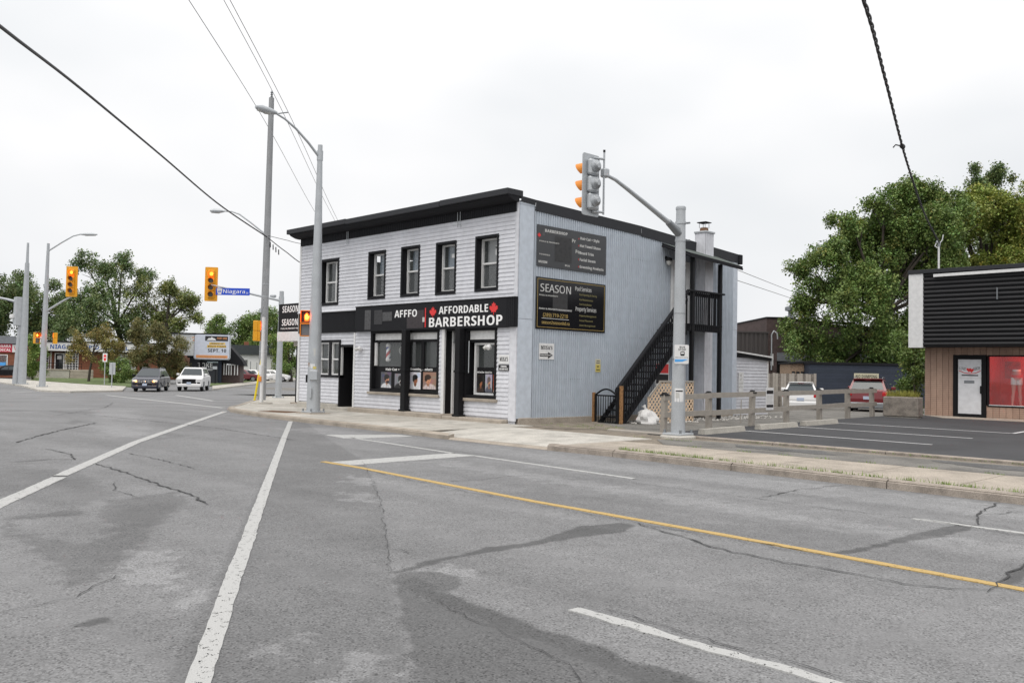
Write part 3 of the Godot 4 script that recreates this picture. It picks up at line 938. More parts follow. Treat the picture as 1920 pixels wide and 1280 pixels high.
func build_shop() -> void:
	M.screen = plain(0.035, 0.036, 0.04, 0.9)
	M.blind_grey = plain(0.3, 0.31, 0.32, 0.8)
	M.blind_blue = plain(0.2, 0.25, 0.31, 0.8)
	M.partition = plain(0.06, 0.06, 0.06, 0.9)
	# rain streaks run down the painted boards and sheets
	M.boards = []
	M.sheets = []
	for k in 4:
		var t := 1.0 - 0.012 * k
		M.boards.append(mott(0.75 * t, 0.76 * t, 0.81 * t, 0.55, "soft", 0.7, "soft", 0.11))
		M.sheets.append(streaked(mott(0.52 * t, 0.575 * t, 0.645 * t, 0.48, "soft", 0.5, "streak", 0.2)))
	var s := thing("corner_building", "two storey corner building with pale siding front and grey corrugated side", "building")
	# shell
	part(s, "wall", b(-11.76, 0.0, -11.3, -11.6, 5.92, -0.05), M.siding)
	part(s, "wall", b(-11.6, 0.0, -11.4, -0.02, 5.9, -11.25), M.corrugated)
	part(s, "roof", slanted(-11.7, -0.05, 0.0, 6.46, -11.3, 6.0, 0.08), M.roof_black)
	part(s, "floor", b(-11.6, 0.05, -11.25, -0.1, 0.2, -0.6), M.interior)
	part(s, "upper_floor", b(-11.6, 3.0, -11.25, -0.1, 3.25, -0.3), M.interior)
	part(s, "partition", b(-11.6, 0.2, -5.1, -0.1, 6.1, -5.0), M.partition)
	part(s, "partition", b(-8.1, 0.2, -5.0, -8.0, 3.0, -0.65), M.partition)
	# upper front
	var up := [[-10.42, -9.12, 3.87, 5.55], [-7.32, -6.32, 3.97, 5.61], [-5.47, -4.48, 3.97, 5.62], [-3.67, -2.69, 3.95, 5.60], [-1.82, -0.80, 3.96, 5.62]]
	part(s, "wall", pierced(-11.75, -0.02, 3.0, 6.3, -0.012, up), M.siding)
	siding(s, -11.68, -0.13, 3.73, 6.2, 0.0, up)
	var k := 0
	for w in up:
		sash_window(s, w[0], w[1], w[2], w[3], 0.27, [M.blind_grey, M.blind_blue, M.blind_blue, M.blind_blue, M.blind_grey][k] if k > 0 else null, k == 0)
		k += 1
	part(s, "notice", b(-1.2, 5.05, -0.235, -0.98, 5.33, -0.23), M.white)
	part(s, "notice", b(-3.2, 5.12, -0.235, -2.95, 5.24, -0.23), M.white)
	# corner boards
	part(s, "corner_board", bb(-0.12, 3.72, -0.02, 0.0, 6.45, 0.03, 0.006), M.siding)
	part(s, "corner_board", bb(-11.8, 0.3, -0.1, -11.69, 6.2, 0.03, 0.006), M.white)
	part(s, "corner_board", bb(-0.28, 0.2, -0.03, 0.0, 2.9, 0.03, 0.006), M.siding)
	# frieze and cornice
	part(s, "frieze", fluted(-11.76, -0.03, 6.18, 6.56, 0.04, 0.012, 0.1), M.black_soft)
	part(s, "frieze_backing", b(-11.76, 6.18, -0.011, -0.03, 6.5, 0.02), M.black_soft)
	part(s, "cornice", cornice_shape([[0.045, 6.44], [0.22, 6.46], [0.33, 6.5], [0.42, 6.535], [0.46, 6.57], [0.46, 6.6], [0.02, 6.6]], -11.85, 0.04), M.black_soft)
	var seams := [-11.98, -8.05, -2.95, 0.06]
	for j in 3:
		part(s, "eaves_board", bb(seams[j] + 0.004, 6.6, -0.1, seams[j + 1] - 0.004, 6.775, 0.53, 0.012), M.roof_black, V(0, [0.0, -0.012, 0.0][j], 0), V(0, 0, [0.0, 0.05, 0.0][j]))
	for x in [-8.62, -8.54, -2.62, -2.5]:
		part(s, "bracket_rod", G.new().tube([V(x, 6.5, 0.06), V(x, 5.98, 0.06)], 0.011, 6), M.galv)
	# lower front: left of the doors, and the shop front
	var lowl := [[-10.35, -8.93, 1.31, 2.62], [-8.98, -8.08, 0.2, 2.43]]
	part(s, "wall", pierced(-11.75, -8.0, 0.1, 3.0, -0.05, lowl), M.siding)
	siding(s, -11.68, -8.12, 0.36, 2.9, -0.035, lowl)
	var lw := part(s, "window", frame(-10.38, -8.93, 1.27, 2.62, 0.09, 0.02, -0.16), M.black_soft)
	part(lw, "mullion", b(-9.66, 1.36, -0.16, -9.5, 2.53, 0.015), M.black_soft)
	for x in [-10.29, -9.5]:
		part(lw, "sash_frame", frame(x, x + 0.61, 1.36, 2.53, 0.05, -0.02, -0.1), M.white)
		part(lw, "meeting_rail", b(x + 0.05, 1.9, -0.1, x + 0.56, 1.95, -0.03), M.white)
		part(lw, "glass_pane", b(x + 0.05, 1.41, -0.075, x + 0.56, 2.48, -0.07), M.glass)
		part(lw, "curtain", b(x + 0.05, 1.41, -0.3, x + 0.56, 2.48, -0.29), M.interior)
	# side door in a deep black recess
	part(s, "door_lining", b(-9.0, 0.2, -0.75, -8.93, 2.43, 0.01), M.black)
	part(s, "door_lining", b(-8.93, 2.36, -0.75, -8.08, 2.43, 0.0), M.black)
	part(s, "door_lining", b(-8.14, 0.2, -0.75, -8.08, 2.36, 0.0), M.black)
	var d := part(s, "door", bb(-8.93, 0.26, -0.78, -8.14, 2.36, -0.72, 0.005), M.black)
	for q in [[-8.84, 0.4, -8.58, 1.1], [-8.48, 0.4, -8.23, 1.1], [-8.84, 1.25, -8.58, 2.2], [-8.48, 1.25, -8.23, 2.2]]:
		part(d, "door_panel", bb(q[0], q[1], -0.722, q[2], q[3], -0.708, 0.012), M.black)
	part(d, "door_knob", G.new().tube([V(-8.25, 1.08, -0.72), V(-8.25, 1.08, -0.67)], 0.035, 10), M.chrome)
	part(d, "lock", G.new().tube([V(-8.25, 1.28, -0.72), V(-8.25, 1.28, -0.7)], 0.028, 10), M.chrome)
	part(s, "door_trim", bb(-8.09, 0.24, -0.06, -8.0, 2.86, 0.03, 0.006), M.white)
	part(s, "doorstep", bb(-9.05, 0.1, -0.75, -7.98, 0.24, 0.14, 0.02), M.concrete)
	part(s, "plinth", bb(-11.78, 0.02, -0.4, -9.06, 0.33, 0.02, 0.02), M.concrete)
	# shop front
	var shop := [[-7.07, -3.42, 0.8, 2.9], [-3.15, -2.22, 0.2, 2.9], [-2.2, -0.80, 0.78, 2.9]]
	part(s, "wall", pierced(-8.0, -0.02, 0.1, 3.0, -0.012, shop), M.siding)
	siding(s, -7.99, -0.29, 0.29, 2.88, 0.0, shop)
	var mw := part(s, "window", frame(-7.07, -3.42, 0.84, 2.9, 0.1, 0.03, -0.2), M.black)
	part(mw, "sill", bb(-7.15, 0.76, -0.05, -3.36, 0.845, 0.09, 0.01), M.concrete_tan)
	part(mw, "transom", b(-6.97, 2.5, -0.18, -3.52, 2.58, -0.06), M.black)
	for q in [[-6.96, -5.16], [-5.06, -3.53]]:
		part(mw, "transom_panel", fluted(q[0], q[1], 2.58, 2.8, -0.09, 0.006, 0.12), M.white)
	part(mw, "mullion", b(-5.18, 0.94, -0.2, -5.04, 2.8, -0.05), M.black)
	part(mw, "mullion", b(-4.42, 1.62, -0.17, -4.28, 2.5, -0.07), M.black)
	part(mw, "frame_strip", b(-6.96, 1.72, -0.13, -6.86, 2.5, -0.07), M.white)
	part(mw, "glass_pane", b(-6.97, 0.94, -0.135, -3.52, 2.5, -0.128), M.glass)
	part(mw, "window_film", b(-6.96, 0.95, -0.127, -3.53, 1.70, -0.122), M.black)
	var rw := part(s, "window", frame(-2.2, -0.80, 0.80, 2.9, 0.09, 0.035, -0.42), M.black)
	part(rw, "sill", bb(-2.28, 0.71, -0.05, -0.74, 0.80, 0.09, 0.01), M.concrete_tan)
	part(rw, "transom_panel", fluted(-2.1, -0.9, 2.55, 2.81, -0.1, 0.006, 0.6), M.white)
	part(rw, "transom", b(-2.11, 2.46, -0.42, -0.89, 2.55, -0.1), M.black)
	part(rw, "sash_frame", frame(-1.98, -0.9, 0.9, 2.45, 0.06, -0.17, -0.3), M.white)
	part(rw, "glass_pane", b(-1.92, 0.97, -0.245, -0.96, 2.39, -0.238), M.glass)
	part(rw, "window_film", b(-1.915, 0.975, -0.237, -0.965, 1.72, -0.232), M.black)
	# recessed entrance between the windows
	part(s, "door_trim", bb(-3.27, 0.24, -0.1, -3.14, 2.88, 0.05, 0.008), M.white)
	part(s, "door_trim", bb(-3.10, 0.24, -0.4, -3.04, 2.88, -0.22, 0.008), M.white)
	part(s, "entrance_wall", b(-3.14, 0.2, -0.42, -3.11, 2.9, -0.02), M.black)
	part(s, "entrance_wall", b(-2.27, 0.2, -0.42, -2.205, 2.9, 0.0), M.black)
	part(s, "entrance_ceiling", b(-3.11, 2.82, -0.42, -2.27, 2.9, 0.0), M.black)
	var gd := part(s, "glass_door", frame(-3.03, -2.28, 0.27, 2.45, 0.07, -0.28, -0.34), M.white)
	part(gd, "glass_pane", b(-2.95, 0.35, -0.314, -2.36, 2.37, -0.308), M.glass)
	part(gd, "door_print", b(-2.945, 0.36, -0.307, -2.365, 1.5, -0.302), M.poster_orange)
	part(gd, "pull_handle", G.new().tube([V(-2.42, 1.15, -0.28), V(-2.42, 1.15, -0.22), V(-2.42, 1.45, -0.22), V(-2.42, 1.45, -0.28)], 0.014, 6), M.chrome)
	part(s, "over_door", b(-3.1, 2.46, -0.4, -2.28, 2.82, -0.3), M.black)
	part(s, "door_closer", G.new().tube([V(-3.0, 2.5, -0.2), V(-2.4, 2.5, -0.14)], 0.02, 6), M.galv_dark)
	part(s, "stone_ledge", bb(-7.99, 0.03, -0.7, -2.95, 0.275, 0.3, 0.03), M.concrete_tan)
	part(s, "stone_ledge", bb(-2.93, 0.03, -0.7, -0.30, 0.24, 0.3, 0.03), M.concrete_tan)
	# posts carrying the fascia
	for q in [[-4.93, 0.275], [-2.28, 0.24]]:
		var p := part(s, "post", bb(q[0] - 0.11, q[1], 0.06, q[0] + 0.11, 2.88, 0.27, 0.012), M.black)
		part(p, "post_foot", bb(q[0] - 0.16, q[1], 0.02, q[0] + 0.16, q[1] + 0.06, 0.295, 0.012), M.black)
		part(p, "post_band", bb(q[0] - 0.13, 1.55, 0.045, q[0] + 0.13, 1.62, 0.285, 0.008), M.black)
	part(s, "conduit", G.new().tube([V(-1.97, 2.5, 0.06), V(-1.97, 1.55, 0.06)], 0.016, 6), M.galv)
	# fascia band above the ground floor
	part(s, "fascia_band", fluted(-11.74, -7.86, 2.88, 3.62, 0.05, 0.01, 0.075), M.black_soft)
	part(s, "fascia_backing", b(-11.74, 2.88, -0.03, -7.86, 3.62, 0.035), M.black_soft)
	part(s, "fascia_ledge", cornice_shape([[-0.02, 3.62], [0.09, 3.62], [0.1, 3.645], [0.0, 3.74], [-0.02, 3.74]], -11.76, -7.86), M.siding)
	for x in [-7.63, -1.08]:
		wall_lamp(s, V(x, 2.28 if x < -3 else 2.3, 0.03))
	# side wall: plain corner strip, corrugated panels, black flashing following the fall of the roof
	part(s, "plinth", bb(-0.25, 0.0, -11.3, 0.03, 0.30, -0.1, 0.02), M.concrete_tan)
	part(s, "corner_sheet", b(-0.03, 0.28, -0.62, 0.012, 3.12, -0.03), M.trim_grey)
	part(s, "corner_sheet", b(-0.03, 3.13, -0.62, 0.01, 6.4, -0.03), M.trim_grey)
	part(s, "corner_cap", b(-0.02, 6.4, -0.64, 0.022, 6.5, -0.02), M.trim_grey)
	part(s, "wall", b(-0.1, 0.28, -11.3, -0.03, 6.1, -0.6), M.corrugated)
	var z := -0.62
	var widths := [1.3, 1.35, 1.3, 1.35, 1.3, 1.3, 1.35, 1.35]
	for w in widths:
		var g := G.new()
		var cnt := int(round(w / 0.1))
		for r in cnt:
			var p: float = w / cnt
			var a := z - p * r
			var zz := [a, a - p * 0.5, a - p * 0.6, a - p * 0.9, a - p]
			var xx := [0.026, 0.026, 0.0, 0.0, 0.026]
			for j in 4:
				g.quad(V(xx[j], 0.28, zz[j]), V(xx[j + 1], 0.28, zz[j + 1]), V(xx[j + 1], 6.42 + 0.032 * zz[j + 1], zz[j + 1]), V(xx[j], 6.42 + 0.032 * zz[j], zz[j]))
		part(s, "corrugated_panel", g, M.sheets[rng.randi() % 4])
		z -= w
	part(s, "corner_sheet", b(-0.03, 0.28, -11.5, 0.03, 3.3, -11.2), M.trim_grey)
	part(s, "corner_sheet", b(-0.03, 3.31, -11.5, 0.032, 5.96, -11.2), M.trim_grey)
	for y in [1.42, 2.78, 4.1, 5.35]:
		var g := G.new()
		for r in 104:
			var zc := -0.66 - r * 0.1012
			if rng.randf() < 0.12: continue
			g.box(V(0.012, y - 0.009, zc - 0.009), V(0.022, y + 0.009, zc + 0.009))
		part(s, "screws", g, M.galv_dark).set_meta("kind", "stuff")
	# flashing: two lengths along the side, falling to the back
	for q in [[-0.02, -0.62, 6.60, 6.57, 0.13], [-0.62, -5.6, 6.57, 6.44, 0.29], [-5.6, -11.55, 6.44, 6.12, 0.31]]:
		var g := G.new()
		var za: float = q[0]
		var zb: float = q[1] + 0.004
		for f in [[0.05, za, zb]]:
			var h: float = q[4]
			g.quad(V(0.045, q[2] - h, za), V(0.045, q[3] - h, zb), V(0.06, q[3] + 0.02, zb), V(0.06, q[2] + 0.02, za))
			g.quad(V(0.06, q[2] + 0.02, za), V(0.06, q[3] + 0.02, zb), V(-0.25, q[3] + 0.03, zb), V(-0.25, q[2] + 0.03, za))
			g.quad(V(-0.02, q[2] - h, za), V(-0.02, q[3] - h, zb), V(0.045, q[3] - h, zb), V(0.045, q[2] - h, za))
		part(s, "roof_flashing", g, M.roof_black)
	part(s, "gutter_end", bb(-0.25, 5.78, -11.72, 0.12, 6.14, -11.5, 0.02), M.black_soft)
	# chimney stack boxed in metal, standing against the side wall
	var ch := part(s, "chimney", fluted(0.0, 0.4, 0.2, 6.62, 0.0, 0.006, 0.13), M.siding, V(0.03, 0, -8.75))
	part(ch, "casing", b(-0.05, 0.2, -0.52, 0.395, 6.62, -0.012), M.siding)
	part(ch, "casing_face", fluted(0.0, 0.5, 0.2, 6.62, 0.0, 0.012, 0.16), M.siding, V(0.405, 0, -0.005), V(0, 90, 0))
	part(ch, "cap_band", bb(-0.07, 6.6, -0.55, 0.44, 6.67, 0.03, 0.01), M.galv)
	part(ch, "flue", G.new().lathe(V(0.17, 6.67, -0.25), [Vector2(0.16, 0.0), Vector2(0.14, 0.14), Vector2(0.0, 0.14)], 14), M.rust)
	for q in [[-0.12, -0.12], [0.12, -0.12], [-0.12, 0.12], [0.12, 0.12]]:
		part(ch, "cowl_leg", G.new().tube([V(0.17 + q[0], 6.8, -0.25 + q[1]), V(0.17 + q[0], 6.98, -0.25 + q[1])], 0.01, 5), M.galv_dark)
	part(ch, "cowl_roof", bb(-0.02, 6.98, -0.44, 0.36, 7.01, -0.06, 0.01), M.black)

func wall_lamp(s: Node3D, at: Vector3) -> void:
	var l := part(s, "wall_lamp", G.new().tube([at, at + V(0, 0, 0.05)], 0.07, 12), M.white)
	part(l, "lamp_head", G.new().tube([at + V(0.02, 0, 0.04), at + V(0.06, 0.03, 0.1), at + V(0.09, -0.03, 0.17)], [0.045, 0.07, 0.06], 10), M.white)
	part(l, "lamp_head", G.new().tube([at + V(-0.02, 0, 0.04), at + V(-0.06, 0.02, 0.1), at + V(-0.09, -0.04, 0.16)], [0.045, 0.065, 0.055], 10), M.letter_grey)

# ---------------------------------------------------------------- signs, stairs and things at the barbershop
func maple_leaf(s: float) -> G:
	var half := [0.0, 0.5, 0.1, 0.33, 0.22, 0.38, 0.19, 0.1, 0.34, 0.22, 0.4, 0.14, 0.5, 0.17, 0.45, 0.02, 0.5, -0.05, 0.24, -0.24, 0.27, -0.34, 0.03, -0.3, 0.03, -0.55]
	var p := PackedVector2Array()
	for k in range(0, half.size(), 2): p.append(Vector2(half[k], half[k + 1]) * s)
	for k in range(half.size() - 2, 0, -2): p.append(Vector2(-half[k], half[k + 1]) * s)
	return G.new().prism(p, 0.0, 0.006)

func print_mat(im: Image, rough := 0.35) -> StandardMaterial3D:
	var m := StandardMaterial3D.new()
	m.albedo_texture = ImageTexture.create_from_image(im)
	m.roughness = rough
	return m

func blob(im: Image, cx: float, cy: float, rx: float, ry: float, c: Color) -> void:
	for y in range(maxi(0, int(cy - ry)), mini(im.get_height(), int(cy + ry) + 1)):
		for x in range(maxi(0, int(cx - rx)), mini(im.get_width(), int(cx + rx) + 1)):
			var d := Vector2((x - cx) / rx, (y - cy) / ry).length_squared()
			if d < 1.0:
				im.set_pixel(x, y, im.get_pixel(x, y).lerp(c, clampf((1.0 - d) * 3.0, 0.0, 1.0)))

# printed haircut picture: background, cape, head, hair
func haircut_print(seed_: int, back: Color, cape: Color, skin: Color, hair: Color, hx: float, beard: bool) -> StandardMaterial3D:
	var r := RandomNumberGenerator.new()
	r.seed = seed_
	var im := Image.create(72, 104, false, Image.FORMAT_RGB8)
	im.fill(back)
	for k in 10: blob(im, r.randf() * 72, r.randf() * 104, r.randf_range(5, 20), r.randf_range(6, 24), back.lerp(Color(r.randf(), r.randf(), r.randf()), 0.1))
	blob(im, 36, 112, 42, 46, cape)
	blob(im, hx, 72, 9, 16, skin.darkened(0.2))
	blob(im, hx, 48, 16, 24, skin)
	blob(im, hx - 2, 30, 19, 17, hair)
	blob(im, hx - 12, 42, 8, 16, hair)
	if beard: blob(im, hx + 4, 64, 11, 11, hair)
	blob(im, hx + 6, 47, 3, 1.6, hair.lerp(skin, 0.3))
	blob(im, hx - 4, 47, 3, 1.6, hair.lerp(skin, 0.3))
	blob(im, hx + 2, 61, 5, 1.6, Color(0.6, 0.3, 0.27))
	for k in 5: blob(im, 14 + r.randf() * 44, 84 + r.randf() * 20, 3, 12, cape.darkened(0.12))
	return print_mat(im)

func quad_mesh(x0: float, y0: float, x1: float, y1: float, z: float) -> G:
	var g := G.new()
	g.quad(V(x0, y0, z), V(x1, y0, z), V(x1, y1, z), V(x0, y1, z))
	return g

func build_signs() -> void:
	# long fascia sign
	var o := thing("shop_sign", "long black fascia sign with white shop lettering and red maple leaves", "sign")
	part(o, "sign_box", b(-7.86, 2.88, 0.0, -0.35, 3.72, 0.125), M.black_soft)
	part(o, "fluted_end", fluted(-0.35, 0.02, 2.88, 3.72, 0.125, 0.012, 0.075), M.black_soft)
	part(o, "end_cap", b(-0.35, 2.88, 0.0, 0.02, 3.72, 0.112), M.black_soft)
	part(o, "top_edge", bb(-7.88, 3.715, 0.0, 0.03, 3.745, 0.14, 0.006), M.black)
	# ghost of an older print left of the lettering
	part(o, "old_print", quad_mesh(-7.3, 2.93, -6.95, 3.6, 0.131), M.smear_light)
	part(o, "old_print", quad_mesh(-6.75, 3.1, -6.3, 3.58, 0.131), M.smear_mid)
	part(o, "old_print", quad_mesh(-6.28, 3.2, -5.75, 3.5, 0.133), M.smear_light)
	part(o, "old_print", quad_mesh(-4.95, 2.93, -4.08, 3.5, 0.131), M.smear_warm)
	part(o, "red_bar", b(-4.02, 2.95, 0.125, -3.975, 3.56, 0.134), M.red)
	part(o, "small_print", quad_mesh(-4.14, 3.12, -4.03, 3.27, 0.136), M.letter_grey)
	words(o, "AFFORDABLE", V(-3.341, 3.342, 0.13), 2.252, 0.224, M.letter)
	words(o, "BARBERSHOP", V(-3.811, 2.950, 0.13), 3.332, 0.285, M.letter)
	words(o, "AFFFO", V(-5.613, 3.301, 0.13), 1.183, 0.228, M.letter)
	part(o, "maple_leaf", maple_leaf(0.33), M.red, V(-3.63, 3.42, 0.127))
	part(o, "maple_leaf", maple_leaf(0.36), M.red, V(-0.85, 3.44, 0.127))
	# window prints
	var skin := Color(0.78, 0.55, 0.42)
	var tan := Color(0.62, 0.4, 0.28)
	var dark := Color(0.1, 0.08, 0.07)
	var prints := [
		["window_print", "printed haircut picture of a bearded customer, leftmost in the big shop window", -6.63, 0.985, -6.05, 1.51, -0.12, haircut_print(1, Color(0.32, 0.33, 0.36), Color(0.85, 0.85, 0.86), skin, dark, 42, true)],
		["window_print", "dark narrow picture half behind the left black post in the shop window", -5.86, 0.99, -5.42, 1.47, -0.12, haircut_print(2, Color(0.5, 0.5, 0.53), Color(0.08, 0.08, 0.09), Color(0.75, 0.75, 0.75), dark, 50, true)],
		["window_print", "printed picture of a curly haired customer on white, under grooming products lettering", -5.04, 0.98, -4.48, 1.53, -0.12, haircut_print(3, Color(0.88, 0.87, 0.9), Color(0.95, 0.95, 0.96), tan, Color(0.05, 0.04, 0.04), 36, false)],
		["window_print", "printed picture of a haircut seen from behind, rightmost in the big window", -4.36, 1.0, -3.70, 1.54, -0.12, haircut_print(4, Color(0.6, 0.47, 0.4), Color(0.82, 0.76, 0.75), skin, Color(0.2, 0.14, 0.1), 28, false)],
		["window_print", "dark brown shaving picture at the left of the narrow right window", -1.91, 0.99, -1.60, 1.50, -0.229, haircut_print(5, Color(0.1, 0.09, 0.09), Color(0.25, 0.2, 0.18), tan, dark, 40, false)],
		["window_print", "pale grey beard trim picture in the middle of the narrow right window", -1.54, 0.99, -1.24, 1.52, -0.229, haircut_print(6, Color(0.66, 0.64, 0.68), Color(0.35, 0.36, 0.4), skin, Color(0.4, 0.35, 0.34), 40, true)],
		["window_print", "orange facial picture at the right of the narrow right window", -1.19, 0.99, -0.97, 1.51, -0.229, haircut_print(7, Color(0.72, 0.3, 0.16), Color(0.85, 0.8, 0.78), skin, Color(0.6, 0.3, 0.2), 38, false)]]
	for p in prints:
		solo(p[0], quad_mesh(p[2], p[3], p[4], p[5], p[6]), p[7], p[1], "print", Vector3.ZERO, Vector3.ZERO, "haircut prints in the shop windows")
	o = thing("window_lettering", "white lettering on the black film of the big shop window", "lettering")
	words(o, "Hair Cut + Style", V(-6.366, 1.56, -0.121), 1.18, 0.08, M.letter)
	words(o, "Grooming Products", V(-5.03, 1.58, -0.121), 1.138, 0.08, M.letter)
	o = thing("window_lettering", "tiny white lettering on the film of the narrow right window", "lettering")
	words(o, "Hot Towel Shave", V(-1.90, 1.55, -0.231), 0.31, 0.05, M.letter)
	words(o, "Beard Trim", V(-1.54, 1.55, -0.231), 0.28, 0.05, M.letter)
	words(o, "Facial", V(-1.17, 1.55, -0.231), 0.17, 0.05, M.letter)
	# barber pole hanging inside the glass
	o = thing("barber_pole", "striped red white and blue barber pole inside the big shop window", "barber pole", V(-6.42, 0, -0.25))
	var im := Image.create(64, 128, false, Image.FORMAT_RGB8)
	for y in 128:
		for x in 64:
			var q := fposmod((x / 64.0 + y / 64.0), 1.0)
			im.set_pixel(x, y, Color(0.85, 0.85, 0.86) if q < 0.25 or (q > 0.5 and q < 0.75) else Color(0.65, 0.06, 0.1) if q < 0.5 else Color(0.05, 0.12, 0.5))
	part(o, "striped_cylinder", G.new().lathe(V(0, 0, 0), [Vector2(0.075, 1.97), Vector2(0.075, 2.36)], 16), print_mat(im))
	part(o, "end_cap", G.new().lathe(V(0, 0, 0), [Vector2(0.0, 1.85), Vector2(0.06, 1.87), Vector2(0.085, 1.9), Vector2(0.085, 1.97), Vector2(0.075, 1.97)], 16), M.white)
	part(o, "end_cap", G.new().lathe(V(0, 0, 0), [Vector2(0.075, 2.36), Vector2(0.085, 2.36), Vector2(0.085, 2.42), Vector2(0.06, 2.47), Vector2(0.0, 2.49)], 16), M.white)
	o = thing("open_sign", "oval outlined sign hanging inside the big shop window", "sign", V(-5.62, 2.24, -0.25))
	var ring := []
	for k in 25: ring.append(V(cos(TAU * k / 24.0) * 0.2, sin(TAU * k / 24.0) * 0.13, 0))
	part(o, "ring", G.new().tube(ring, 0.009, 5, false), M.letter_grey)
	words(o, "OPEN", V(-0.13, -0.04, 0), 0.26, 0.08, M.letter_grey)
	# chairs seen through the glass
	for q in [[-6.2, -1.6, 20.0], [-4.1, -1.8, -15.0]]:
		var c := thing("barber_chair", "dark barber chair inside the shop behind the %s pane" % ["left" if q[0] < -5 else "right"], "chair", V(q[0], 0.2, q[1]), q[2], "barber chairs")
		part(c, "base", G.new().lathe(V(0, 0, 0), [Vector2(0.3, 0.0), Vector2(0.28, 0.05), Vector2(0.06, 0.08), Vector2(0.05, 0.45)], 14), M.chrome)
		part(c, "seat", bb(-0.28, 0.45, -0.28, 0.28, 0.6, 0.28, 0.05), M.black)
		part(c, "backrest", bb(-0.27, 0.6, -0.3, 0.27, 1.2, -0.18, 0.05), M.black)
		for e in [-1, 1]: part(c, "armrest", bb(e * 0.33 - 0.05, 0.6, -0.25, e * 0.33 + 0.05, 0.72, 0.25, 0.03), M.black)
	# small plates right of the shop window
	o = thing("wall_plate", "small white plate with black serif lettering beside the narrow window", "sign", V(-0.695, 1.825, 0.035))
	part(o, "plate", bb(0, 0, 0, 0.44, 0.265, 0.006, 0.002), M.white)
	words(o, "MUSA'S", V(0.05, 0.08, 0.008), 0.34, 0.12, M.ink, true, true)
	o = thing("wall_plate", "small black plate below the white plate reading parking around back", "sign", V(-0.695, 1.63, 0.035))
	part(o, "plate", bb(0, 0, 0, 0.44, 0.17, 0.006, 0.002), M.ink)
	words(o, "PARKING", V(0.1, 0.1, 0.008), 0.24, 0.05, M.letter)
	words(o, "AROUND BACK", V(0.04, 0.025, 0.008), 0.36, 0.05, M.letter)
	# boards on the corrugated side
	o = thing("service_board", "upper black board with white list of barber services on the corrugated wall", "sign", V(0.03, 4.69, -0.70), 90)
	part(o, "board", bb(0, 0, 0, 3.11, 1.21, 0.024, 0.004), M.board_grey)
	part(o, "old_print", quad_mesh(0.75, 0.2, 1.5, 0.95, 0.027), M.smear_dim)
	part(o, "old_print", quad_mesh(0.2, 0.9, 0.32, 1.12, 0.027), M.smear_light)
	part(o, "old_print", quad_mesh(0.36, 0.95, 0.56, 1.05, 0.027), M.smear_light)
	words(o, "BARBERSHOP", V(0.324, 1.02, 0.026), 0.969, 0.084, M.letter_board)
	words(o, "Hair Cut + Style", V(1.881, 0.968, 0.026), 0.891, 0.082, M.letter_board)
	words(o, "Hot Towel Shave", V(1.865, 0.746, 0.026), 0.968, 0.082, M.letter_board)
	words(o, "Beard Trim", V(1.861, 0.527, 0.026), 0.647, 0.082, M.letter_board)
	words(o, "Po", V(1.673, 0.537, 0.026), 0.175, 0.105, M.letter_grey)
	words(o, "Facial Steam", V(1.866, 0.321, 0.026), 0.729, 0.082, M.letter_board)
	words(o, "Grooming Products", V(1.863, 0.100, 0.026), 1.125, 0.082, M.letter_board)
	words(o, "Pr", V(1.501, 0.843, 0.026), 0.164, 0.104, M.letter_grey)
	words(o, "POOLS & PROPERTY", V(0.091, 0.728, 0.026), 0.850, 0.039, M.letter_grey)
	words(o, "FOODIES", V(0.101, 0.334, 0.026), 0.445, 0.039, M.letter_grey)
	words(o, "MUSIM", V(0.071, 0.101, 0.026), 0.359, 0.067, M.letter_board)
	words(o, "BLA", V(1.211, 0.094, 0.026), 0.213, 0.052, M.letter_grey)
	part(o, "maple_leaf", maple_leaf(0.14), M.red, V(0.08, 0.9, 0.022))
	for y in [0.988, 0.777, 0.36, 0.139]: part(o, "bullet", b(1.80, y - 0.02, 0.022, 1.825, y + 0.02, 0.028), M.red)
	o = thing("service_board", "lower black board with gold border listing pool and property services", "sign", V(0.03, 2.87, -0.70), 90)
	part(o, "board", bb(0, 0, 0, 3.11, 1.51, 0.024, 0.004), M.board_black)
	part(o, "border", frame(0.05, 3.06, 0.05, 1.46, 0.012, 0.028, 0.02), M.gold)
	part(o, "old_print", quad_mesh(0.7, 0.55, 1.35, 1.2, 0.027), M.smear_dim)
	words(o, "SEASON", V(0.169, 1.093, 0.026), 1.320, 0.228, M.letter_board, false)
	words(o, "Pool Services", V(1.689, 1.219, 0.026), 0.744, 0.128, M.letter_board, false)
	words(o, "Property Services", V(1.717, 0.609, 0.026), 0.958, 0.127, M.letter_board, false)
	words(o, "POOLS & PROPERTY", V(0.124, 0.979, 0.026), 0.796, 0.039, M.letter_grey)
	words(o, "POOLS & PROPERTY MANAGEMENT", V(0.126, 0.585, 0.026), 1.427, 0.044, M.letter_board)
	words(o, "(289) 719-2218", V(0.300, 0.372, 0.026), 1.070, 0.11, M.gold, false)
	words(o, "season2seasonltd.ca", V(0.245, 0.151, 0.026), 1.203, 0.095, M.gold, false)
	part(o, "underline", b(0.241, 0.31, 0.022, 1.42, 0.325, 0.028), M.letter_board)
	words(o, "Pool Opening & Closing", V(1.879, 1.086, 0.026), 0.815, 0.052, M.letter_dim)
	words(o, "Pool Maintenance", V(1.883, 0.938, 0.026), 0.624, 0.052, M.letter_dim)
	words(o, "Pool Installation", V(1.887, 0.798, 0.026), 0.556, 0.052, M.letter_dim)
	words(o, "Property Management", V(1.887, 0.449, 0.026), 0.792, 0.052, M.letter_dim)
	words(o, "Tenant Placement", V(1.890, 0.304, 0.026), 0.632, 0.052, M.letter_dim)
	words(o, "Asset Management", V(1.894, 0.157, 0.026), 0.746, 0.052, M.letter_dim)
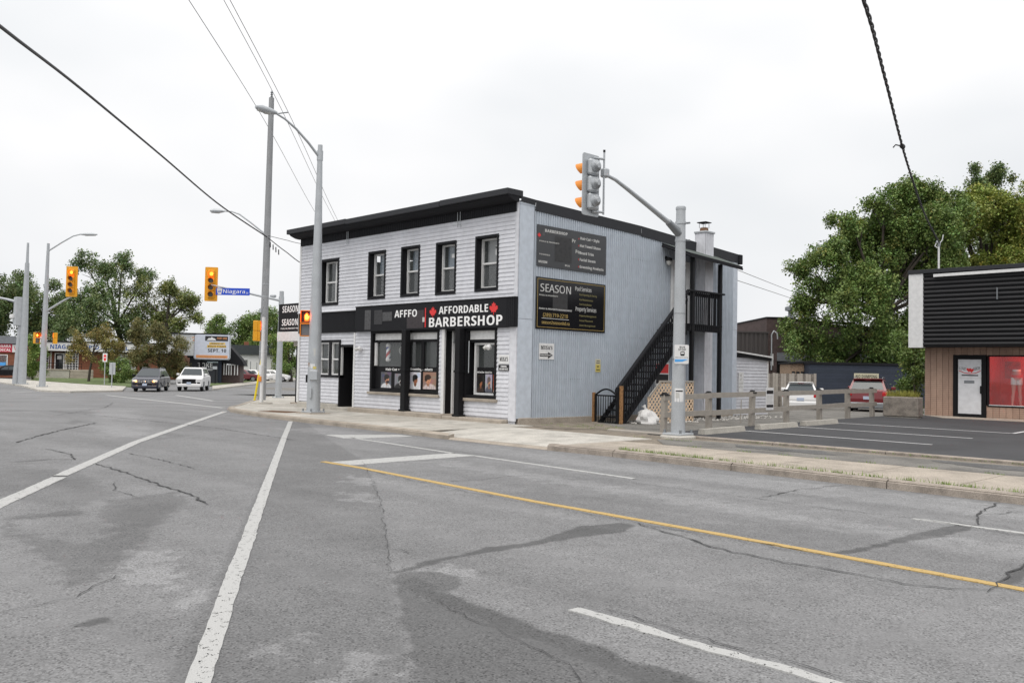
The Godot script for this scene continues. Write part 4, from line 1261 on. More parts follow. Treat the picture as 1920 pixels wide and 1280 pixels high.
	o = thing("arrow_sign", "white plate with serif lettering and black arrow on the corrugated wall", "sign", V(0.03, 1.985, -0.88), 90)
	part(o, "plate", bb(0, 0, 0, 0.635, 0.47, 0.008, 0.003), M.white)
	words(o, "MUSA'S", V(0.07, 0.29, 0.01), 0.49, 0.11, M.ink, true, true)
	part(o, "arrow", G.new().prism(P2([0.03, 0.085, 0.38, 0.085, 0.38, 0.03, 0.58, 0.125, 0.38, 0.22, 0.38, 0.165, 0.03, 0.165]), 0.006, 0.012), M.ink)
	words(o, "Parking Around Back", V(0.05, 0.11, 0.013), 0.46, 0.03, M.letter)
	o = thing("notice_plate", "faded yellow no parking plate on the corrugated wall near the stairs", "sign", V(0.03, 1.645, -3.40), 90)
	part(o, "plate", bb(0, 0, 0, 0.25, 0.4, 0.006, 0.003), M.pale_yellow)
	part(o, "lower_field", bb(0.005, 0.005, 0.004, 0.245, 0.24, 0.008, 0.001), M.faded_yellow)
	words(o, "NO", V(0.07, 0.14, 0.008), 0.1, 0.06, M.ink)
	words(o, "PARKING", V(0.03, 0.05, 0.008), 0.19, 0.04, M.ink)
	words(o, "PRIVATE", V(0.05, 0.33, 0.008), 0.15, 0.025, M.ink)
	words(o, "PROPERTY", V(0.04, 0.27, 0.008), 0.17, 0.025, M.ink)
	o = thing("warning_sign", "red and black warning sign under the stairs behind the signal pole", "sign", V(0.35, 1.25, -6.05), 62)
	part(o, "plate", bb(0, 0, 0, 0.5, 0.75, 0.01, 0.003), M.white)
	part(o, "red_field", b(0.03, 0.4, 0.008, 0.47, 0.7, 0.014), M.red)
	part(o, "black_field", b(0.03, 0.06, 0.008, 0.47, 0.36, 0.014), M.ink)

func build_stairs() -> void:
	var o := thing("outdoor_stairs", "black wooden stairs and railed landing against the corrugated side wall", "stairs")
	var y0 := 0.095
	var top := 3.3
	var n := 16
	var za := -3.62
	var zb := -6.82
	for k in n:
		var f := float(k + 1) / n
		var y := lerpf(y0, top, f)
		var z := lerpf(za, zb, f)
		part(o, "tread", bb(0.12, y - 0.045, z - 0.06, 1.02, y, z + 0.21, 0.006), M.black_soft)
	part(o, "stringer", slanted(1.0, 1.05, za + 0.25, y0 + 0.02, zb, top - 0.05, 0.28), M.black_soft)
	part(o, "stringer", slanted(0.08, 0.13, za + 0.1, y0 + 0.02, zb, top - 0.15, 0.2), M.black_soft)
	# hand rails: outer, and a board fixed to the wall
	part(o, "handrail", slanted(0.98, 1.1, -3.2, 1.13, -6.82, 4.4, 0.1), M.black_soft)
	part(o, "lower_rail", slanted(1.02, 1.06, -3.2, 0.85, -6.82, 4.12, 0.08), M.black_soft)
	var z := -3.3
	while z > -6.8:
		var f := (z + 3.2) / -3.62
		var yt := lerpf(1.08, 4.3, f)
		var yb := maxf(0.1, lerpf(-0.1, 3.0, f))
		part(o, "baluster", b(1.06, yb, z - 0.02, 1.1, yt, z + 0.02), M.black_soft)
		z -= 0.118
	# landing
	z = -6.84
	while z > -8.8:
		part(o, "deck_board", bb(0.05, 3.26, z - 0.135, 1.12, 3.3, z, 0.005), M.black_soft)
		z -= 0.14
	part(o, "deck_beam", b(1.04, 3.06, -8.82, 1.09, 3.26, -6.84), M.black_soft)
	part(o, "deck_beam", b(0.05, 3.06, -6.92, 1.04, 3.26, -6.86), M.black_soft)
	part(o, "handrail", bb(1.02, 4.36, -8.9, 1.16, 4.42, -6.8, 0.01), M.black_soft)
	part(o, "handrail", bb(0.05, 4.36, -8.9, 1.02, 4.42, -8.78, 0.01), M.black_soft)
	part(o, "lower_rail", b(1.04, 4.22, -8.82, 1.075, 4.34, -6.84), M.black_soft)
	z = -6.9
	while z > -8.85:
		part(o, "baluster", b(1.09, 3.1, z - 0.019, 1.12, 4.36, z + 0.019), M.black_soft)
		z -= 0.115
	for k in 7: part(o, "baluster", b(0.12 + k * 0.13, 3.1, -8.86, 0.16 + k * 0.13, 4.36, -8.83), M.black_soft)
	part(o, "post", bb(1.0, 0.08, -8.78, 1.12, 5.42, -8.66, 0.008), M.black)
	part(o, "post", bb(1.0, 0.08, -7.12, 1.12, 5.6, -7.0, 0.008), M.black)
	part(o, "post", bb(1.0, 0.08, -3.32, 1.1, 1.2, -3.22, 0.008), M.black)
	# little roof over the landing
	var r := thing("porch_roof", "small dark shingled lean-to roof above the upper door", "roof")
	var g := G.new()
	var w0 := V(0.05, 6.04, -6.75)
	var w1 := V(0.05, 5.92, -9.95)
	var e0 := V(1.28, 5.60, -6.6)
	var e1 := V(1.28, 5.44, -9.8)
	g.quad(e0, e1, w1, w0)
	part(r, "shingles", g, M.shingle_green)
	g = G.new()
	var dn := V(0, -0.05, 0)
	g.quad(w0 + dn, w1 + dn, e1 + dn, e0 + dn)
	g.quad(e0 + dn * 2.6, e1 + dn * 2.6, e1, e0)
	g.quad(w0 + dn * 2.6, e0 + dn * 2.6, e0, w0)
	g.quad(e1 + dn * 2.6, w1 + dn * 2.6, w1, e1)
	part(r, "fascia", g, M.black_soft)
	for k in 5:
		var f := k / 4.0
		var p0 := w0.lerp(w1, f) + V(0, -0.1, 0)
		var p1 := e0.lerp(e1, f) + V(0, -0.1, 0)
		part(r, "rafter", G.new().tube([p0, p1], 0.035, 4), M.black_soft)
	# upper door
	var d := thing("upper_door", "white upper door at the head of the black stairs", "door", V(0.03, 3.32, -7.3), 90)
	part(d, "frame", frame(0.0, 1.12, 0.0, 2.2, 0.09, 0.07, -0.02), M.white)
	part(d, "leaf", bb(0.09, 0.02, -0.02, 1.03, 2.11, 0.03, 0.005), M.white)
	part(d, "window_light", b(0.3, 1.2, 0.03, 0.82, 1.95, 0.036), M.glass_dark)
	part(d, "knob", G.new().tube([V(0.18, 1.0, 0.03), V(0.18, 1.0, 0.09)], 0.03, 8), M.galv_dark)
	var l := thing("porch_lamp", "round black porch lamp on the wall left of the upper door", "lamp", V(0.03, 5.45, -7.0), 90)
	part(l, "backplate", G.new().tube([V(0, 0.1, 0), V(0, 0.1, 0.03)], 0.07, 10), M.black)
	part(l, "globe", G.new().lathe(V(0, -0.05, 0.12), [Vector2(0.0, -0.12), Vector2(0.07, -0.09), Vector2(0.1, 0.0), Vector2(0.08, 0.08), Vector2(0.03, 0.12)], 12), M.letter_grey)
	part(l, "hood", G.new().lathe(V(0, 0.06, 0.12), [Vector2(0.12, -0.06), Vector2(0.1, 0.03), Vector2(0.0, 0.06)], 12), M.black)
	# gate at the foot of the stairs
	var gt := thing("metal_gate", "low black metal gate with arched top at the foot of the stairs", "gate", V(0, 0.05, -3.35))
	part(gt, "arch", arch_tube(0.12, 0.95, 0.9, 0.18, 0.028), M.black)
	for x in [0.12, 0.95]: part(gt, "upright", bb(x - 0.028, 0.03, -0.028, x + 0.028, 0.92, 0.028, 0.006), M.black)
	for y in [0.06, 0.88]: part(gt, "rail", bb(0.14, y - 0.02, -0.018, 0.93, y + 0.025, 0.018, 0.005), M.black)
	for k in 7: part(gt, "bar", b(0.215 + k * 0.096, 0.08, -0.009, 0.233 + k * 0.096, 0.88, 0.009), M.black)
	for q in [[0.04, 1.0, "narrow new wooden post on the wall side of the arched gate"], [1.13, 1.22, "new wooden post on the right of the arched gate"]]:
		solo("gate_post", G.new().bev(V(q[0] - 0.045, 0.02, -0.05), V(q[0] + 0.045, q[1], 0.05), 0.008), M.wood_new, q[2], "post", V(0, 0.02, -3.33), Vector3.ZERO, "posts of the gate")
	# lattice round the foot of the landing
	var la := thing("lattice_screen", "tan diagonal lattice screen below the landing", "screen", V(1.3, 0.06, -4.45), 90)
	var outline := P2([0.0, 0.0, 2.4, 0.0, 2.4, 1.3, 0.55, 1.3, 0.0, 0.85])
	for dir in [-1, 1]:
		for k in range(-14, 40):
			var c := k * 0.175
			var line := PackedVector2Array([Vector2(c - dir * 3.0, -3.0), Vector2(c + dir * 3.0, 3.0)])
			for seg in Geometry2D.intersect_polyline_with_polygon(line, outline):
				var p: Vector2 = seg[0]
				var q: Vector2 = seg[seg.size() - 1]
				if p.distance_to(q) < 0.06: continue
				var mid := (p + q) / 2.0
				if not shared.has("slat"): shared.slat = b(-0.5, -0.024, -0.004, 0.5, 0.024, 0.004).mesh()
				var s := part(la, "slat", shared.slat, M.lattice, V(mid.x, mid.y, dir * 0.0045), V(0, 0, rad_to_deg((q - p).angle())))
				s.scale.x = p.distance_to(q)
	part(la, "cap_rail", bb(0.55, 1.3, -0.03, 2.42, 1.36, 0.03, 0.006), M.wood_grey)
	var dr := part(la, "brace", bb(-0.36, -0.03, 0.01, 0.36, 0.03, 0.04, 0.006), M.wood_grey, V(0.27, 1.08, 0), V(0, 0, 39))
	for x in [0.0, 2.4]: part(la, "end_strip", b(x - 0.02, 0.0, -0.02, x + 0.02, 0.85 if x < 1 else 1.3, -0.006), M.lattice)
	# sack and stones
	var sk := thing("sack", "slumped white woven sack with reddish stain beside the lattice", "sack", V(1.42, 0.1, -4.3))
	var g2 := G.new()
	var rows := []
	for a in 9:
		var row := []
		var f := a / 8.0
		for j in 17:
			var an := TAU * j / 16.0
			var rad := 0.36 * sqrt(maxf(0.0, 1.0 - pow(f, 2.2))) * (1.0 + 0.14 * sin(an * 3.0 + a * 0.9) + 0.09 * sin(an * 5.0 - a))
			row.append(V(cos(an) * rad * 0.85 - 0.1 * f, f * 0.44 + 0.01, sin(an) * rad * 1.05))
		rows.append(row)
	for a in 8:
		for j in 16: g2.out([rows[a][j], rows[a][j + 1], rows[a + 1][j + 1], rows[a + 1][j]], V(0, 0.1, 0))
	part(sk, "cloth", g2, M.sack)
	part(sk, "tied_neck", G.new().tube([V(-0.1, 0.4, 0), V(-0.12, 0.47, 0.02), V(-0.16, 0.55, 0.05)], [0.09, 0.035, 0.075], 9), M.sack)
	part(sk, "printed_patch", blob_mesh(V(-0.22, 0.12, 0.14), V(0.12, 0.1, 0.16)), M.sack_red)
	stones("gravel", P2([0.2, -3.7, 1.7, -4.0, 1.75, -6.6, 0.2, -6.6]), 240, 0.1, M.pebble)
	stones("gravel", P2([0.1, -7.2, 1.6, -7.2, 1.6, -12.5, 0.1, -12.5]), 240, 0.1, M.pebble)

func blob_mesh(c: Vector3, r: Vector3) -> G:
	var g := G.new()
	for a in 6:
		for j in 10:
			var q := []
			for e in [[a, j], [a, j + 1], [a + 1, j + 1], [a + 1, j]]:
				var th: float = PI * e[0] / 6.0
				var ph: float = TAU * e[1] / 10.0
				q.append(c + V(sin(th) * cos(ph) * r.x, cos(th) * r.y, sin(th) * sin(ph) * r.z))
			if a == 0: g.out([q[0], q[2], q[3]], c)
			elif a == 5: g.out([q[0], q[1], q[2]], c)
			else: g.out(q, c)
	return g

func stones(called: String, area: PackedVector2Array, count: int, y: float, material: Material) -> void:
	var mm := MultiMesh.new()
	mm.transform_format = MultiMesh.TRANSFORM_3D
	mm.mesh = blob_mesh(Vector3.ZERO, V(0.045, 0.03, 0.038)).mesh()
	mm.instance_count = count
	var box := Rect2(area[0], Vector2.ZERO)
	for p in area: box = box.expand(p)
	var k := 0
	while k < count:
		var p := Vector2(rng.randf_range(box.position.x, box.end.x), rng.randf_range(box.position.y, box.end.y))
		if not Geometry2D.is_point_in_polygon(p, area): continue
		mm.set_instance_transform(k, Transform3D(Basis.from_euler(V(rng.randf() * 3, rng.randf() * 6, 0)).scaled(Vector3.ONE * rng.randf_range(0.4, 1.2)), V(p.x, y + 0.01, p.y)))
		k += 1
	var o := MultiMeshInstance3D.new()
	o.name = numbered(called)
	o.multimesh = mm
	o.material_override = material
	add_child(o)
	o.set_meta("kind", "stuff")
	tag(o, "scattered pale pebbles on the yard by the side wall", "gravel")

func arch_tube(x0: float, x1: float, y: float, rise: float, r: float) -> G:
	var pts := []
	for k in 13:
		var f := k / 12.0
		pts.append(V(lerpf(x0, x1, f), y + sin(f * PI) * rise, 0))
	return G.new().tube(pts, r, 6)

# plank that climbs along z in the y,z plane; h is its vertical depth, y its top
func slanted(x0: float, x1: float, za: float, ya: float, zb: float, yb: float, h: float) -> G:
	var g := G.new()
	var c := V((x0 + x1) / 2.0, (ya + yb - h) / 2.0, (za + zb) / 2.0)
	var p := func(x: float, e: int, up: bool) -> Vector3: return V(x, (ya if e == 0 else yb) - (0.0 if up else h), za if e == 0 else zb)
	for x in [x0, x1]: g.out([p.call(x, 0, false), p.call(x, 1, false), p.call(x, 1, true), p.call(x, 0, true)], c)
	for u in [false, true]: g.out([p.call(x0, 0, u), p.call(x1, 0, u), p.call(x1, 1, u), p.call(x0, 1, u)], c)
	for e in [0, 1]: g.out([p.call(x0, e, false), p.call(x1, e, false), p.call(x1, e, true), p.call(x0, e, true)], c)
	return g

# ---------------------------------------------------------------- street furniture
func flange(parent: Node3D, r: float) -> void:
	part(parent, "base_plate", bb(-r * 1.45, 0.0, -r * 1.45, r * 1.45, 0.045, r * 1.45, 0.01), M.galv)
	for a in [-1, 1]:
		for c in [-1, 1]:
			part(parent, "anchor_bolt", G.new().tube([V(a * r * 1.2, 0.04, c * r * 1.2), V(a * r * 1.2, 0.13, c * r * 1.2)], 0.028, 6), M.galv_dark)

# signal head facing +z of its node, bottom at y 0; sections counted from the top
func signal_parts(h: Node3D, n: int, plate_w: float, body: Material, plate: Material, lit: bool, sec := 0.36) -> float:
	var tall := n * sec
	var edge := (plate_w - 0.32) / 2.0
	part(h, "back_plate", G.new().prism(rounded(-plate_w / 2.0, -edge, plate_w / 2.0, tall + edge, 0.05), -0.02, 0.0), plate)
	for k in n:
		var y := tall - (k + 0.5) * sec
		var o := part(h, "signal_section", bb(-0.165, y - sec / 2.0 + 0.005, -0.01, 0.165, y + sec / 2.0 - 0.005, 0.1, 0.02), body)
		# lens
		var on := lit and k == 0
		part(o, "lens", G.new().tube([V(0, y, 0.09), V(0, y, 0.115)], 0.125, 18), M.red_lit if on else M.lens_dark)
		if on:
			part(o, "lamp_core", G.new().tube([V(0.02, y - 0.01, 0.11), V(0.02, y - 0.01, 0.122)], 0.085, 14), M.amber_core)
			var om := OmniLight3D.new()
			om.name = "signal_light"
			om.position = V(0, y, 0.18)
			om.light_color = Color(1.0, 0.3, 0.1)
			om.light_energy = 0.25
			om.light_size = 0.1
			om.omni_range = 12.0
			om.omni_attenuation = 2.0
			om.shadow_enabled = true
			h.add_child(om)
		# visor: open tube cut away below
		var g := G.new()
		for j in 18:
			var a0 := -PI * 0.28 + PI * 1.56 * j / 18.0
			var a1 := -PI * 0.28 + PI * 1.56 * (j + 1) / 18.0
			var l0 := 0.12 + 0.16 * clampf(sin(a0) * 0.6 + 0.5, 0.0, 1.0)
			var l1 := 0.12 + 0.16 * clampf(sin(a1) * 0.6 + 0.5, 0.0, 1.0)
			var p := V(cos(a0) * 0.14, y + sin(a0) * 0.14, 0.08)
			var q := V(cos(a1) * 0.14, y + sin(a1) * 0.14, 0.08)
			g.quad(p, p + V(0, 0, l0), q + V(0, 0, l1), q)
		part(o, "visor", g, M.signal_orange)
	return tall

func rounded(x0: float, y0: float, x1: float, y1: float, r: float) -> PackedVector2Array:
	var p := PackedVector2Array()
	for c in [[x1 - r, y0 + r, -90.0], [x1 - r, y1 - r, 0.0], [x0 + r, y1 - r, 90.0], [x0 + r, y0 + r, 180.0]]:
		for k in 5:
			var a := deg_to_rad(c[2] + k * 22.5)
			p.append(Vector2(c[0] + cos(a) * r, c[1] + sin(a) * r))
	return p

# pedestrian head facing +z, bottom at y 0
func walk_head(called: String, label: String, at: Vector3, turn: float, body: Material, yellow_front: bool, s := 1.0) -> Node3D:
	var h := thing(called, label, "pedestrian signal", at, turn, "pedestrian signals")
	for k in 2:
		var y := 0.43 * s * (1 - k)
		var o := part(h, "signal_box", bb(-0.2 * s, y, -0.16 * s, 0.2 * s, y + 0.42 * s, 0.04 * s, 0.02), body)
		part(o, "hood", frame(-0.2 * s, 0.2 * s, y + 0.005, y + 0.415 * s, 0.02, 0.13 * s, 0.04 * s), M.signal_orange if not yellow_front else body)
		part(o, "face", b(-0.17 * s, y + 0.03 * s, 0.04 * s, 0.17 * s, y + 0.39 * s, 0.05 * s), M.ink if k == 0 else M.screen_grey)
		if k == 0:
			var hand := part(o, "hand_symbol", hand_shape(0.27 * s), M.hand_lit, V(0, y + 0.07 * s, 0.05 * s))
			part(o, "hand_glow", hand_shape(0.18 * s), M.hand_core, V(0, y + 0.12 * s, 0.056 * s))
			hand.set_meta("label", "lit orange raised hand")
			var om := OmniLight3D.new()
			om.name = "hand_light"
			om.position = V(0, y + 0.2 * s, 0.16 * s)
			om.light_color = Color(1.0, 0.35, 0.1)
			om.light_energy = 0.08
			om.light_size = 0.1
			om.omni_attenuation = 2.0
			om.shadow_enabled = true
			h.add_child(om)
	return h

func hand_shape(s: float) -> G:
	return G.new().prism(P2([-0.22 * s, 0.0, 0.2 * s, 0.0, 0.3 * s, 0.32 * s, 0.44 * s, 0.62 * s, 0.34 * s, 0.66 * s, 0.2 * s, 0.48 * s, 0.16 * s, 0.9 * s, 0.07 * s, 0.92 * s, 0.04 * s, 1.0 * s, -0.06 * s, 1.0 * s, -0.08 * s, 0.92 * s, -0.18 * s, 0.9 * s, -0.2 * s, 0.76 * s, -0.3 * s, 0.72 * s, -0.3 * s, 0.3 * s]), 0.0, 0.006)

func cobra_head(parent: Node3D, at: Vector3, dir: Vector3, l := 0.62) -> void:
	var s := part(parent, "luminaire", G.new().tube([at - dir * 0.05, at + dir * l * 0.25, at + dir * l * 0.7, at + dir * l], [0.05, 0.1, 0.115, 0.05], 10), M.galv)
	s.set_meta("label", "flat grey street light head")
	part(s, "lens", G.new().tube([at + dir * l * 0.3 + V(0, -0.05, 0), at + dir * l * 0.9 + V(0, -0.05, 0)], [0.08, 0.06], 8), M.letter_grey)

func build_street() -> void:
	# --- signal pole at the parking lot, right
	var p := thing("signal_pole", "tall galvanised signal pole with curved arm at the parking lot kerb", "pole", V(5.56, 0.13, 0.03))
	part(p, "footing", G.new().lathe(Vector3.ZERO, [Vector2(0.42, -0.05), Vector2(0.42, 0.03), Vector2(0.36, 0.06), Vector2(0.0, 0.06)], 24), M.concrete_new)
	flange_at(p, 0.06, 0.19)
	part(p, "shaft", G.new().tube([V(0, 0.06, 0), V(0, 1.8, 0), V(0, 1.8, 0), V(0, 5.5, 0)], [0.172, 0.158, 0.150, 0.112], 16), M.galv)
	part(p, "joint_ring", G.new().lathe(V(0, 1.86, 0), [Vector2(0.16, -0.012), Vector2(0.166, 0.0), Vector2(0.152, 0.012)], 16), M.galv_dark)
	part(p, "joint_ring", G.new().lathe(V(0, 2.95, 0), [Vector2(0.14, -0.01), Vector2(0.146, 0.0), Vector2(0.136, 0.01)], 16), M.galv_dark)
	part(p, "cap", G.new().lathe(V(0, 5.5, 0), [Vector2(0.122, -0.06), Vector2(0.122, 0.0), Vector2(0.09, 0.03), Vector2(0.0, 0.035)], 16), M.galv)
	for y in [4.7, 5.12]:
		part(p, "clamp_band", G.new().lathe(V(0, y, 0), [Vector2(0.12, -0.03), Vector2(0.132, -0.03), Vector2(0.132, 0.03), Vector2(0.118, 0.03)], 16), M.galv)
		part(p, "clamp_bolt", bb(0.1, y - 0.02, -0.12, 0.2, y + 0.02, -0.08, 0.006), M.galv_dark)
	var arm := [V(0, 4.98, 0.12), V(0, 5.11, 0.6), V(0, 5.36, 1.3), V(0, 5.62, 2.05), V(0, 5.76, 2.48), V(0, 5.82, 2.85)]
	part(p, "arm_socket", G.new().tube([V(0, 4.86, 0.08), V(0, 5.08, 0.5)], [0.095, 0.08], 8), M.galv_dark)
	part(p, "arm", G.new().tube(arm, [0.066, 0.062, 0.055, 0.047, 0.04, 0.036], 12), M.galv)
	part(p, "arm_clamp", bb(-0.06, 5.74, 2.78, 0.1, 5.94, 2.95, 0.03), M.galv)
	part(p, "hand_hole", bb(0.14, 0.55, -0.05, 0.165, 0.8, 0.05, 0.01), M.galv)
	var pl := thing("pole_notice", "white paper notice with black print taped to the right signal pole", "notice", V(5.56, 0, 0.03), 46)
	part(pl, "paper", curved_plate(0.165, 0.98, 1.3, -44.0, 34.0), M.white)
	part(pl, "print", curved_plate(0.167, 1.07, 1.2, -34.0, -4.0), M.letter_grey)
	part(pl, "print", curved_plate(0.167, 1.22, 1.25, -34.0, 26.0), M.ink)
	var bs := thing("bus_stop_sign", "white bus stop plate fixed to the right signal pole", "sign", V(5.56, 1.83, 0.03), 46)
	part(bs, "plate", G.new().prism(rounded(-0.14, 0.05, 0.2, 0.5, 0.03), 0.165, 0.172), M.white)
	words(bs, "BUS", V(-0.02, 0.42, 0.172), 0.13, 0.045, M.ink)
	words(bs, "STOP", V(-0.05, 0.36, 0.172), 0.18, 0.045, M.ink)
	part(bs, "bus_symbol", G.new().prism(rounded(-0.0, 0.24, 0.1, 0.34, 0.02), 0.171, 0.176), M.ink)
	part(bs, "bus_window", b(0.015, 0.285, 0.175, 0.085, 0.32, 0.179), M.white)
	words(bs, "905-357-7278", V(-0.12, 0.185, 0.172), 0.3, 0.025, M.ink, false)
	part(bs, "blue_swoosh", G.new().prism(P2([-0.13, 0.09, 0.05, 0.1, 0.19, 0.16, -0.13, 0.155]), 0.171, 0.176), M.sky_blue)
	# signal head hung from the arm, seen from behind; it faces along the street
	var h := thing("traffic_signal", "three light traffic signal with grey back plate seen from behind", "traffic signal", V(5.5, 5.1, 3.28), -90, "traffic signals")
	var tall := signal_parts(h, 3, 0.54, M.signal_yellow, M.galv, false, 0.37)
	for k in 3:
		var y := tall - (k + 0.5) * 0.37
		part(h, "section_back", bb(-0.16, y - 0.175, -0.14, 0.16, y + 0.175, -0.02, 0.04), M.galv)
		part(h, "reflector_back", G.new().tube([V(0, y + 0.02, -0.13), V(0, y + 0.02, -0.2), V(0, y + 0.02, -0.24)], [0.14, 0.12, 0.05], 14), M.galv)
	part(h, "hanger_tube", G.new().tube([V(-0.33, -0.05, -0.1), V(-0.33, tall + 0.2, -0.1)], 0.022, 8), M.galv)
	for y in [-0.02, tall + 0.03]: part(h, "bracket", G.new().tube([V(-0.02, y, -0.06), V(-0.33, y + 0.02, -0.1)], 0.026, 8), M.galv)
	part(h, "hanger_cap", G.new().tube([V(-0.33, tall + 0.2, -0.1), V(-0.33, tall + 0.25, -0.1)], 0.026, 8), M.black)

	# --- street light and walk signal in front of the shop
	p = thing("street_light", "tall tapered street light pole in front of the barbershop", "street light", V(-7.16, 0.13, 2.14))
	part(p, "footing", bb(-0.42, -0.06, -0.4, 0.42, 0.03, 0.4, 0.02), M.concrete_tan)
	flange_at(p, 0.03, 0.2)
	part(p, "shaft", G.new().tube([V(0, 0.03, 0), V(0, 3.4, 0), V(0, 3.4, 0), V(0, 8.75, 0)], [0.225, 0.19, 0.182, 0.075], 16), M.galv)
	part(p, "hand_hole", bb(0.08, 0.5, 0.2, 0.2, 0.85, 0.225, 0.01), M.galv)
	part(p, "clamp_band", G.new().lathe(V(0, 8.4, 0), [Vector2(0.09, -0.16), Vector2(0.1, -0.16), Vector2(0.1, 0.16), Vector2(0.09, 0.16)], 12), M.galv)
	part(p, "arm", G.new().tube([V(0, 8.4, 0.08), V(0, 8.75, 0.45), V(0, 9.1, 0.9), V(0, 9.33, 1.3), V(0, 9.45, 1.65)], [0.045, 0.042, 0.038, 0.034, 0.03], 10), M.galv)
	cobra_head(p, V(0, 9.46, 1.65), V(0, 0.05, 1).normalized(), 0.68)
	var st := thing("pole_stickers", "small stickers and posted papers on the street light by the shop", "stickers", V(-7.16, 0.13, 2.14), 46)
	part(st, "sticker", curved_plate(0.206, 1.5, 1.64, -70, -35), M.wood_new)
	part(st, "sticker", curved_plate(0.208, 1.46, 1.6, -33, 15), M.white)
	part(st, "sticker", curved_plate(0.210, 1.44, 1.52, 0, 28), M.faded_yellow)
	part(st, "sticker", curved_plate(0.203, 1.86, 2.1, -5, 20), M.letter_grey)
	part(st, "control_box", bb(-0.1, 1.08, 0.18, 0.16, 1.4, 0.28, 0.02), M.galv)
	part(st, "push_button", bb(-0.26, 1.0, 0.0, -0.2, 1.25, 0.08, 0.01), M.black)
	walk_head("walk_signal", "walk signal with lit hand on the street light before the barbershop", V(-7.42, 2.62, 2.3), 46, M.black, false)

	# --- leaning concrete utility pole at the corner
	p = thing("utility_pole", "thick grey concrete utility pole at the street corner", "utility pole", V(-21.2, -0.02, -3.66))
	part(p, "shaft", G.new().tube([V(0, -0.1, 0), V(0.1, 7.3, 0.0), V(0.19, 14.65, 0.02)], [0.2, 0.165, 0.125], 18), M.pole_concrete)
	for k in 34:
		var y := 2.3 + k * 0.36
		var r := lerpf(0.197, 0.125, y / 14.65)
		part(p, "step_hole", G.new().tube([V(0.013 * y + r * 0.62, y, r * 0.72), V(0.013 * y + r * 0.68, y, r * 0.78)], 0.017, 6), M.ink)
	part(p, "insulator", G.new().lathe(V(0.2, 14.65, 0.02), [Vector2(0.03, 0), Vector2(0.07, 0.06), Vector2(0.03, 0.1), Vector2(0.07, 0.16), Vector2(0.03, 0.2), Vector2(0.07, 0.26), Vector2(0.02, 0.36)], 10), M.galv_dark)
	for q in [[-0.52, 0.45, 14.1], [0.62, -0.55, 13.95]]:
		part(p, "cross_bracket", G.new().tube([V(0.19, 13.85, 0.0), V(0.19 + q[0] * 0.5, 13.9, q[1] * 0.5), V(0.19 + q[0], q[2], q[1])], 0.03, 6), M.galv_dark)
	for y in [1.6, 2.35, 5.0, 5.6]: part(p, "steel_band", G.new().lathe(V(0.0135 * y, y, 0), [Vector2(lerpf(0.198, 0.126, y / 14.65) + 0.006, -0.02), Vector2(lerpf(0.198, 0.126, y / 14.65) + 0.006, 0.02)], 16), M.galv)
	part(p, "junction_box", bb(0.0, 4.2, 0.18, 0.13, 4.42, 0.26, 0.02), M.galv)
	part(p, "light_arm", G.new().tube([V(0.11, 8.0, 0.1), V(-0.4, 8.55, 0.6), V(-0.8, 8.95, 1.0), V(-1.05, 9.08, 1.3), V(-1.3, 9.08, 1.6)], [0.04, 0.038, 0.035, 0.032, 0.03], 8), M.galv)
	cobra_head(p, V(-1.3, 9.08, 1.6), V(-0.62, 0, 0.78), 0.62)
	for k in 5:
		part(p, "splice_case", G.new().tube([V(0.15 + k * 0.11, 7.75 - k * 0.12, 0.0 - k * 0.09), V(0.17 + k * 0.11, 7.5 - k * 0.12, -k * 0.09)], 0.03, 6), M.wire)
	var gd := thing("guy_guard", "bright yellow guard tube leaning beside the utility pole", "guard", V(-20.55, -0.02, -3.05))
	part(gd, "tube", G.new().tube([V(-0.02, 0.0, 0.1), V(0.16, 2.0, -0.12)], 0.05, 8), M.yellow_tube)
	part(gd, "guy_wire", G.new().tube([V(0.16, 2.0, -0.12), V(0.3, 3.4, -0.3)], 0.01, 5), M.wire_grey)

	# --- short white post with yellow walk signals
	p = thing("signal_post", "short white post with yellow signal heads at the corner kerb", "post", V(-15.75, 0.06, -0.68))
	part(p, "footing", bb(-0.35, -0.03, -0.35, 0.35, 0.07, 0.35, 0.03), M.concrete)
	part(p, "shaft", G.new().tube([V(0, 0.05, 0), V(0.02, 3.6, 0)], 0.075, 12), M.white)
	part(p, "push_button", bb(-0.12, 0.92, 0.06, 0.1, 1.14, 0.12, 0.02), M.signal_orange)
	part(p, "walk_plate", bb(-0.13, 1.2, 0.07, 0.1, 1.62, 0.085, 0.006), M.white)
	walk_head("walk_signal", "yellow walk signal turned away on the short white corner post", V(-16.0, 2.66, -0.55), 46 + 100, M.signal_yellow, true)
	# --- signal pole at the far side of the corner, with mast arm and street name
	p = thing("signal_pole", "galvanised corner pole carrying the street name arm behind the utility pole", "pole", V(-25.14, -0.08, -6.78))
	flange_at(p, 0.0, 0.17)
	part(p, "shaft", G.new().tube([V(0, 0, 0), V(0.08, 5.75, 0)], [0.18, 0.115], 14), M.galv)
	part(p, "arm", G.new().tube([V(0.05, 5.25, 0.1), V(-0.6, 5.5, 1.2), V(-1.3, 5.78, 2.3), V(-1.85, 5.95, 3.1)], [0.07, 0.058, 0.045, 0.036], 10), M.galv)
	part(p, "clamp_band", G.new().lathe(V(0.07, 5.2, 0), [Vector2(0.12, -0.25), Vector2(0.14, -0.25), Vector2(0.14, 0.25), Vector2(0.12, 0.25)], 12), M.galv)
	part(p, "detector", bb(-0.5, 5.4, 0.2, -0.1, 5.55, 0.4, 0.03), M.galv)
	h = thing("traffic_signal", "yellow four light traffic signal showing red beside the blue street sign", "traffic signal", V(-27.1, 5.18, -3.75), 56, "traffic signals")
	signal_parts(h, 4, 0.66, M.signal_yellow, M.signal_yellow, true, 0.37)
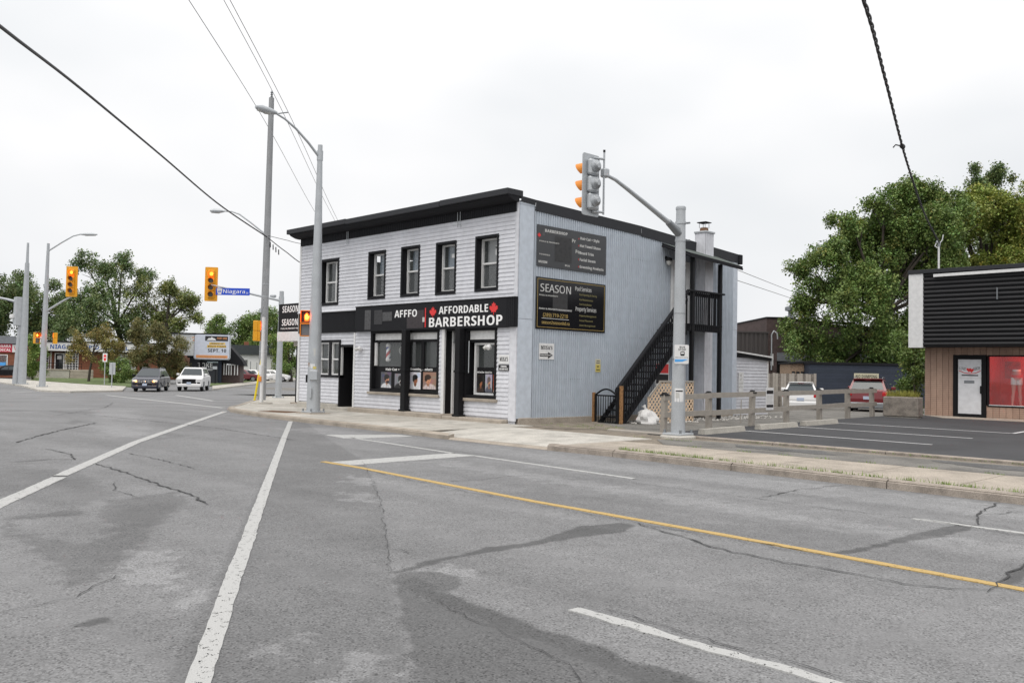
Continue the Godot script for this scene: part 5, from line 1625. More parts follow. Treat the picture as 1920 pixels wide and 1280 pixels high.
	var sn := thing("street_sign", "blue street name sign hanging from the signal arm", "sign", V(-26.1, 5.35, -4.75), 46)
	part(sn, "plate", bb(-1.15, 0.0, -0.01, 0.65, 0.38, 0.01, 0.005), M.blue_sign)
	words(sn, "Niagara", V(-0.76, 0.1, 0.011), 1.16, 0.2, M.letter, false)
	words(sn, "St", V(0.46, 0.09, 0.011), 0.12, 0.09, M.letter, false)
	part(sn, "shield", G.new().prism(P2([-1.1, 0.35, -0.8, 0.35, -0.86, 0.04, -1.04, 0.04]), 0.01, 0.014), M.white)
	words(sn, "48", V(-1.03, 0.13, 0.015), 0.15, 0.12, M.blue_sign)
	# --- far corner
	p = thing("street_light", "distant street light pole with walk signals on the far corner", "street light", V(-56.07, -0.30, -4.18))
	flange_at(p, 0.0, 0.24)
	part(p, "shaft", G.new().tube([V(0, 0, 0), V(0.12, 5.5, 0.0), V(0.28, 11.0, 0.0)], [0.24, 0.19, 0.1], 12), M.galv)
	part(p, "arm", G.new().tube([V(0.26, 10.4, 0), V(1.0, 11.1, -0.75), V(1.6, 11.6, -1.35), V(2.0, 11.75, -1.75)], [0.06, 0.055, 0.05, 0.045], 8), M.galv)
	cobra_head(p, V(2.0, 11.75, -1.75), V(0.7, 0, -0.7), 1.3)
	part(p, "signal_arm", G.new().tube([V(0.13, 5.75, 0), V(1.0, 6.6, -0.95), V(1.45, 6.95, -1.4)], [0.09, 0.07, 0.06], 8), M.galv)
	part(p, "notice", bb(-0.1, 3.0, 0.2, 0.1, 3.25, 0.24, 0.01), M.white)
	h = thing("traffic_signal", "yellow four light signal showing red over the far corner", "traffic signal", V(-54.5, 6.85, -5.55), 52, "traffic signals")
	h.scale = Vector3.ONE * 1.28
	signal_parts(h, 4, 0.66, M.signal_yellow, M.signal_yellow, true, 0.37)
	walk_head("walk_signal", "walk signal with lit hand left of the far street light", V(-56.3, 3.0, -3.75), 46 + 62, M.signal_yellow, true, 1.0)
	walk_head("walk_signal", "walk signal with lit hand right of the far street light", V(-55.35, 3.0, -4.75), 46 - 58, M.signal_yellow, true, 1.0)
	p = thing("signal_pole", "thick tapered twin pole at the left edge of the far corner", "pole", V(-64.51, -0.30, -5.09))
	flange_at(p, 0.0, 0.3)
	part(p, "shaft", G.new().tube([V(0, 0, 0), V(0.1, 4.5, 0), V(0.28, 10.2, 0.0)], [0.34, 0.3, 0.17], 12), M.galv)
	part(p, "shaft", G.new().tube([V(-0.35, 0, 0.4), V(-0.1, 5.0, 0.25)], [0.26, 0.18], 12), M.galv)
	part(p, "spike", G.new().tube([V(0.28, 10.2, 0.0), V(0.3, 11.9, 0.0)], [0.12, 0.09], 10), M.galv)
	part(p, "arm", G.new().tube([V(0.1, 6.75, 0.1), V(-0.9, 7.1, 1.1), V(-2.4, 7.5, 2.7)], [0.12, 0.1, 0.08], 8), M.galv)
	part(p, "control_cabinet", bb(-0.55, 4.9, 0.2, 0.15, 7.3, 0.7, 0.04), M.galv)
	part(p, "camera_housing", bb(-0.95, 5.5, 0.5, -0.2, 5.85, 0.9, 0.05), M.white)
	# --- signs at the far kerb
	p = thing("road_sign", "white sign with red arrow marks on a thin post far left", "sign", V(-62.0, -0.3, -10.9), 46)
	part(p, "post", G.new().tube([V(0, 0, 0), V(0, 2.5, 0)], 0.035, 6), M.galv)
	part(p, "plate", bb(-0.2, 2.0, 0.03, 0.2, 2.75, 0.045, 0.006), M.white)
	part(p, "red_mark", G.new().prism(P2([-0.12, 2.42, 0.12, 2.42, 0.12, 2.52, 0.0, 2.68, -0.12, 2.52]), 0.044, 0.052), M.red)
	part(p, "red_mark", G.new().prism(P2([-0.12, 2.34, 0.12, 2.34, 0.08, 2.14, 0.0, 2.06, -0.08, 2.14]), 0.044, 0.052), M.red)
	p = thing("road_sign", "plain grey back of a tall road sign near the far kerb", "sign", V(-54.5, -0.3, -8.8), 46)
	part(p, "post", G.new().tube([V(0, 0, 0.04), V(0, 1.9, 0.04)], 0.04, 6), M.galv)
	part(p, "plate", bb(-0.24, 1.0, 0.0, 0.24, 1.95, 0.02, 0.006), M.galv)
	# iron cover in the pavement
	var mh := thing("cover_plate", "rusty square iron cover set in the corner pavement", "cover", V(-8.5, 0.131, 2.6), 20)
	part(mh, "plate", bb(-0.6, 0.0, -0.35, 0.6, 0.008, 0.35, 0.003), M.rust)
	for k in 5: part(mh, "rib", bb(-0.55, 0.008, -0.3 + k * 0.14, 0.55, 0.014, -0.27 + k * 0.14, 0.002), M.rust)

func flange_at(p: Node3D, y: float, r: float) -> void:
	part(p, "base_plate", bb(-r * 1.4, y, -r * 1.4, r * 1.4, y + 0.05, r * 1.4, 0.01), M.galv)
	for a in [-1, 1]:
		for c in [-1, 1]:
			part(p, "anchor_bolt", G.new().tube([V(a * r * 1.18, y + 0.04, c * r * 1.18), V(a * r * 1.18, y + 0.13, c * r * 1.18)], 0.03, 6), M.galv_dark)

# sheet bent round the y axis, angles from +z towards +x
func curved_plate(r: float, y0: float, y1: float, a0: float, a1: float) -> G:
	var g := G.new()
	for k in 6:
		var p := deg_to_rad(lerpf(a0, a1, k / 6.0))
		var q := deg_to_rad(lerpf(a0, a1, (k + 1) / 6.0))
		g.quad(V(sin(p) * r, y0, cos(p) * r), V(sin(q) * r, y0, cos(q) * r), V(sin(q) * r, y1, cos(q) * r), V(sin(p) * r, y1, cos(p) * r))
	return g

func wire(label: String, pts: Array, r: float, material: Material, sag := 0.0) -> void:
	var line := []
	if pts.size() == 2:
		for k in 25:
			var f := k / 24.0
			line.append(pts[0].lerp(pts[1], f) + V(0, -sag * 4.0 * f * (1.0 - f), 0))
	else:
		var c := Curve3D.new()
		for k in pts.size():
			var t: Vector3 = (pts[mini(k + 1, pts.size() - 1)] - pts[maxi(k - 1, 0)]) / 6.0
			c.add_point(pts[k], -t, t)
		var l := c.get_baked_length()
		for k in 61: line.append(c.sample_baked(l * k / 60.0, true))
	solo("overhead_wire", G.new().tube(line, r, 6), material, label, "wire", Vector3.ZERO, Vector3.ZERO, "overhead wires")

func build_wires() -> void:
	var near := V(8.94, 0.1, 7.04) * 4.2
	var far := V(-25.0, -0.9, -19.8) * 1.3
	for q in [["thin wire over the insulator on top of the utility pole", V(-20.99, 15.0, -3.64)], ["thin wire on the left bracket of the utility pole", V(-21.53, 14.1, -3.2)], ["thin wire on the right bracket of the utility pole", V(-20.39, 13.95, -4.2)]]:
		var at: Vector3 = q[1]
		wire(q[0], [at + near, at + near * 0.5 + V(0, -0.35, 0), at, at + far * 0.5 + V(0, -0.2, 0), at + far], 0.014, M.wire_grey)
	wire("thick black cable from the utility pole out over the crossing", [V(-20.95, 7.85, -3.55), V(-16.94, 8.30, 0.85), V(-10.70, 8.44, 5.92), V(-3.03, 7.79, 10.92), V(2.42, 6.89, 13.89), V(7.0, 6.2, 16.4), V(13.0, 6.0, 19.6), V(22.0, 7.0, 24.4), V(32.0, 8.6, 29.8)], 0.03, M.wire)
	wire("black cable drooping from the utility pole to the barbershop side", [V(-20.9, 7.8, -3.6), V(-19.8, 7.1, -3.9), V(-17.5, 6.1, -4.0), V(-11.9, 4.6, -4.2)], 0.022, M.wire)
	wire("thin looping cable from the utility pole towards the barbershop", [V(-20.9, 7.9, -3.6), V(-19.6, 7.6, -3.8), V(-18.0, 7.25, -4.0), V(-11.9, 6.2, -4.4)], 0.014, M.wire)
	wire("service wire from the rear corner of the barbershop", [V(-0.05, 5.6, -11.45), V(-9.43, 6.9, -32.8), V(-14.0, 7.6, -43.0)], 0.012, M.wire_grey)
	wire("lower service wire from the rear corner of the barbershop", [V(-0.05, 5.2, -11.45), V(-9.0, 6.3, -32.8), V(-14.0, 7.0, -43.0)], 0.012, M.wire_grey)
	# twisted service cable to the shop with the black roof
	var run := [V(19.5, 7.4, 27.0), V(16.6, 6.1, 17.5), V(14.6, 6.05, 11.5), V(13.20, 6.30, 7.08), V(11.69, 6.68, 2.91), V(9.49, 6.78, -3.44), V(7.43, 6.62, -9.94), V(5.83, 6.52, -15.47)]
	var c := Curve3D.new()
	for k in run.size():
		var t: Vector3 = (run[mini(k + 1, run.size() - 1)] - run[maxi(k - 1, 0)]) / 6.0
		c.add_point(run[k], -t, t)
	var o := thing("service_cable", "thick twisted black service cable running to the brick shop roof", "cable")
	var l := c.get_baked_length()
	for s in 3:
		var line := []
		for k in 401:
			var at := c.sample_baked(l * k / 400.0, true)
			var a := k * 0.55 + s * TAU / 3.0
			line.append(at + V(cos(a), sin(a), 0) * 0.018)
		part(o, "strand", G.new().tube(line, 0.0135, 5), M.wire)
	part(o, "splice_knot", blob_mesh(c.sample_baked(l * 0.688, true), V(0.05, 0.06, 0.12)), M.wire)
	part(o, "splice_tail", G.new().tube([c.sample_baked(l * 0.688, true), c.sample_baked(l * 0.688, true) + V(-0.15, 0.06, 0.0), c.sample_baked(l * 0.688, true) + V(-0.2, 0.0, 0.02)], 0.016, 5), M.wire)

# ---------------------------------------------------------------- parking lot, brick shop and the back yard
func build_lot() -> void:
	# post and rail fence
	var f := thing("rail_fence", "weathered grey post and rail fence along the parking lot", "fence")
	var zs := [-1.12, -3.19, -5.39, -7.42, -9.55, -11.56, -13.47]
	for k in zs.size():
		var y := lot_y(0, zs[k])
		var p := part(f, "post", bb(-0.07, 0.0, -0.07, 0.07, 0.96, 0.07, 0.008), M.wood_grey, V(4.3, y - 0.02, zs[k]), V(rng.randf_range(-2.0, 2.0), rng.randf_range(-5, 5), rng.randf_range(-2.2, 2.2)))
		var cap := part(p, "post_cap", bb(-0.1, 0.96, -0.1, 0.1, 0.99, 0.1, 0.006), M.black)
		cap.name = "post_cap"
		part(p, "cap_top", G.new().lathe(V(0, 0.99, 0), [Vector2(0.1, 0.0), Vector2(0.055, 0.05), Vector2(0.0, 0.055)], 4), M.black, Vector3.ZERO, V(0, 45, 0))
	for k in zs.size() - 1:
		var a: float = zs[k] + (-0.004 if k > 0 else 0.12)
		var c: float = zs[k + 1] + (0.004 if k < 5 else -0.12)
		for h in [0.45, 0.9]:
			var y0 := lot_y(0, a) + float(h) + rng.randf_range(-0.02, 0.02)
			var y1 := lot_y(0, c) + float(h) + rng.randf_range(-0.02, 0.02)
			part(f, "rail", slanted(4.375 + 0.0015 * (k % 2), 4.415, a, y0 + 0.07, c, y1 + 0.07, 0.14), M.wood_grey)
	var nt := thing("fence_notice", "white printed notice with black headings on the rail fence", "notice", V(4.42, 0.2, -6.2), 90)
	part(nt, "board", bb(-0.22, 0.42, 0.0, 0.22, 1.08, 0.008, 0.003), M.white)
	part(nt, "heading", b(-0.19, 0.9, 0.006, 0.19, 1.0, 0.012), M.ink)
	part(nt, "heading", b(-0.19, 0.5, 0.006, 0.19, 0.58, 0.012), M.ink)
	for k in 7: part(nt, "print_line", b(-0.17, 0.62 + k * 0.036, 0.006, 0.15, 0.63 + k * 0.036, 0.011), M.letter_grey)
	# wheel stops
	var where := ["nearest the signal pole", "in the middle of the three", "nearest the brick shop"]
	var k3 := 0
	for z in [-2.2, -4.95, -7.45]:
		var y := lot_y(0, z)
		var g := G.new().prism(P2([-0.11, 0.0, 0.11, 0.0, 0.075, 0.13, -0.075, 0.13]), -0.95, 0.95)
		solo("wheel_stop", g, M.concrete, "long concrete wheel stop on the parking lot " + where[k3], "wheel stop", V(5.36, y + 0.004, z), V(rad_to_deg(0.011), rng.randf_range(-3, 3), 0), "wheel stops")
		k3 += 1
	solo("marker_rod", G.new().tube([V(0, 0, 0), V(0.03, 0.75, 0.02)], 0.014, 6), M.wood_grey, "thin wooden rod standing in the yard by the fence", "rod", V(2.6, 0.09, -7.6))
	# planter
	var p := thing("planter", "rough concrete planter box with yellow green grass by the brick shop", "planter", V(4.75, 0.27, -13.75))
	part(p, "box", bb(0.0, 0.04, 0.0, 1.2, 0.72, 0.46, 0.03), M.aggregate)
	part(p, "base", b(0.05, -0.05, 0.04, 1.15, 0.05, 0.42), M.concrete)
	part(p, "soil", b(0.06, 0.7, 0.06, 1.14, 0.735, 0.4), M.dirt)
	part(p, "grass", grass_tuft(0.08, 1.12, 0.08, 0.38, 0.72, 900, 0.22, 7), M.grass_yellow).set_meta("kind", "stuff")
	# tufts along the kerb and in the joints
	tufts()

	# ---- brick shop
	var s := thing("brick_shop", "low brick shop with black ribbed upper front and red display window", "building")
	var y0 := 0.3
	var holes := [[6.22, 7.34, 0.0, 2.5], [7.36, 11.2, 0.74, 2.47], [12.2, 15.5, 0.74, 2.47]]
	part(s, "wall", pierced(5.25, 18.0, 0.1, 2.8, -15.75, holes), M.mortar)
	part(s, "wall", b(5.25, 0.1, -30.0, 5.4, 5.4, -15.75), M.brick_plain)
	part(s, "wall", b(17.9, 0.1, -30.0, 18.0, 5.4, -15.75), M.brick_plain)
	part(s, "wall", b(5.4, 0.1, -30.0, 17.9, 5.4, -29.9), M.brick_plain)
	part(s, "roof", b(5.3, 5.2, -29.9, 17.95, 5.35, -15.2), M.roof_black)
	part(s, "floor", b(5.4, 0.1, -29.9, 17.9, 0.3, -15.8), M.interior)
	var x := 5.25
	var stack := 0.208
	while x < 17.9:
		var a := x + 0.006
		var c := x + stack - 0.006
		var runs := [[y0, 2.78]]
		for h in holes:
			if (a + c) / 2.0 > h[0] and (a + c) / 2.0 < h[1]:
				runs = []
				if h[2] > y0: runs.append([y0, h[2]])
				runs.append([h[3], 2.78])
		for r in runs:
			var bg := G.new()
			var by: float = r[0]
			while by < r[1] - 0.02:
				bg.box(V(a, by, -15.77), V(c, minf(by + 0.06, r[1]), -15.7 + rng.randf_range(-0.004, 0.003)))
				by += 0.068
			part(s, "brick_stack", bg, M.brick_a if rng.randf() < 0.6 else M.brick_b).set_meta("kind", "stuff")
		x += stack
	# door
	var d := part(s, "door", frame(6.24, 7.33, 0.32, 2.5, 0.11, -15.66, -15.78), M.black)
	part(d, "leaf_frame", frame(6.35, 7.22, 0.36, 2.39, 0.05, -15.68, -15.74), M.black)
	part(d, "panel", b(6.40, 0.41, -15.73, 7.17, 2.34, -15.70), M.door_white)
	part(d, "seam", b(6.41, 1.68, -15.701, 7.16, 1.69, -15.696), M.letter_grey)
	part(d, "mail_slot", bb(6.6, 1.5, -15.705, 6.94, 1.6, -15.69, 0.005), M.galv_dark)
	part(d, "pull_handle", bb(7.14, 1.15, -15.7, 7.22, 1.42, -15.62, 0.015), M.black)
	words(d, "LOVE", V(6.43, 1.99, -15.697), 0.22, 0.1, M.ink, false, true, V(0, 0, -12))
	words(d, "SHOP", V(6.92, 1.95, -15.697), 0.22, 0.1, M.ink, false, true, V(0, 0, 12))
	part(d, "heart", heart_shape(0.17), M.red, V(6.76, 1.97, -15.70))
	part(d, "heart", heart_shape(0.17), M.red, V(6.84, 1.95, -15.704))
	part(d, "swoosh", G.new().tube([V(6.43, 1.94, -15.698), V(6.62, 1.86, -15.698), V(6.8, 1.84, -15.698), V(6.98, 1.86, -15.698), V(7.14, 1.94, -15.698)], 0.012, 4), M.red)
	part(d, "name_strip", b(6.52, 1.76, -15.70, 7.06, 1.8, -15.695), M.ink)
	# display window, red room behind
	var w := part(s, "window", frame(7.36, 11.2, 0.70, 2.49, 0.05, -15.68, -15.78), M.black)
	part(w, "glass_pane", b(7.41, 0.75, -15.735, 11.15, 2.44, -15.73), M.glass)
	part(w, "sill_strip", b(7.41, 0.75, -15.72, 11.15, 0.775, -15.69), M.white)
	part(s, "display_poster", b(7.5, 1.7, -17.1, 8.0, 2.3, -17.08), M.poster_dim)
	part(s, "display_poster", b(8.7, 1.2, -17.1, 9.5, 2.4, -17.08), M.poster_dim)
	part(s, "display_wall", b(7.3, 0.6, -17.2, 11.3, 2.8, -17.1), M.display_red)
	part(s, "display_wall", b(7.3, 0.6, -17.1, 7.36, 2.8, -15.8), M.display_red)
	part(s, "display_wall", b(11.24, 0.6, -17.1, 11.3, 2.8, -15.8), M.display_red)
	part(s, "display_floor", b(7.36, 0.6, -17.1, 11.24, 0.74, -15.8), M.display_red)
	part(s, "display_ceiling", b(7.36, 2.55, -17.1, 11.24, 2.65, -15.8), M.display_red)
	part(w, "glass_strip", b(12.25, 0.78, -15.74, 15.45, 2.43, -15.73), M.glass_dark)
	# a lit lamp under the display ceiling
	var lamp := thing("display_lamp", "glowing reddish lamp at the top of the red display window", "lamp", V(8.5, 2.5, -16.2))
	part(lamp, "housing", G.new().lathe(Vector3.ZERO, [Vector2(0.08, 0.05), Vector2(0.1, -0.02), Vector2(0.09, -0.02)], 12), M.black)
	part(lamp, "bulb", G.new().lathe(V(0, -0.03, 0), [Vector2(0.0, -0.03), Vector2(0.05, -0.02), Vector2(0.08, 0.02), Vector2(0.0, 0.03)], 12), M.lamp_warm)
	var sp := OmniLight3D.new()
	sp.name = "display_light"
	sp.position = V(0, -0.12, 0)
	sp.light_color = Color(1.0, 0.36, 0.22)
	sp.light_energy = 0.45
	sp.light_size = 0.08
	sp.omni_range = 8.0
	sp.omni_attenuation = 2.0
	sp.shadow_enabled = true
	lamp.add_child(sp)
	mannequin()
	# black ribbed upper front
	part(s, "upper_panel", b(4.97, 2.74, -15.2, 5.47, 5.4, -14.92), M.white)
	part(s, "upper_backing", b(5.47, 2.8, -15.7, 17.9, 5.35, -15.02), M.black)
	part(s, "soffit", b(5.0, 2.76, -15.75, 17.9, 2.8, -14.98), M.black)
	var y := 2.79
	while y < 5.3:
		var prof := []
		for k in 7:
			var t := k / 6.0
			prof.append([-15.0 + sin(t * PI) * 0.06, y + t * 0.145])
		prof.append([-15.05, y + 0.15])
		prof.append([-15.05, y])
		part(s, "cladding_rib", cornice_shape(prof, 5.475, 17.9), M.rib_black)
		y += 0.154
	part(s, "coping", bb(4.95, 5.38, -15.4, 18.0, 5.52, -14.88, 0.01), M.roof_black)
	part(s, "white_strip", slanted_x(5.85, 17.9, 5.33, 5.42, 0.1, -14.9, -14.86), M.white)
	part(s, "wall_bracket", bb(7.9, 4.35, -14.95, 7.93, 4.75, -14.88, 0.005), M.galv_dark)
	var ms := thing("service_mast", "white service mast standing on the roof of the brick shop", "mast", V(5.8, 5.45, -15.5))
	part(ms, "pipe", G.new().tube([V(0, 0, 0), V(0, 0.95, 0)], 0.035, 8), M.white)
	part(ms, "weather_head", G.new().tube([V(0, 0.95, 0), V(0.03, 1.06, 0.03), V(-0.06, 1.12, 0.08)], [0.05, 0.05, 0.04], 8), M.galv)
	part(ms, "drip_loop", G.new().tube([V(-0.05, 1.1, 0.05), V(-0.1, 0.95, 0.1), V(-0.02, 0.88, 0.06)], 0.018, 6), M.white)
	part(ms, "tail", G.new().tube([V(0.04, 1.06, 0.0), V(0.12, 1.16, 0.0), V(0.16, 1.35, 0.02)], 0.018, 6), M.white)

	# ---- shed behind the barbershop
	var sh := thing("shed", "small white clapboard shed with black eaves behind the barbershop", "shed", V(-0.6, 0.06, -11.75), 90)
	part(sh, "wall", b(0.0, 0.0, -2.6, 3.1, 2.2, -0.02), M.siding)
	siding(sh, 0.0, 3.05, 0.02, 2.26, 0.0, [], 0.125)
	part(sh, "corner_board", bb(3.02, 0.0, -0.04, 3.12, 2.24, 0.03, 0.006), M.white)
	part(sh, "eaves", slanted_x(-0.1, 3.2, 2.48, 2.28, 0.12, -2.7, 0.12), M.black)
	part(sh, "roof", slanted_x(-0.12, 3.22, 2.54, 2.34, 0.06, -2.75, 0.16), M.white)
	var n2 := thing("shed_notice", "white no parking notice fixed to the clapboard shed", "notice", V(-0.56, 0.95, -12.6), 90)
	part(n2, "board", bb(0, 0, 0, 0.36, 0.8, 0.006, 0.002), M.white)
	words(n2, "NO", V(0.1, 0.46, 0.007), 0.15, 0.09, M.letter_grey)
	words(n2, "PARKING", V(0.05, 0.33, 0.007), 0.26, 0.07, M.letter_grey)
	words(n2, "ANY TIME", V(0.05, 0.2, 0.007), 0.26, 0.06, M.letter_grey)
	part(n2, "round_mark", G.new().tube([V(0.18, 0.68, 0.004), V(0.18, 0.68, 0.01)], 0.06, 12), M.letter_grey)

	# ---- buildings behind the yard
	var o := thing("flat_building", "pale flat roofed building far behind the yard", "building", V(-30.73, 0.0, -61.31), 45.8)
	part(o, "wall", b(-6, -1, -8, 8.0, 6.45, 0), M.cream)
	part(o, "coping", b(-6.1, 6.45, -8.1, 8.1, 6.6, 0.1), M.black_soft)
	part(o, "roof_unit", bb(0.9, 5.2, 0.05, 1.7, 5.9, 0.9, 0.02), M.galv)
	o = thing("metal_building", "dark brown ribbed metal building behind the white shed", "building", V(-13.76, -0.3, -35.85), 45.8)
	part(o, "wall", fluted(-4, 1.05, 0, 4.78, 0, 0.05, 0.3), M.brown_metal)
	part(o, "core", b(-4, 0, -6, 1.05, 4.75, -0.06), M.brown_metal)
	part(o, "side_wall", b(1.05, 0, -6, 1.75, 4.0, -0.3), M.brick_dark)
	part(o, "parapet", b(-4.05, 4.78, -6.05, 1.12, 4.88, 0.05), M.brown_metal)
	part(o, "conduit", G.new().tube([V(1.35, 2.3, -0.2), V(1.35, 4.7, -0.2), V(1.5, 4.95, -0.2), V(1.7, 4.8, -0.15), V(1.75, 4.4, -0.15)], 0.05, 6), M.galv)
	part(o, "vent_window", bb(1.3, 2.6, -0.3, 1.5, 3.4, -0.25, 0.01), M.white)
	o = thing("brick_building", "tall dark brick building with stepped gable behind the yard", "building", V(-13.74, -0.3, -41.61), 45.8)
	part(o, "wall", G.new().prism(P2([-2.05, 0, 14, 0, 14, 4.2, 0.6, 5.75, -0.4, 6.05, -2.05, 6.05]), -9, 0), M.brick_dark)
	part(o, "coping", slanted_x(-0.4, 14.0, 6.12, 4.27, 0.1, -9.05, 0.06), M.black_soft)
	part(o, "coping", b(-2.1, 6.05, -9.05, -0.4, 6.15, 0.06), M.black_soft)
	part(o, "roof_vent", G.new().lathe(V(0.6, 5.9, -3), [Vector2(0.32, 0.0), Vector2(0.28, 0.5), Vector2(0.18, 0.6), Vector2(0.18, 0.9), Vector2(0.42, 0.95), Vector2(0.42, 1.2), Vector2(0.08, 1.35), Vector2(0.05, 1.6)], 12), M.galv_dark)
	o = thing("grey_roof_house", "low house with plain grey hipped roof behind the blue wall", "building", V(-10.85, -0.3, -41.95), 45.8)
	part(o, "wall", b(-4.3, 0, -6, 7, 2.9, 0), M.brown_metal)
	var g := G.new()
	var e := [V(-4.5, 2.95, 0.3), V(7.5, 2.95, 0.3), V(7.5, 2.95, -6.5), V(-4.5, 2.95, -6.5)]
	var r0 := V(-3.2, 3.95, -3.0)
	var r1 := V(6.2, 3.95, -3.0)
	g.quad(e[0], e[1], r1, r0)
	g.quad(e[2], e[3], r0, r1)
	g.tri(e[3], e[0], r0)
	g.tri(e[1], e[2], r1)
	part(o, "roof", g, M.shingle_grey)
	part(o, "eaves", b(-4.5, 2.85, -6.5, 7.5, 2.95, 0.3), M.black_soft)
	o = thing("plank_annex", "peach plank annex with dark slots beside the blue wall", "building", V(-8.06, -0.25, -31.65), 45.8)
	part(o, "wall", G.new().prism(P2([-0.6, 0, 0.58, 0, 0.58, 2.72, -0.6, 2.6]), -2, 0), M.peach)
	part(o, "roof", slanted_x(-0.7, 0.7, 2.68, 2.8, 0.1, -2.1, 0.15), M.black_soft)
	for k in 4: part(o, "slot", b(-0.5 + k * 0.27, 2.0, 0.0, -0.31 + k * 0.27, 2.16, 0.02), M.ink)
	o = thing("blue_wall_building", "long low building with dark blue painted wall behind the cars", "building", V(-4.96, -0.2, -33.39), 45.8)
	part(o, "wall", b(-3.17, 0, -5, 3.3, 2.55, 0), M.navy)
	part(o, "wall", b(3.3, 0, -5, 9, 2.5, -0.05), M.navy)
	for row in 15:
		part(o, "course", bb(-3.17, 0.02 + row * 0.168, 0.0, 3.3, 0.18 + row * 0.168, 0.012, 0.004), M.navy if row % 3 else M.navy_b)
	part(o, "coping", b(-3.25, 2.55, -5.1, 9.1, 2.68, 0.08), M.black_soft)
	o = thing("wall_notice", "weathered white sign with black lettering on the blue wall above the red car", "sign", V(-4.7, 1.5, -33.12), 45.8)
	part(o, "board", bb(-0.72, 0.0, 0.0, 0.72, 0.36, 0.02, 0.004), M.pale_yellow)
	words(o, "NO DUMPING", V(-0.62, 0.09, 0.021), 1.24, 0.18, M.ink)
	var wf := thing("plank_fence", "grey weathered plank fence between shed and blue wall", "fence", V(-6.0, -0.22, -26.58), 45.8)
	for k in 20:
		var xx := -1.5 + k * 0.148
		var hh := 1.98 + rng.randf_range(-0.03, 0.03)
		part(wf, "plank", bb(xx, 0, 0, xx + 0.138, hh, 0.022, 0.004), M.wood_grey if k % 3 else M.wood_dark)
	for y2 in [0.5, 1.6]: part(wf, "rail", b(-1.5, y2, -0.06, 1.46, y2 + 0.09, 0.0), M.wood_grey)

func slanted_x(x0: float, x1: float, ya: float, yb: float, h: float, z0: float, z1: float) -> G:
	return G.new().prism(P2([x0, ya - h, x1, yb - h, x1, yb, x0, ya]), z0, z1)

func heart_shape(s: float) -> G:
	var p := PackedVector2Array()
	for k in 20:
		var t := TAU * k / 20.0
		p.append(Vector2(16.0 * pow(sin(t), 3), 13.0 * cos(t) - 5.0 * cos(2 * t) - 2.0 * cos(3 * t) - cos(4 * t)) / 32.0 * s)
	return G.new().prism(p, 0.0, 0.006)

# lower half of a shop mannequin: waist, hips, two legs with bare feet, in one skin, with briefs over it
func mannequin() -> void:
	var o := thing("mannequin", "pink lower body mannequin in white shorts standing in the red window", "mannequin", V(8.12, 0.74, -16.25), 30)
	var g := G.new()
	for s in [-1, 1]:
		g.tube([V(s * 0.075, 1.0, 0.0), V(s * 0.085, 0.84, 0.01), V(s * 0.09, 0.7, 0.015), V(s * 0.1, 0.48, 0.02), V(s * 0.105, 0.42, 0.02), V(s * 0.115, 0.3, 0.0), V(s * 0.125, 0.1, -0.01), V(s * 0.13, 0.04, 0.0)], [0.095, 0.09, 0.075, 0.052, 0.05, 0.054, 0.032, 0.036], 12)
		g.tube([V(s * 0.13, 0.04, -0.03), V(s * 0.14, 0.03, 0.06), V(s * 0.15, 0.02, 0.14)], [0.036, 0.034, 0.018], 8)
	g.tube([V(0, 0.92, 0.0), V(0, 1.0, 0.0), V(0, 1.1, 0.0), V(0, 1.2, 0.0), V(0, 1.26, 0.0)], [0.14, 0.16, 0.15, 0.125, 0.12], 14)
	part(o, "body", g, M.skin_pink)
	var sh := G.new()
	for s in [-1, 1]: sh.tube([V(s * 0.075, 0.98, 0.0), V(s * 0.085, 0.84, 0.01), V(s * 0.09, 0.74, 0.015)], [0.104, 0.1, 0.092], 12, false)
	part(o, "shorts", sh, M.white)
	part(o, "waistband", G.new().tube([V(0, 1.2, 0), V(0, 1.27, 0)], [0.133, 0.13], 14), M.white)
	part(o, "briefs", G.new().tube([V(0, 0.97, 0.0), V(0, 1.0, 0.0), V(0, 1.08, 0.0)], [0.15, 0.168, 0.162], 14, false), M.red)

# thin upright blades filling a box, one mesh
func grass_tuft(x0: float, x1: float, z0: float, z1: float, y: float, count: int, h: float, seed_: int) -> G:
	var r := RandomNumberGenerator.new()
	r.seed = seed_
	var g := G.new()
	for k in count:
		var p := V(r.randf_range(x0, x1), y, r.randf_range(z0, z1))
		var a := r.randf() * TAU
		var d := V(cos(a), 0, sin(a))
		var hh := h * r.randf_range(0.5, 1.25)
		var lean := d * hh * r.randf_range(0.1, 0.7)
		var side := d.cross(Vector3.UP) * 0.006
		g.tri(p - side, p + side, p + lean + V(0, hh, 0))
	return g

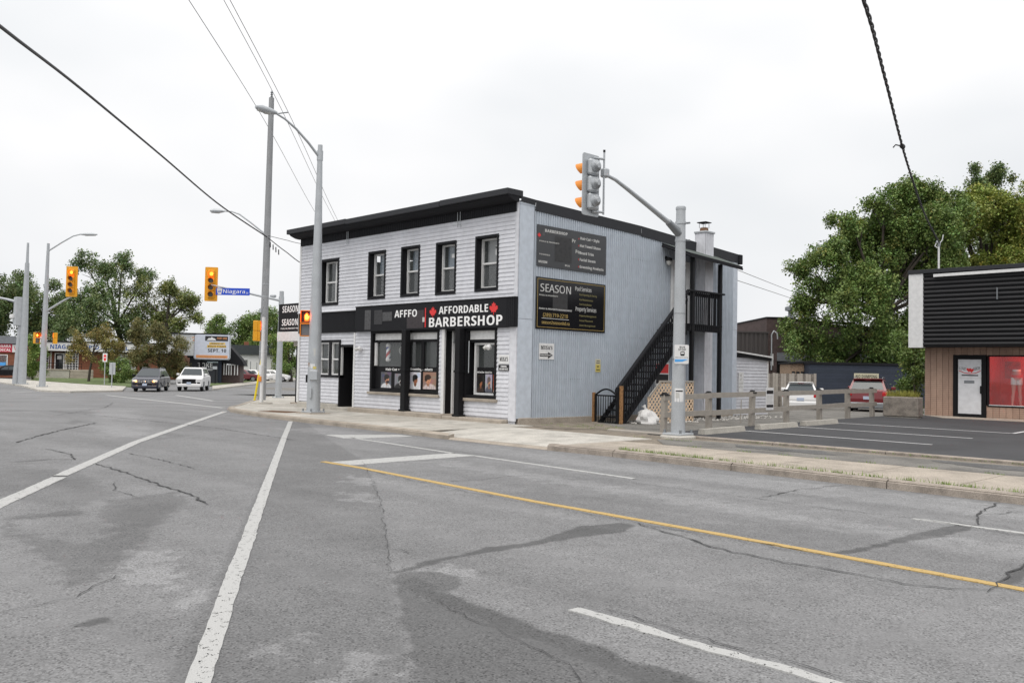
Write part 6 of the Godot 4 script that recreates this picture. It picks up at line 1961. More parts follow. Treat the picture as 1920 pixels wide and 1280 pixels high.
func tufts() -> void:
	var g := G.new()
	var r := RandomNumberGenerator.new()
	r.seed = 99
	var add := func(x: float, z: float, n: int, h: float, spread: float) -> void:
		for k in n:
			var p := V(x + r.randf_range(-spread, spread), 0.128, z + r.randf_range(-0.05, 0.05))
			var a := r.randf() * TAU
			var d := V(cos(a), 0, sin(a))
			var hh := h * r.randf_range(0.25, 0.95)
			var side := d.cross(Vector3.UP) * 0.005
			g.tri(p - side, p + side, p + d * hh * r.randf_range(0.2, 0.8) + V(0, hh, 0))
	for k in 120:
		var x := 6.9 + k * 0.075 + r.randf_range(-0.05, 0.05)
		add.call(x, 3.88 + (x - 6.9) * 0.062, 16 if k < 30 else 4 + (k * 7) % 6, 0.1, 0.06)
	for x in [10.9, 11.5, 12.05, 12.6, 13.2, 13.45, 14.3, 15.1, 16.0]: add.call(x, 3.88 + (x - 6.9) * 0.062, 34, 0.075, 0.08)
	for x in [7.2, 8.4, 9.3, 10.1, 10.9, 11.9, 13.0, 14.1]:
		add.call(x + r.randf_range(-0.2, 0.2), 2.07, 30, 0.06, 0.16)
	for k in 40: add.call(6.5 + r.randf() * 9.0, -0.2 + r.randf_range(-0.03, 0.05), 10, 0.05, 0.1)
	for k in 46: add.call(0.3 + r.randf() * 2.4, -0.3 - r.randf() * 1.6, 8, 0.05, 0.12)
	for x in [5.0, 5.9, 6.3]: add.call(x, 0.8, 20, 0.05, 0.2)
	var o := solo("grass", g, M.grass_green, "thin grass tufts growing along kerb and pavement joints", "grass")
	o.set_meta("kind", "stuff")

# ---------------------------------------------------------------- far side of the crossing
func build_far() -> void:
	# medical building with long white fascia
	var o := thing("medical_building", "low brick medical building with long white lettered fascia", "building", V(-103.09, -0.35, -20.01), 58)
	part(o, "wall", b(-2.2, 0, -10, 15, 3.4, -0.2), M.brick_orange)
	part(o, "fascia", b(-1.9, 3.35, -10.2, 15, 4.45, 0.9), M.white)
	part(o, "roof_edge", b(-2.0, 4.45, -10.3, 15.1, 4.62, 1.0), M.black_soft)
	part(o, "soffit", b(-1.9, 3.26, -10, 15, 3.35, 0.8), M.black_soft)
	words(o, "NIAGARA RAPID MEDICAL", V(-0.9, 3.62, 0.92), 9.2, 0.5, M.blue_letter)
	for q in [[-2.0, -1.25], [0.8, 2.2]]:
		var w := part(o, "glass_block_window", frame(q[0], q[1], 0.95, 3.1, 0.08, 0.0, -0.25), M.white)
		part(w, "backing", b(q[0], 0.95, -0.2, q[1], 3.1, -0.15), M.ink)
		var nx := 4 if q[1] - q[0] > 1 else 2
		for k in range(1, nx): part(w, "mullion", b(lerpf(q[0], q[1], float(k) / nx) - 0.035, 1.03, -0.15, lerpf(q[0], q[1], float(k) / nx) + 0.035, 3.02, -0.05), M.white)
		for k in range(1, 7): part(w, "transom", b(q[0] + 0.08, 0.95 + k * 0.307 - 0.035, -0.14, q[1] - 0.08, 0.95 + k * 0.307 + 0.035, -0.06), M.white)
	var d := part(o, "door", frame(-0.6, 0.55, 0.9, 3.1, 0.12, 0.0, -0.2), M.white)
	part(d, "glass_pane", b(-0.48, 1.0, -0.1, 0.43, 3.0, -0.08), M.glass_dark)
	part(d, "notice", b(-0.3, 2.3, -0.07, 0.2, 2.75, -0.05), M.white)
	for x in [-1.1, 0.62]: part(o, "pilaster", b(x, 0.9, -0.2, x + 0.12, 3.2, 0.02), M.white)
	var w2 := part(o, "window", frame(6.9, 9.1, 1.1, 3.1, 0.1, 0.0, -0.2), M.white)
	part(w2, "glass_pane", b(7.0, 1.2, -0.1, 9.0, 3.0, -0.08), M.glass)
	part(w2, "blind", b(7.0, 1.2, -0.18, 9.0, 3.0, -0.15), M.white)
	part(o, "porch_slab", b(-3.5, 0.0, -0.2, 3.4, 0.88, 2.8), M.concrete)
	for k in 3: part(o, "porch_rail", G.new().tube([V(-3.4, 1.0 + k * 0.4, 2.7), V(3.3, 1.0 + k * 0.4, 2.7)], 0.03, 5), M.black)
	for k in 9: part(o, "porch_post", G.new().tube([V(-3.3 + k * 0.82, 0.88, 2.7), V(-3.3 + k * 0.82, 1.85, 2.7)], 0.03, 5), M.black)
	var rw := thing("retaining_wall", "low concrete retaining wall below the medical building", "wall", V(-97.6, -0.35, -16.2), 58)
	part(rw, "wall", bb(-3.5, 0.0, -0.3, 3.2, 0.95, 0.0, 0.02), M.concrete)
	part(rw, "coping", bb(-3.55, 0.95, -0.35, 3.25, 1.1, 0.06, 0.02), M.concrete_tan)
	for k in 3: part(rw, "block_course", bb(3.25, 0.0 + k * 0.36, -0.4, 5.8, 0.34 + k * 0.36, -0.05, 0.03), M.concrete_tan)
	# neighbour on the left with red sign
	o = thing("clinic_building", "brick clinic with red and white signs at the left edge", "building", V(-98.02, -0.35, -13.74), 58)
	part(o, "wall", b(-9, 0, -8, 0.5, 3.0, 0), M.brick_orange)
	part(o, "red_sign", b(-3.2, 3.0, 0.0, -0.5, 3.95, 0.2), M.sign_red)
	part(o, "white_sign", b(-0.5, 3.0, 0.0, 0.6, 3.9, 0.2), M.white)
	words(o, "NIAGARA", V(-2.5, 3.55, 0.2), 1.85, 0.3, M.letter)
	words(o, "MEDICAL", V(-2.5, 3.1, 0.2), 1.85, 0.3, M.letter)
	words(o, "WALK-IN", V(-0.3, 3.25, 0.2), 2.3, 0.42, M.sign_red)
	var g := G.new()
	var e := [V(-9.2, 4.0, 0.4), V(0.9, 4.0, 0.4), V(0.9, 4.0, -8.4), V(-9.2, 4.0, -8.4)]
	g.quad(e[0], e[1], V(-1.8, 5.0, -4), V(-7, 5.0, -4))
	g.tri(e[1], e[2], V(-1.8, 5.0, -4))
	g.quad(e[2], e[3], V(-7, 5.0, -4), V(-1.8, 5.0, -4))
	g.tri(e[3], e[0], V(-7, 5.0, -4))
	part(o, "roof", g, M.shingle_grey)
	part(o, "fascia", b(-9.1, 2.95, -8.2, 0.7, 4.0, -0.01), M.black_soft)
	var wn := part(o, "window", frame(-2.6, -1.0, 0.3, 2.7, 0.1, 0.06, -0.1), M.white)
	part(wn, "poster", b(-2.5, 0.4, -0.02, -1.1, 2.6, 0.0), M.pale_blue)
	part(wn, "poster_print", b(-2.4, 1.4, 0.0, -1.2, 1.8, 0.01), M.sky_blue)
	part(wn, "transom", b(-2.5, 0.95, 0.0, -1.1, 1.03, 0.05), M.black_soft)
	# dark shop with lettering and a billboard
	o = thing("dark_shop", "dark grey shop with large white lettering under the billboard", "building", V(-73.4, -0.35, -24.6), 58)
	part(o, "wall", b(-0.9, 0, -6, 2.0, 2.7, 0), M.slate)
	part(o, "wall", b(2.0, 0, -6, 2.3, 2.7, -0.3), M.navy)
	part(o, "roof_slab", b(-1.1, 2.68, -6.2, 2.6, 2.9, 0.4), M.black_soft)
	part(o, "lamp_strip", bb(0.9, 2.2, 0.05, 2.0, 2.32, 0.25, 0.02), M.pale_blue)
	words(o, "TOKE", V(-0.06, 1.65, 0.02), 1.5, 0.52, M.letter)
	words(o, "CANNABIS", V(-0.02, 1.35, 0.02), 1.46, 0.2, M.letter)
	part(o, "annex_wall", b(2.3, 0, -6, 4.2, 2.0, -1.0), M.brick_dark)
	part(o, "gable_roof", G.new().prism(P2([2.2, 2.2, 4.7, 1.9, 4.4, 2.5, 3.0, 4.1, 2.2, 4.1]), -5, -0.6), M.black_soft)
	for x in [2.5, 2.75, 3.0, 3.25, 3.6, 3.9]: part(o, "white_post", b(x, 0.9, -0.9, x + 0.1, 2.2, -0.75), M.white)
	o = thing("billboard", "large rounded billboard announcing a race day above the dark shop", "billboard", V(-72.13, -0.35, -24.53), 58)
	part(o, "left_panel", b(-3.2, 2.9, -0.3, 0.0, 5.15, 0), M.board_white)
	part(o, "right_panel", G.new().prism(rounded(-0.9, 2.58, 2.6, 5.15, 0.22), 0.0, 0.12), M.board_pale)
	part(o, "rim", G.new().prism(rounded(-0.98, 2.5, 2.72, 5.22, 0.25), -0.35, -0.0), M.galv)
	part(o, "top_edge", b(-3.3, 5.15, -0.35, 2.4, 5.28, 0.1), M.black_soft)
	part(o, "black_header", b(0.15, 4.5, 0.12, 2.45, 5.0, 0.14), M.ink)
	part(o, "horse_print", G.new().prism(P2([0.3, 4.56, 1.25, 4.56, 1.15, 4.75, 0.95, 4.8, 0.8, 4.92, 0.72, 4.8, 0.5, 4.78]), 0.138, 0.15), M.white)
	words(o, "FORT ERIE", V(1.35, 4.68, 0.142), 1.0, 0.2, M.sign_orange)
	part(o, "brush", G.new().prism(P2([0.55, 4.1, 2.2, 4.12, 2.18, 4.32, 0.58, 4.34]), 0.119, 0.13), M.brush_yellow)
	part(o, "brush", G.new().prism(P2([0.35, 3.78, 2.3, 3.8, 2.28, 4.05, 0.38, 4.06]), 0.119, 0.13), M.brush_yellow)
	words(o, "PRINCE OF", V(0.72, 4.13, 0.132), 1.3, 0.17, M.ink)
	words(o, "WALES STAKES", V(0.42, 3.83, 0.132), 1.85, 0.17, M.ink)
	words(o, "SEPT. 10", V(0.45, 3.3, 0.132), 1.85, 0.34, M.ink)
	part(o, "orange_band", b(-0.72, 2.68, 0.12, 2.45, 2.98, 0.135), M.sign_orange)
	words(o, "CHECK ONLINE FOR FULL RACING SCHEDULE", V(-0.4, 2.76, 0.136), 2.7, 0.1, M.ink, false)
	words(o, "LIVE", V(-1.8, 4.72, 0.01), 0.5, 0.18, M.letter_grey)
	words(o, "HORSE", V(-1.2, 4.72, 0.01), 0.8, 0.18, M.sign_orange)
	words(o, "RACING", V(-1.1, 4.42, 0.01), 1.0, 0.18, M.sign_orange)
	part(o, "support", b(-2.6, 0.0, -0.4, -2.3, 2.9, -0.1), M.black_soft)
	part(o, "support", b(-0.4, 0.0, -0.6, -0.15, 2.6, -0.4), M.black_soft)
	o = thing("letter_box_post", "thin dark post with a small plate before the dark shop", "post", V(-70.4, -0.35, -25.1), 58)
	part(o, "post", bb(-0.06, 0, -0.06, 0.06, 1.5, 0.06, 0.01), M.black_soft)
	part(o, "plate", bb(-0.3, 1.5, -0.05, 0.15, 1.8, 0.05, 0.01), M.galv)
	# white house
	o = thing("white_house", "white house with dark grey roof behind the parked cars", "house", V(-92.07, -0.35, -41.40), 58)
	part(o, "wall", b(-3.4, 0, -7, 2.2, 3.5, 0), M.white)
	part(o, "roof", G.new().prism(P2([-4.2, 3.4, 2.5, 3.4, 2.4, 4.7, -3.4, 4.7]), -7.3, 0.35), M.roof_slate)
	part(o, "chimney", bb(-1.9, 4.5, -3, -1.3, 5.2, -2.4, 0.02), M.brick_orange)
	var hw := part(o, "window", frame(-1.75, -1.15, 1.85, 2.75, 0.07, 0.05, -0.05), M.letter_grey)
	part(hw, "glass_pane", b(-1.68, 1.92, -0.02, -1.22, 2.68, 0.0), M.glass_dark)
	part(o, "stair_rail", G.new().tube([V(2.3, 1.5, 0.5), V(4.2, 0.5, 1.4)], 0.05, 5), M.white)
	part(o, "stair_rail", G.new().tube([V(2.3, 1.1, 0.5), V(4.2, 0.1, 1.4)], 0.05, 5), M.white)
	for q in [[-3.0, 2.6], [-2.2, 2.4], [-0.6, 2.5], [0.2, 2.4]]: part(o, "fence_post", G.new().tube([V(q[0], 0, 2.6), V(q[0], q[1], 2.6)], 0.05, 5), M.galv_dark)
	# canopy with lettering at the left side of the barbershop
	o = thing("canopy_sign", "black lettered sign box on a white canopy left of the barbershop", "sign", V(-16.6, 0.0, -1.85))
	part(o, "sign_box", bb(0.0, 3.12, -0.4, 4.5, 4.3, 0.0, 0.01), M.black)
	words(o, "SEASON", V(0.32, 3.93, 0.0), 1.3, 0.27, M.letter)
	words(o, "SEASON", V(0.30, 3.37, 0.0), 1.3, 0.27, M.letter)
	words(o, "POOLS & PROPERTY MANAGEMENT", V(0.22, 3.23, 0.0), 2.2, 0.06, M.letter)
	part(o, "canopy_edge", bb(0.0, 2.7, -3.4, 4.6, 3.1, 0.05, 0.01), M.white)
	part(o, "bracket", bb(0.8, 2.5, -3.2, 4.6, 2.7, -0.3, 0.01), M.concrete_new)
	part(o, "post", bb(1.0, 0.1, -0.55, 1.24, 2.52, -0.31, 0.012), M.black)
	part(o, "post_foot", bb(0.85, 0.02, -0.7, 1.39, 0.12, -0.16, 0.02), M.concrete_tan)

# ---------------------------------------------------------------- trees
const LEAF := {
	"leaf_green": [0.15, 0.225, 0.06], "leaf_lime": [0.22, 0.265, 0.055], "leaf_dark": [0.125, 0.18, 0.066], "leaf_olive": [0.165, 0.2, 0.06],
	"leaf_ochre": [0.23, 0.2, 0.065], "leaf_brown": [0.17, 0.165, 0.065], "leaf_fresh": [0.17, 0.25, 0.06]}

var leaves_total := 0

func leaf_spray(seed_: int, leaves: int) -> Array:
	var r := RandomNumberGenerator.new()
	r.seed = seed_
	var g := G.new()
	for k in leaves:
		var p := V(r.randfn(0, 0.42), r.randfn(0, 0.34), r.randfn(0, 0.42))
		var bs := Basis.from_euler(V(r.randf_range(-0.9, 0.9), r.randf() * TAU, r.randf_range(-0.9, 0.9)))
		var l := r.randf_range(0.3, 0.55)
		var w := l * 0.36
		var a := p
		var c := p + bs * V(0, 0, l)
		var m1 := p + bs * V(w, 0.06 * l, l * 0.5)
		var m2 := p + bs * V(-w, 0.06 * l, l * 0.5)
		g.tri(a, m1, c)
		g.tri(a, c, m2)
	var back := PackedVector3Array()
	for q in g.n: back.append(-q)
	return [g.v, back]

func tree(called: String, label: String, at: Vector3, clumps: Array, tone: String, size: float, dens: float, girth: float) -> void:
	if not shared.has("sprays"): shared.sprays = [leaf_spray(5, 15), leaf_spray(6, 15)]
	if not M.has("leaf"):
		M.leaf = plain(1, 1, 1, 0.6)
		M.leaf.vertex_color_use_as_albedo = true
		M.leaf.backlight_enabled = true
		M.leaf.backlight = Color(0.45, 0.5, 0.3)
	var o := thing(called, label, "tree" if called.ends_with("tree") else "shrub", at, 45.8, "trees and shrubs")
	var r := RandomNumberGenerator.new()
	r.seed = hash(called)
	var f := FastNoiseLite.new()
	f.seed = r.randi() % 1000
	f.frequency = 0.34 / (size / 0.34)
	# trunk up to the middle of the crown
	var cx := 0.0
	var low := 1e9
	var high := 0.0
	for c in clumps:
		cx += c[0] / clumps.size()
		low = minf(low, c[1] - c[2])
		high = maxf(high, c[1])
	var fork := lerpf(low, high, 0.35)
	part(o, "trunk", G.new().tube([V(0, -0.2, 0), V(cx * 0.15, fork * 0.4, 0), V(cx * 0.5, fork, 0), V(cx * 0.8, lerpf(fork, high, 0.6), 0)], [girth * 1.25, girth, girth * 0.75, girth * 0.3], 9), M.bark)
	var pos := []
	for c in clumps:
		var dz: float = r.randf_range(-1.0, 1.0) * maxf(c[2], 0.8)
		var mid := V(c[0], c[1], dz)
		var from := V(cx * 0.45, maxf(fork * 0.75, minf(fork, c[1] - 0.6)), 0)
		part(o, "limb", G.new().tube([from, from.lerp(mid, 0.5) + V(0, 0.12 * c[2], 0), mid], [girth * 0.45, girth * 0.28, girth * 0.1], 6), M.bark)
		for j in 3:
			var tip: Vector3 = mid + V(r.randfn(0, 0.5), r.randfn(0.2, 0.4), r.randfn(0, 0.5)) * float(c[2])
			part(o, "limb", G.new().tube([mid.lerp(from, 0.25), tip], [girth * 0.14, girth * 0.04], 5), M.bark)
		var count := int(dens * 62.0 * pow(c[2] / size, 2.0) * 0.5) + 12
		# a few lobes within each clump make its edge uneven
		var lobes := []
		for j in 7: lobes.append([mid + V(r.randfn(0, 0.42), r.randfn(0, 0.36), r.randfn(0, 0.42)) * c[2], c[2] * r.randf_range(0.34, 0.62)])
		lobes.append([mid, c[2] * 0.72])
		for k in count:
			var lb: Array = lobes[r.randi() % lobes.size()]
			var d := V(r.randfn(), r.randfn(), r.randfn()).normalized()
			var p: Vector3 = lb[0] + d * float(lb[1]) * pow(r.randf(), 0.38)
			if f.get_noise_3dv(p * 1.7) < -0.2: continue
			pos.append(p)
	# every spray set in place, all in one mesh with a colour of its own each
	var vs := PackedVector3Array()
	var ns := PackedVector3Array()
	var cs := PackedColorArray()
	var base: Array = LEAF[tone]
	for k in pos.size():
		var arr: Array = shared.sprays[k % 2]
		var s := size * r.randf_range(0.5, 1.45)
		var bs := Basis.from_euler(V(r.randf_range(-0.6, 0.6), r.randf() * TAU, r.randf_range(-0.6, 0.6)))
		vs.append_array(Transform3D(bs.scaled(Vector3.ONE * s), pos[k]) * (arr[0] as PackedVector3Array))
		ns.append_array(Transform3D(bs, Vector3.ZERO) * (arr[1] as PackedVector3Array))
		var v := r.randf_range(0.62, 1.45)
		var warm := r.randf_range(0.85, 1.2)
		var odd := 1.35 if r.randf() < 0.08 else 1.0
		var c := PackedColorArray()
		c.resize(arr[0].size())
		c.fill(Color(base[0] * v * warm * odd, base[1] * v * (1.0 + 0.12 * (odd - 1.0)), base[2] * v))
		cs.append_array(c)
	var data := []
	data.resize(Mesh.ARRAY_MAX)
	data[Mesh.ARRAY_VERTEX] = vs
	data[Mesh.ARRAY_NORMAL] = ns
	data[Mesh.ARRAY_COLOR] = cs
	var m := ArrayMesh.new()
	m.add_surface_from_arrays(Mesh.PRIMITIVE_TRIANGLES, data)
	part(o, "crown", m, M.leaf)
	leaves_total += vs.size() / 3

func build_trees() -> void:
	tree("maple_tree", "large broad green tree behind the blue wall", V(-7.4, -0.3, -40.6), [[-3.68, 9.80, 1.47], [-4.20, 5.60, 1.47], [-2.80, 3.68, 1.47], [-1.75, 7.00, 2.45], [-0.70, 10.85, 2.31], [1.40, 12.61, 1.96], [0.00, 4.20, 1.93], [2.10, 9.10, 2.31], [2.80, 5.60, 2.10], [0.35, 13.59, 1.33], [3.68, 11.55, 1.82], [2.17, 14.08, 1.12], [1.75, 3.22, 1.12], [4.20, 8.75, 1.82], [3.68, 3.15, 1.12], [-4.90, 7.00, 1.05], [-1.93, 11.90, 1.26], [-3.15, 7.70, 1.40], [-4.62, 4.20, 1.05], [-4.48, 8.93, 0.91], [-0.70, 2.45, 0.84], [-2.80, 2.45, 0.70], [0.70, 2.63, 0.77], [2.80, 2.80, 0.84], [-1.75, 2.98, 0.91], [4.73, 10.85, 1.61], [4.90, 7.70, 1.40], [3.33, 13.03, 1.47], [1.75, 11.03, 1.68], [4.48, 12.54, 1.33], [-1.05, 8.40, 1.75], [2.87, 14.29, 1.12], [4.20, 13.73, 1.26], [3.43, 11.55, 1.54], [5.43, 13.59, 0.98]], "leaf_green", 0.34, 1.00, 0.40)
	tree("lime_tree", "yellow green tree rising behind the brick shop", V(-4.12, -0.3, -51.48), [[-0.77, 12.26, 2.22], [1.53, 12.84, 2.15], [3.64, 11.88, 2.53], [-1.92, 9.96, 1.92], [0.77, 9.96, 2.53], [3.07, 9.20, 2.30], [-2.68, 12.84, 1.38], [4.41, 14.18, 1.76], [0.19, 13.79, 1.30], [2.11, 14.37, 1.15], [0.38, 7.28, 2.30], [3.07, 6.51, 2.30], [-3.45, 10.73, 1.53], [-2.49, 14.18, 1.30], [-3.26, 13.03, 1.30], [-1.34, 14.37, 1.30], [-2.30, 12.84, 1.69], [-0.96, 13.60, 1.69]], "leaf_lime", 0.34, 1.00, 0.35)
	tree("elm_tree", "dark tree top showing above the yellow green tree", V(-11.56, -0.6, -74.0), [[-0.86, 21.26, 1.32], [1.07, 21.46, 1.32], [0.00, 19.74, 1.53], [0.25, 17.70, 1.73], [0.15, 15.26, 2.03]], "leaf_dark", 0.42, 1.00, 0.35)
	tree("ivy_shrub", "dark green climbing shrub at the side of the brick shop", V(3.9, 0.0, -18.3), [[0.00, 3.12, 0.51], [0.08, 2.19, 0.55], [-0.04, 1.26, 0.55], [0.08, 0.53, 0.42], [-0.25, 2.53, 0.38], [-0.21, 1.68, 0.38]], "leaf_green", 0.20, 0.90, 0.06)
	tree("locust_tree", "dark spreading tree with flat layered top behind the medical building", V(-109.17, -0.35, -30.98), [[-7.26, 16.01, 1.80], [-4.34, 15.11, 2.09], [-1.12, 15.86, 2.24], [1.65, 14.21, 1.80], [-5.98, 10.47, 2.54], [-2.99, 7.48, 3.89], [-6.73, 6.13, 3.29], [0.00, 6.36, 3.29], [-2.62, 11.97, 2.54], [-8.60, 7.48, 2.24]], "leaf_dark", 0.55, 0.48, 0.42)
	tree("ash_tree", "olive green tree right of the dark layered tree", V(-104.0, -0.35, -34.0), [[-4.41, 11.40, 2.35], [-0.74, 11.40, 2.65], [2.21, 10.29, 2.21], [3.97, 8.68, 1.18], [-1.10, 8.09, 2.79], [1.84, 7.50, 1.76], [-3.68, 8.24, 2.50], [3.31, 10.66, 1.18], [0.74, 12.50, 1.32]], "leaf_olive", 0.50, 0.50, 0.40)
	tree("willow_tree", "dense dark green tree mass at the left edge", V(-124.57, -0.35, -22.34), [[-2.33, 12.06, 2.80], [0.78, 11.52, 2.96], [3.50, 10.27, 2.33], [-3.11, 8.56, 3.89], [0.78, 7.78, 3.74], [3.89, 6.61, 2.65], [-6.23, 12.06, 3.74], [4.82, 9.96, 1.71], [-7.00, 7.78, 4.67], [-0.78, 14.16, 1.25], [2.72, 13.23, 1.09]], "leaf_dark", 0.60, 0.60, 0.50)
	tree("sumac_tree", "small yellowing tree in front of the medical fascia", V(-78.48, -0.35, -15.2), [[-1.38, 4.19, 1.10], [0.55, 4.74, 1.21], [2.31, 3.74, 1.10], [-0.28, 2.81, 1.21], [1.93, 2.42, 1.10], [1.38, 5.73, 0.61], [3.36, 3.30, 0.72], [-1.93, 3.36, 0.66]], "leaf_ochre", 0.30, 0.50, 0.12)
	tree("crab_tree", "bushy brownish olive tree behind the dark van", V(-73.3, -0.35, -20.53), [[-2.09, 4.74, 1.43], [0.44, 5.01, 1.43], [1.98, 4.07, 1.10], [-0.55, 2.97, 1.65], [0.99, 2.64, 1.21], [-2.64, 2.42, 1.10], [0.55, 1.43, 1.43], [-1.65, 1.16, 1.10]], "leaf_brown", 0.30, 0.80, 0.14)
	tree("green_bush", "green bush between the road sign and the dark van", V(-72.45, -0.35, -15.67), [[-0.16, 1.26, 0.90], [1.32, 1.00, 0.84], [-0.79, 1.79, 0.68], [0.58, 1.69, 0.68], [0.90, 0.53, 0.63]], "leaf_green", 0.26, 0.90, 0.06)
	tree("slim_shrub", "slim green shrub behind the far left poles", V(-88.0, -0.35, -12.6), [[0.12, 4.16, 0.75], [0.23, 2.89, 0.87], [0.00, 1.56, 0.87], [0.69, 3.29, 0.58], [-0.23, 0.69, 0.69], [0.92, 1.27, 0.69]], "leaf_fresh", 0.28, 0.90, 0.07)
	tree("garden_tree", "rounded green tree behind the white house", V(-110.41, -0.35, -51.24), [[-3.35, 6.95, 2.18], [-0.84, 8.29, 2.35], [1.68, 9.13, 2.35], [-2.51, 5.44, 2.01], [0.84, 6.11, 2.35], [3.35, 7.79, 2.18], [5.03, 9.13, 2.01], [-4.61, 5.44, 1.34], [3.35, 4.61, 2.01]], "leaf_green", 0.55, 0.95, 0.40)
	tree("young_tree", "small tree top left of the rounded tree", V(-124.59, -0.35, -51.02), [[-0.54, 8.35, 1.26], [0.54, 9.78, 1.08], [-1.35, 7.45, 0.90], [0.90, 8.08, 1.08]], "leaf_green", 0.50, 0.85, 0.25)
	tree("hedge_tree", "bright yellow green tree left of the barbershop", V(-87.03, -0.35, -43.71), [[-2.12, 5.08, 1.41], [-0.35, 5.08, 1.69], [-1.91, 3.11, 1.41], [0.35, 2.61, 1.55], [1.41, 6.50, 1.69], [-1.06, 1.55, 1.27]], "leaf_fresh", 0.42, 0.95, 0.25)

# ---------------------------------------------------------------- cars: front of the car is +z
# outline in (z, y) of the lower body, with wheel arches cut out
func body_outline(s: Dictionary, grow := 0.0) -> PackedVector2Array:
	var l: float = s.length / 2.0
	var lo: float = s.clear
	var p := PackedVector2Array()
	var arch := func(zc: float) -> void:
		for k in 9:
			var a := PI - PI * k / 8.0
			p.append(Vector2(zc + cos(a) * (s.wheel + 0.06) , maxf(lo, s.wheel + sin(a) * (s.wheel + 0.06))))
	p.append(Vector2(-l + 0.08, lo + 0.06))
	arch.call(-s.base / 2.0)
	arch.call(s.base / 2.0)
	p.append(Vector2(l - 0.12, lo + 0.02))
	p.append(Vector2(l - 0.02, lo + 0.2))
	p.append(Vector2(l, lerpf(lo, s.nose, 0.6)))
	p.append(Vector2(l - 0.05, s.nose - 0.05))
	p.append(Vector2(l - 0.16, s.nose))
	p.append(Vector2(lerpf(l, s.screen0, 0.5), lerpf(s.nose, s.belt, 0.7)))
	p.append(Vector2(s.screen0, s.belt))
	p.append(Vector2(s.rear0, s.belt + 0.02))
	p.append(Vector2(-l + 0.06, s.belt - 0.03))
	p.append(Vector2(-l, lerpf(lo, s.belt, 0.55)))
	p.append(Vector2(-l + 0.01, lo + 0.25))
	if grow != 0.0:
		var o := Geometry2D.offset_polygon(p, grow)
		if o.size(): return o[0]
	return p

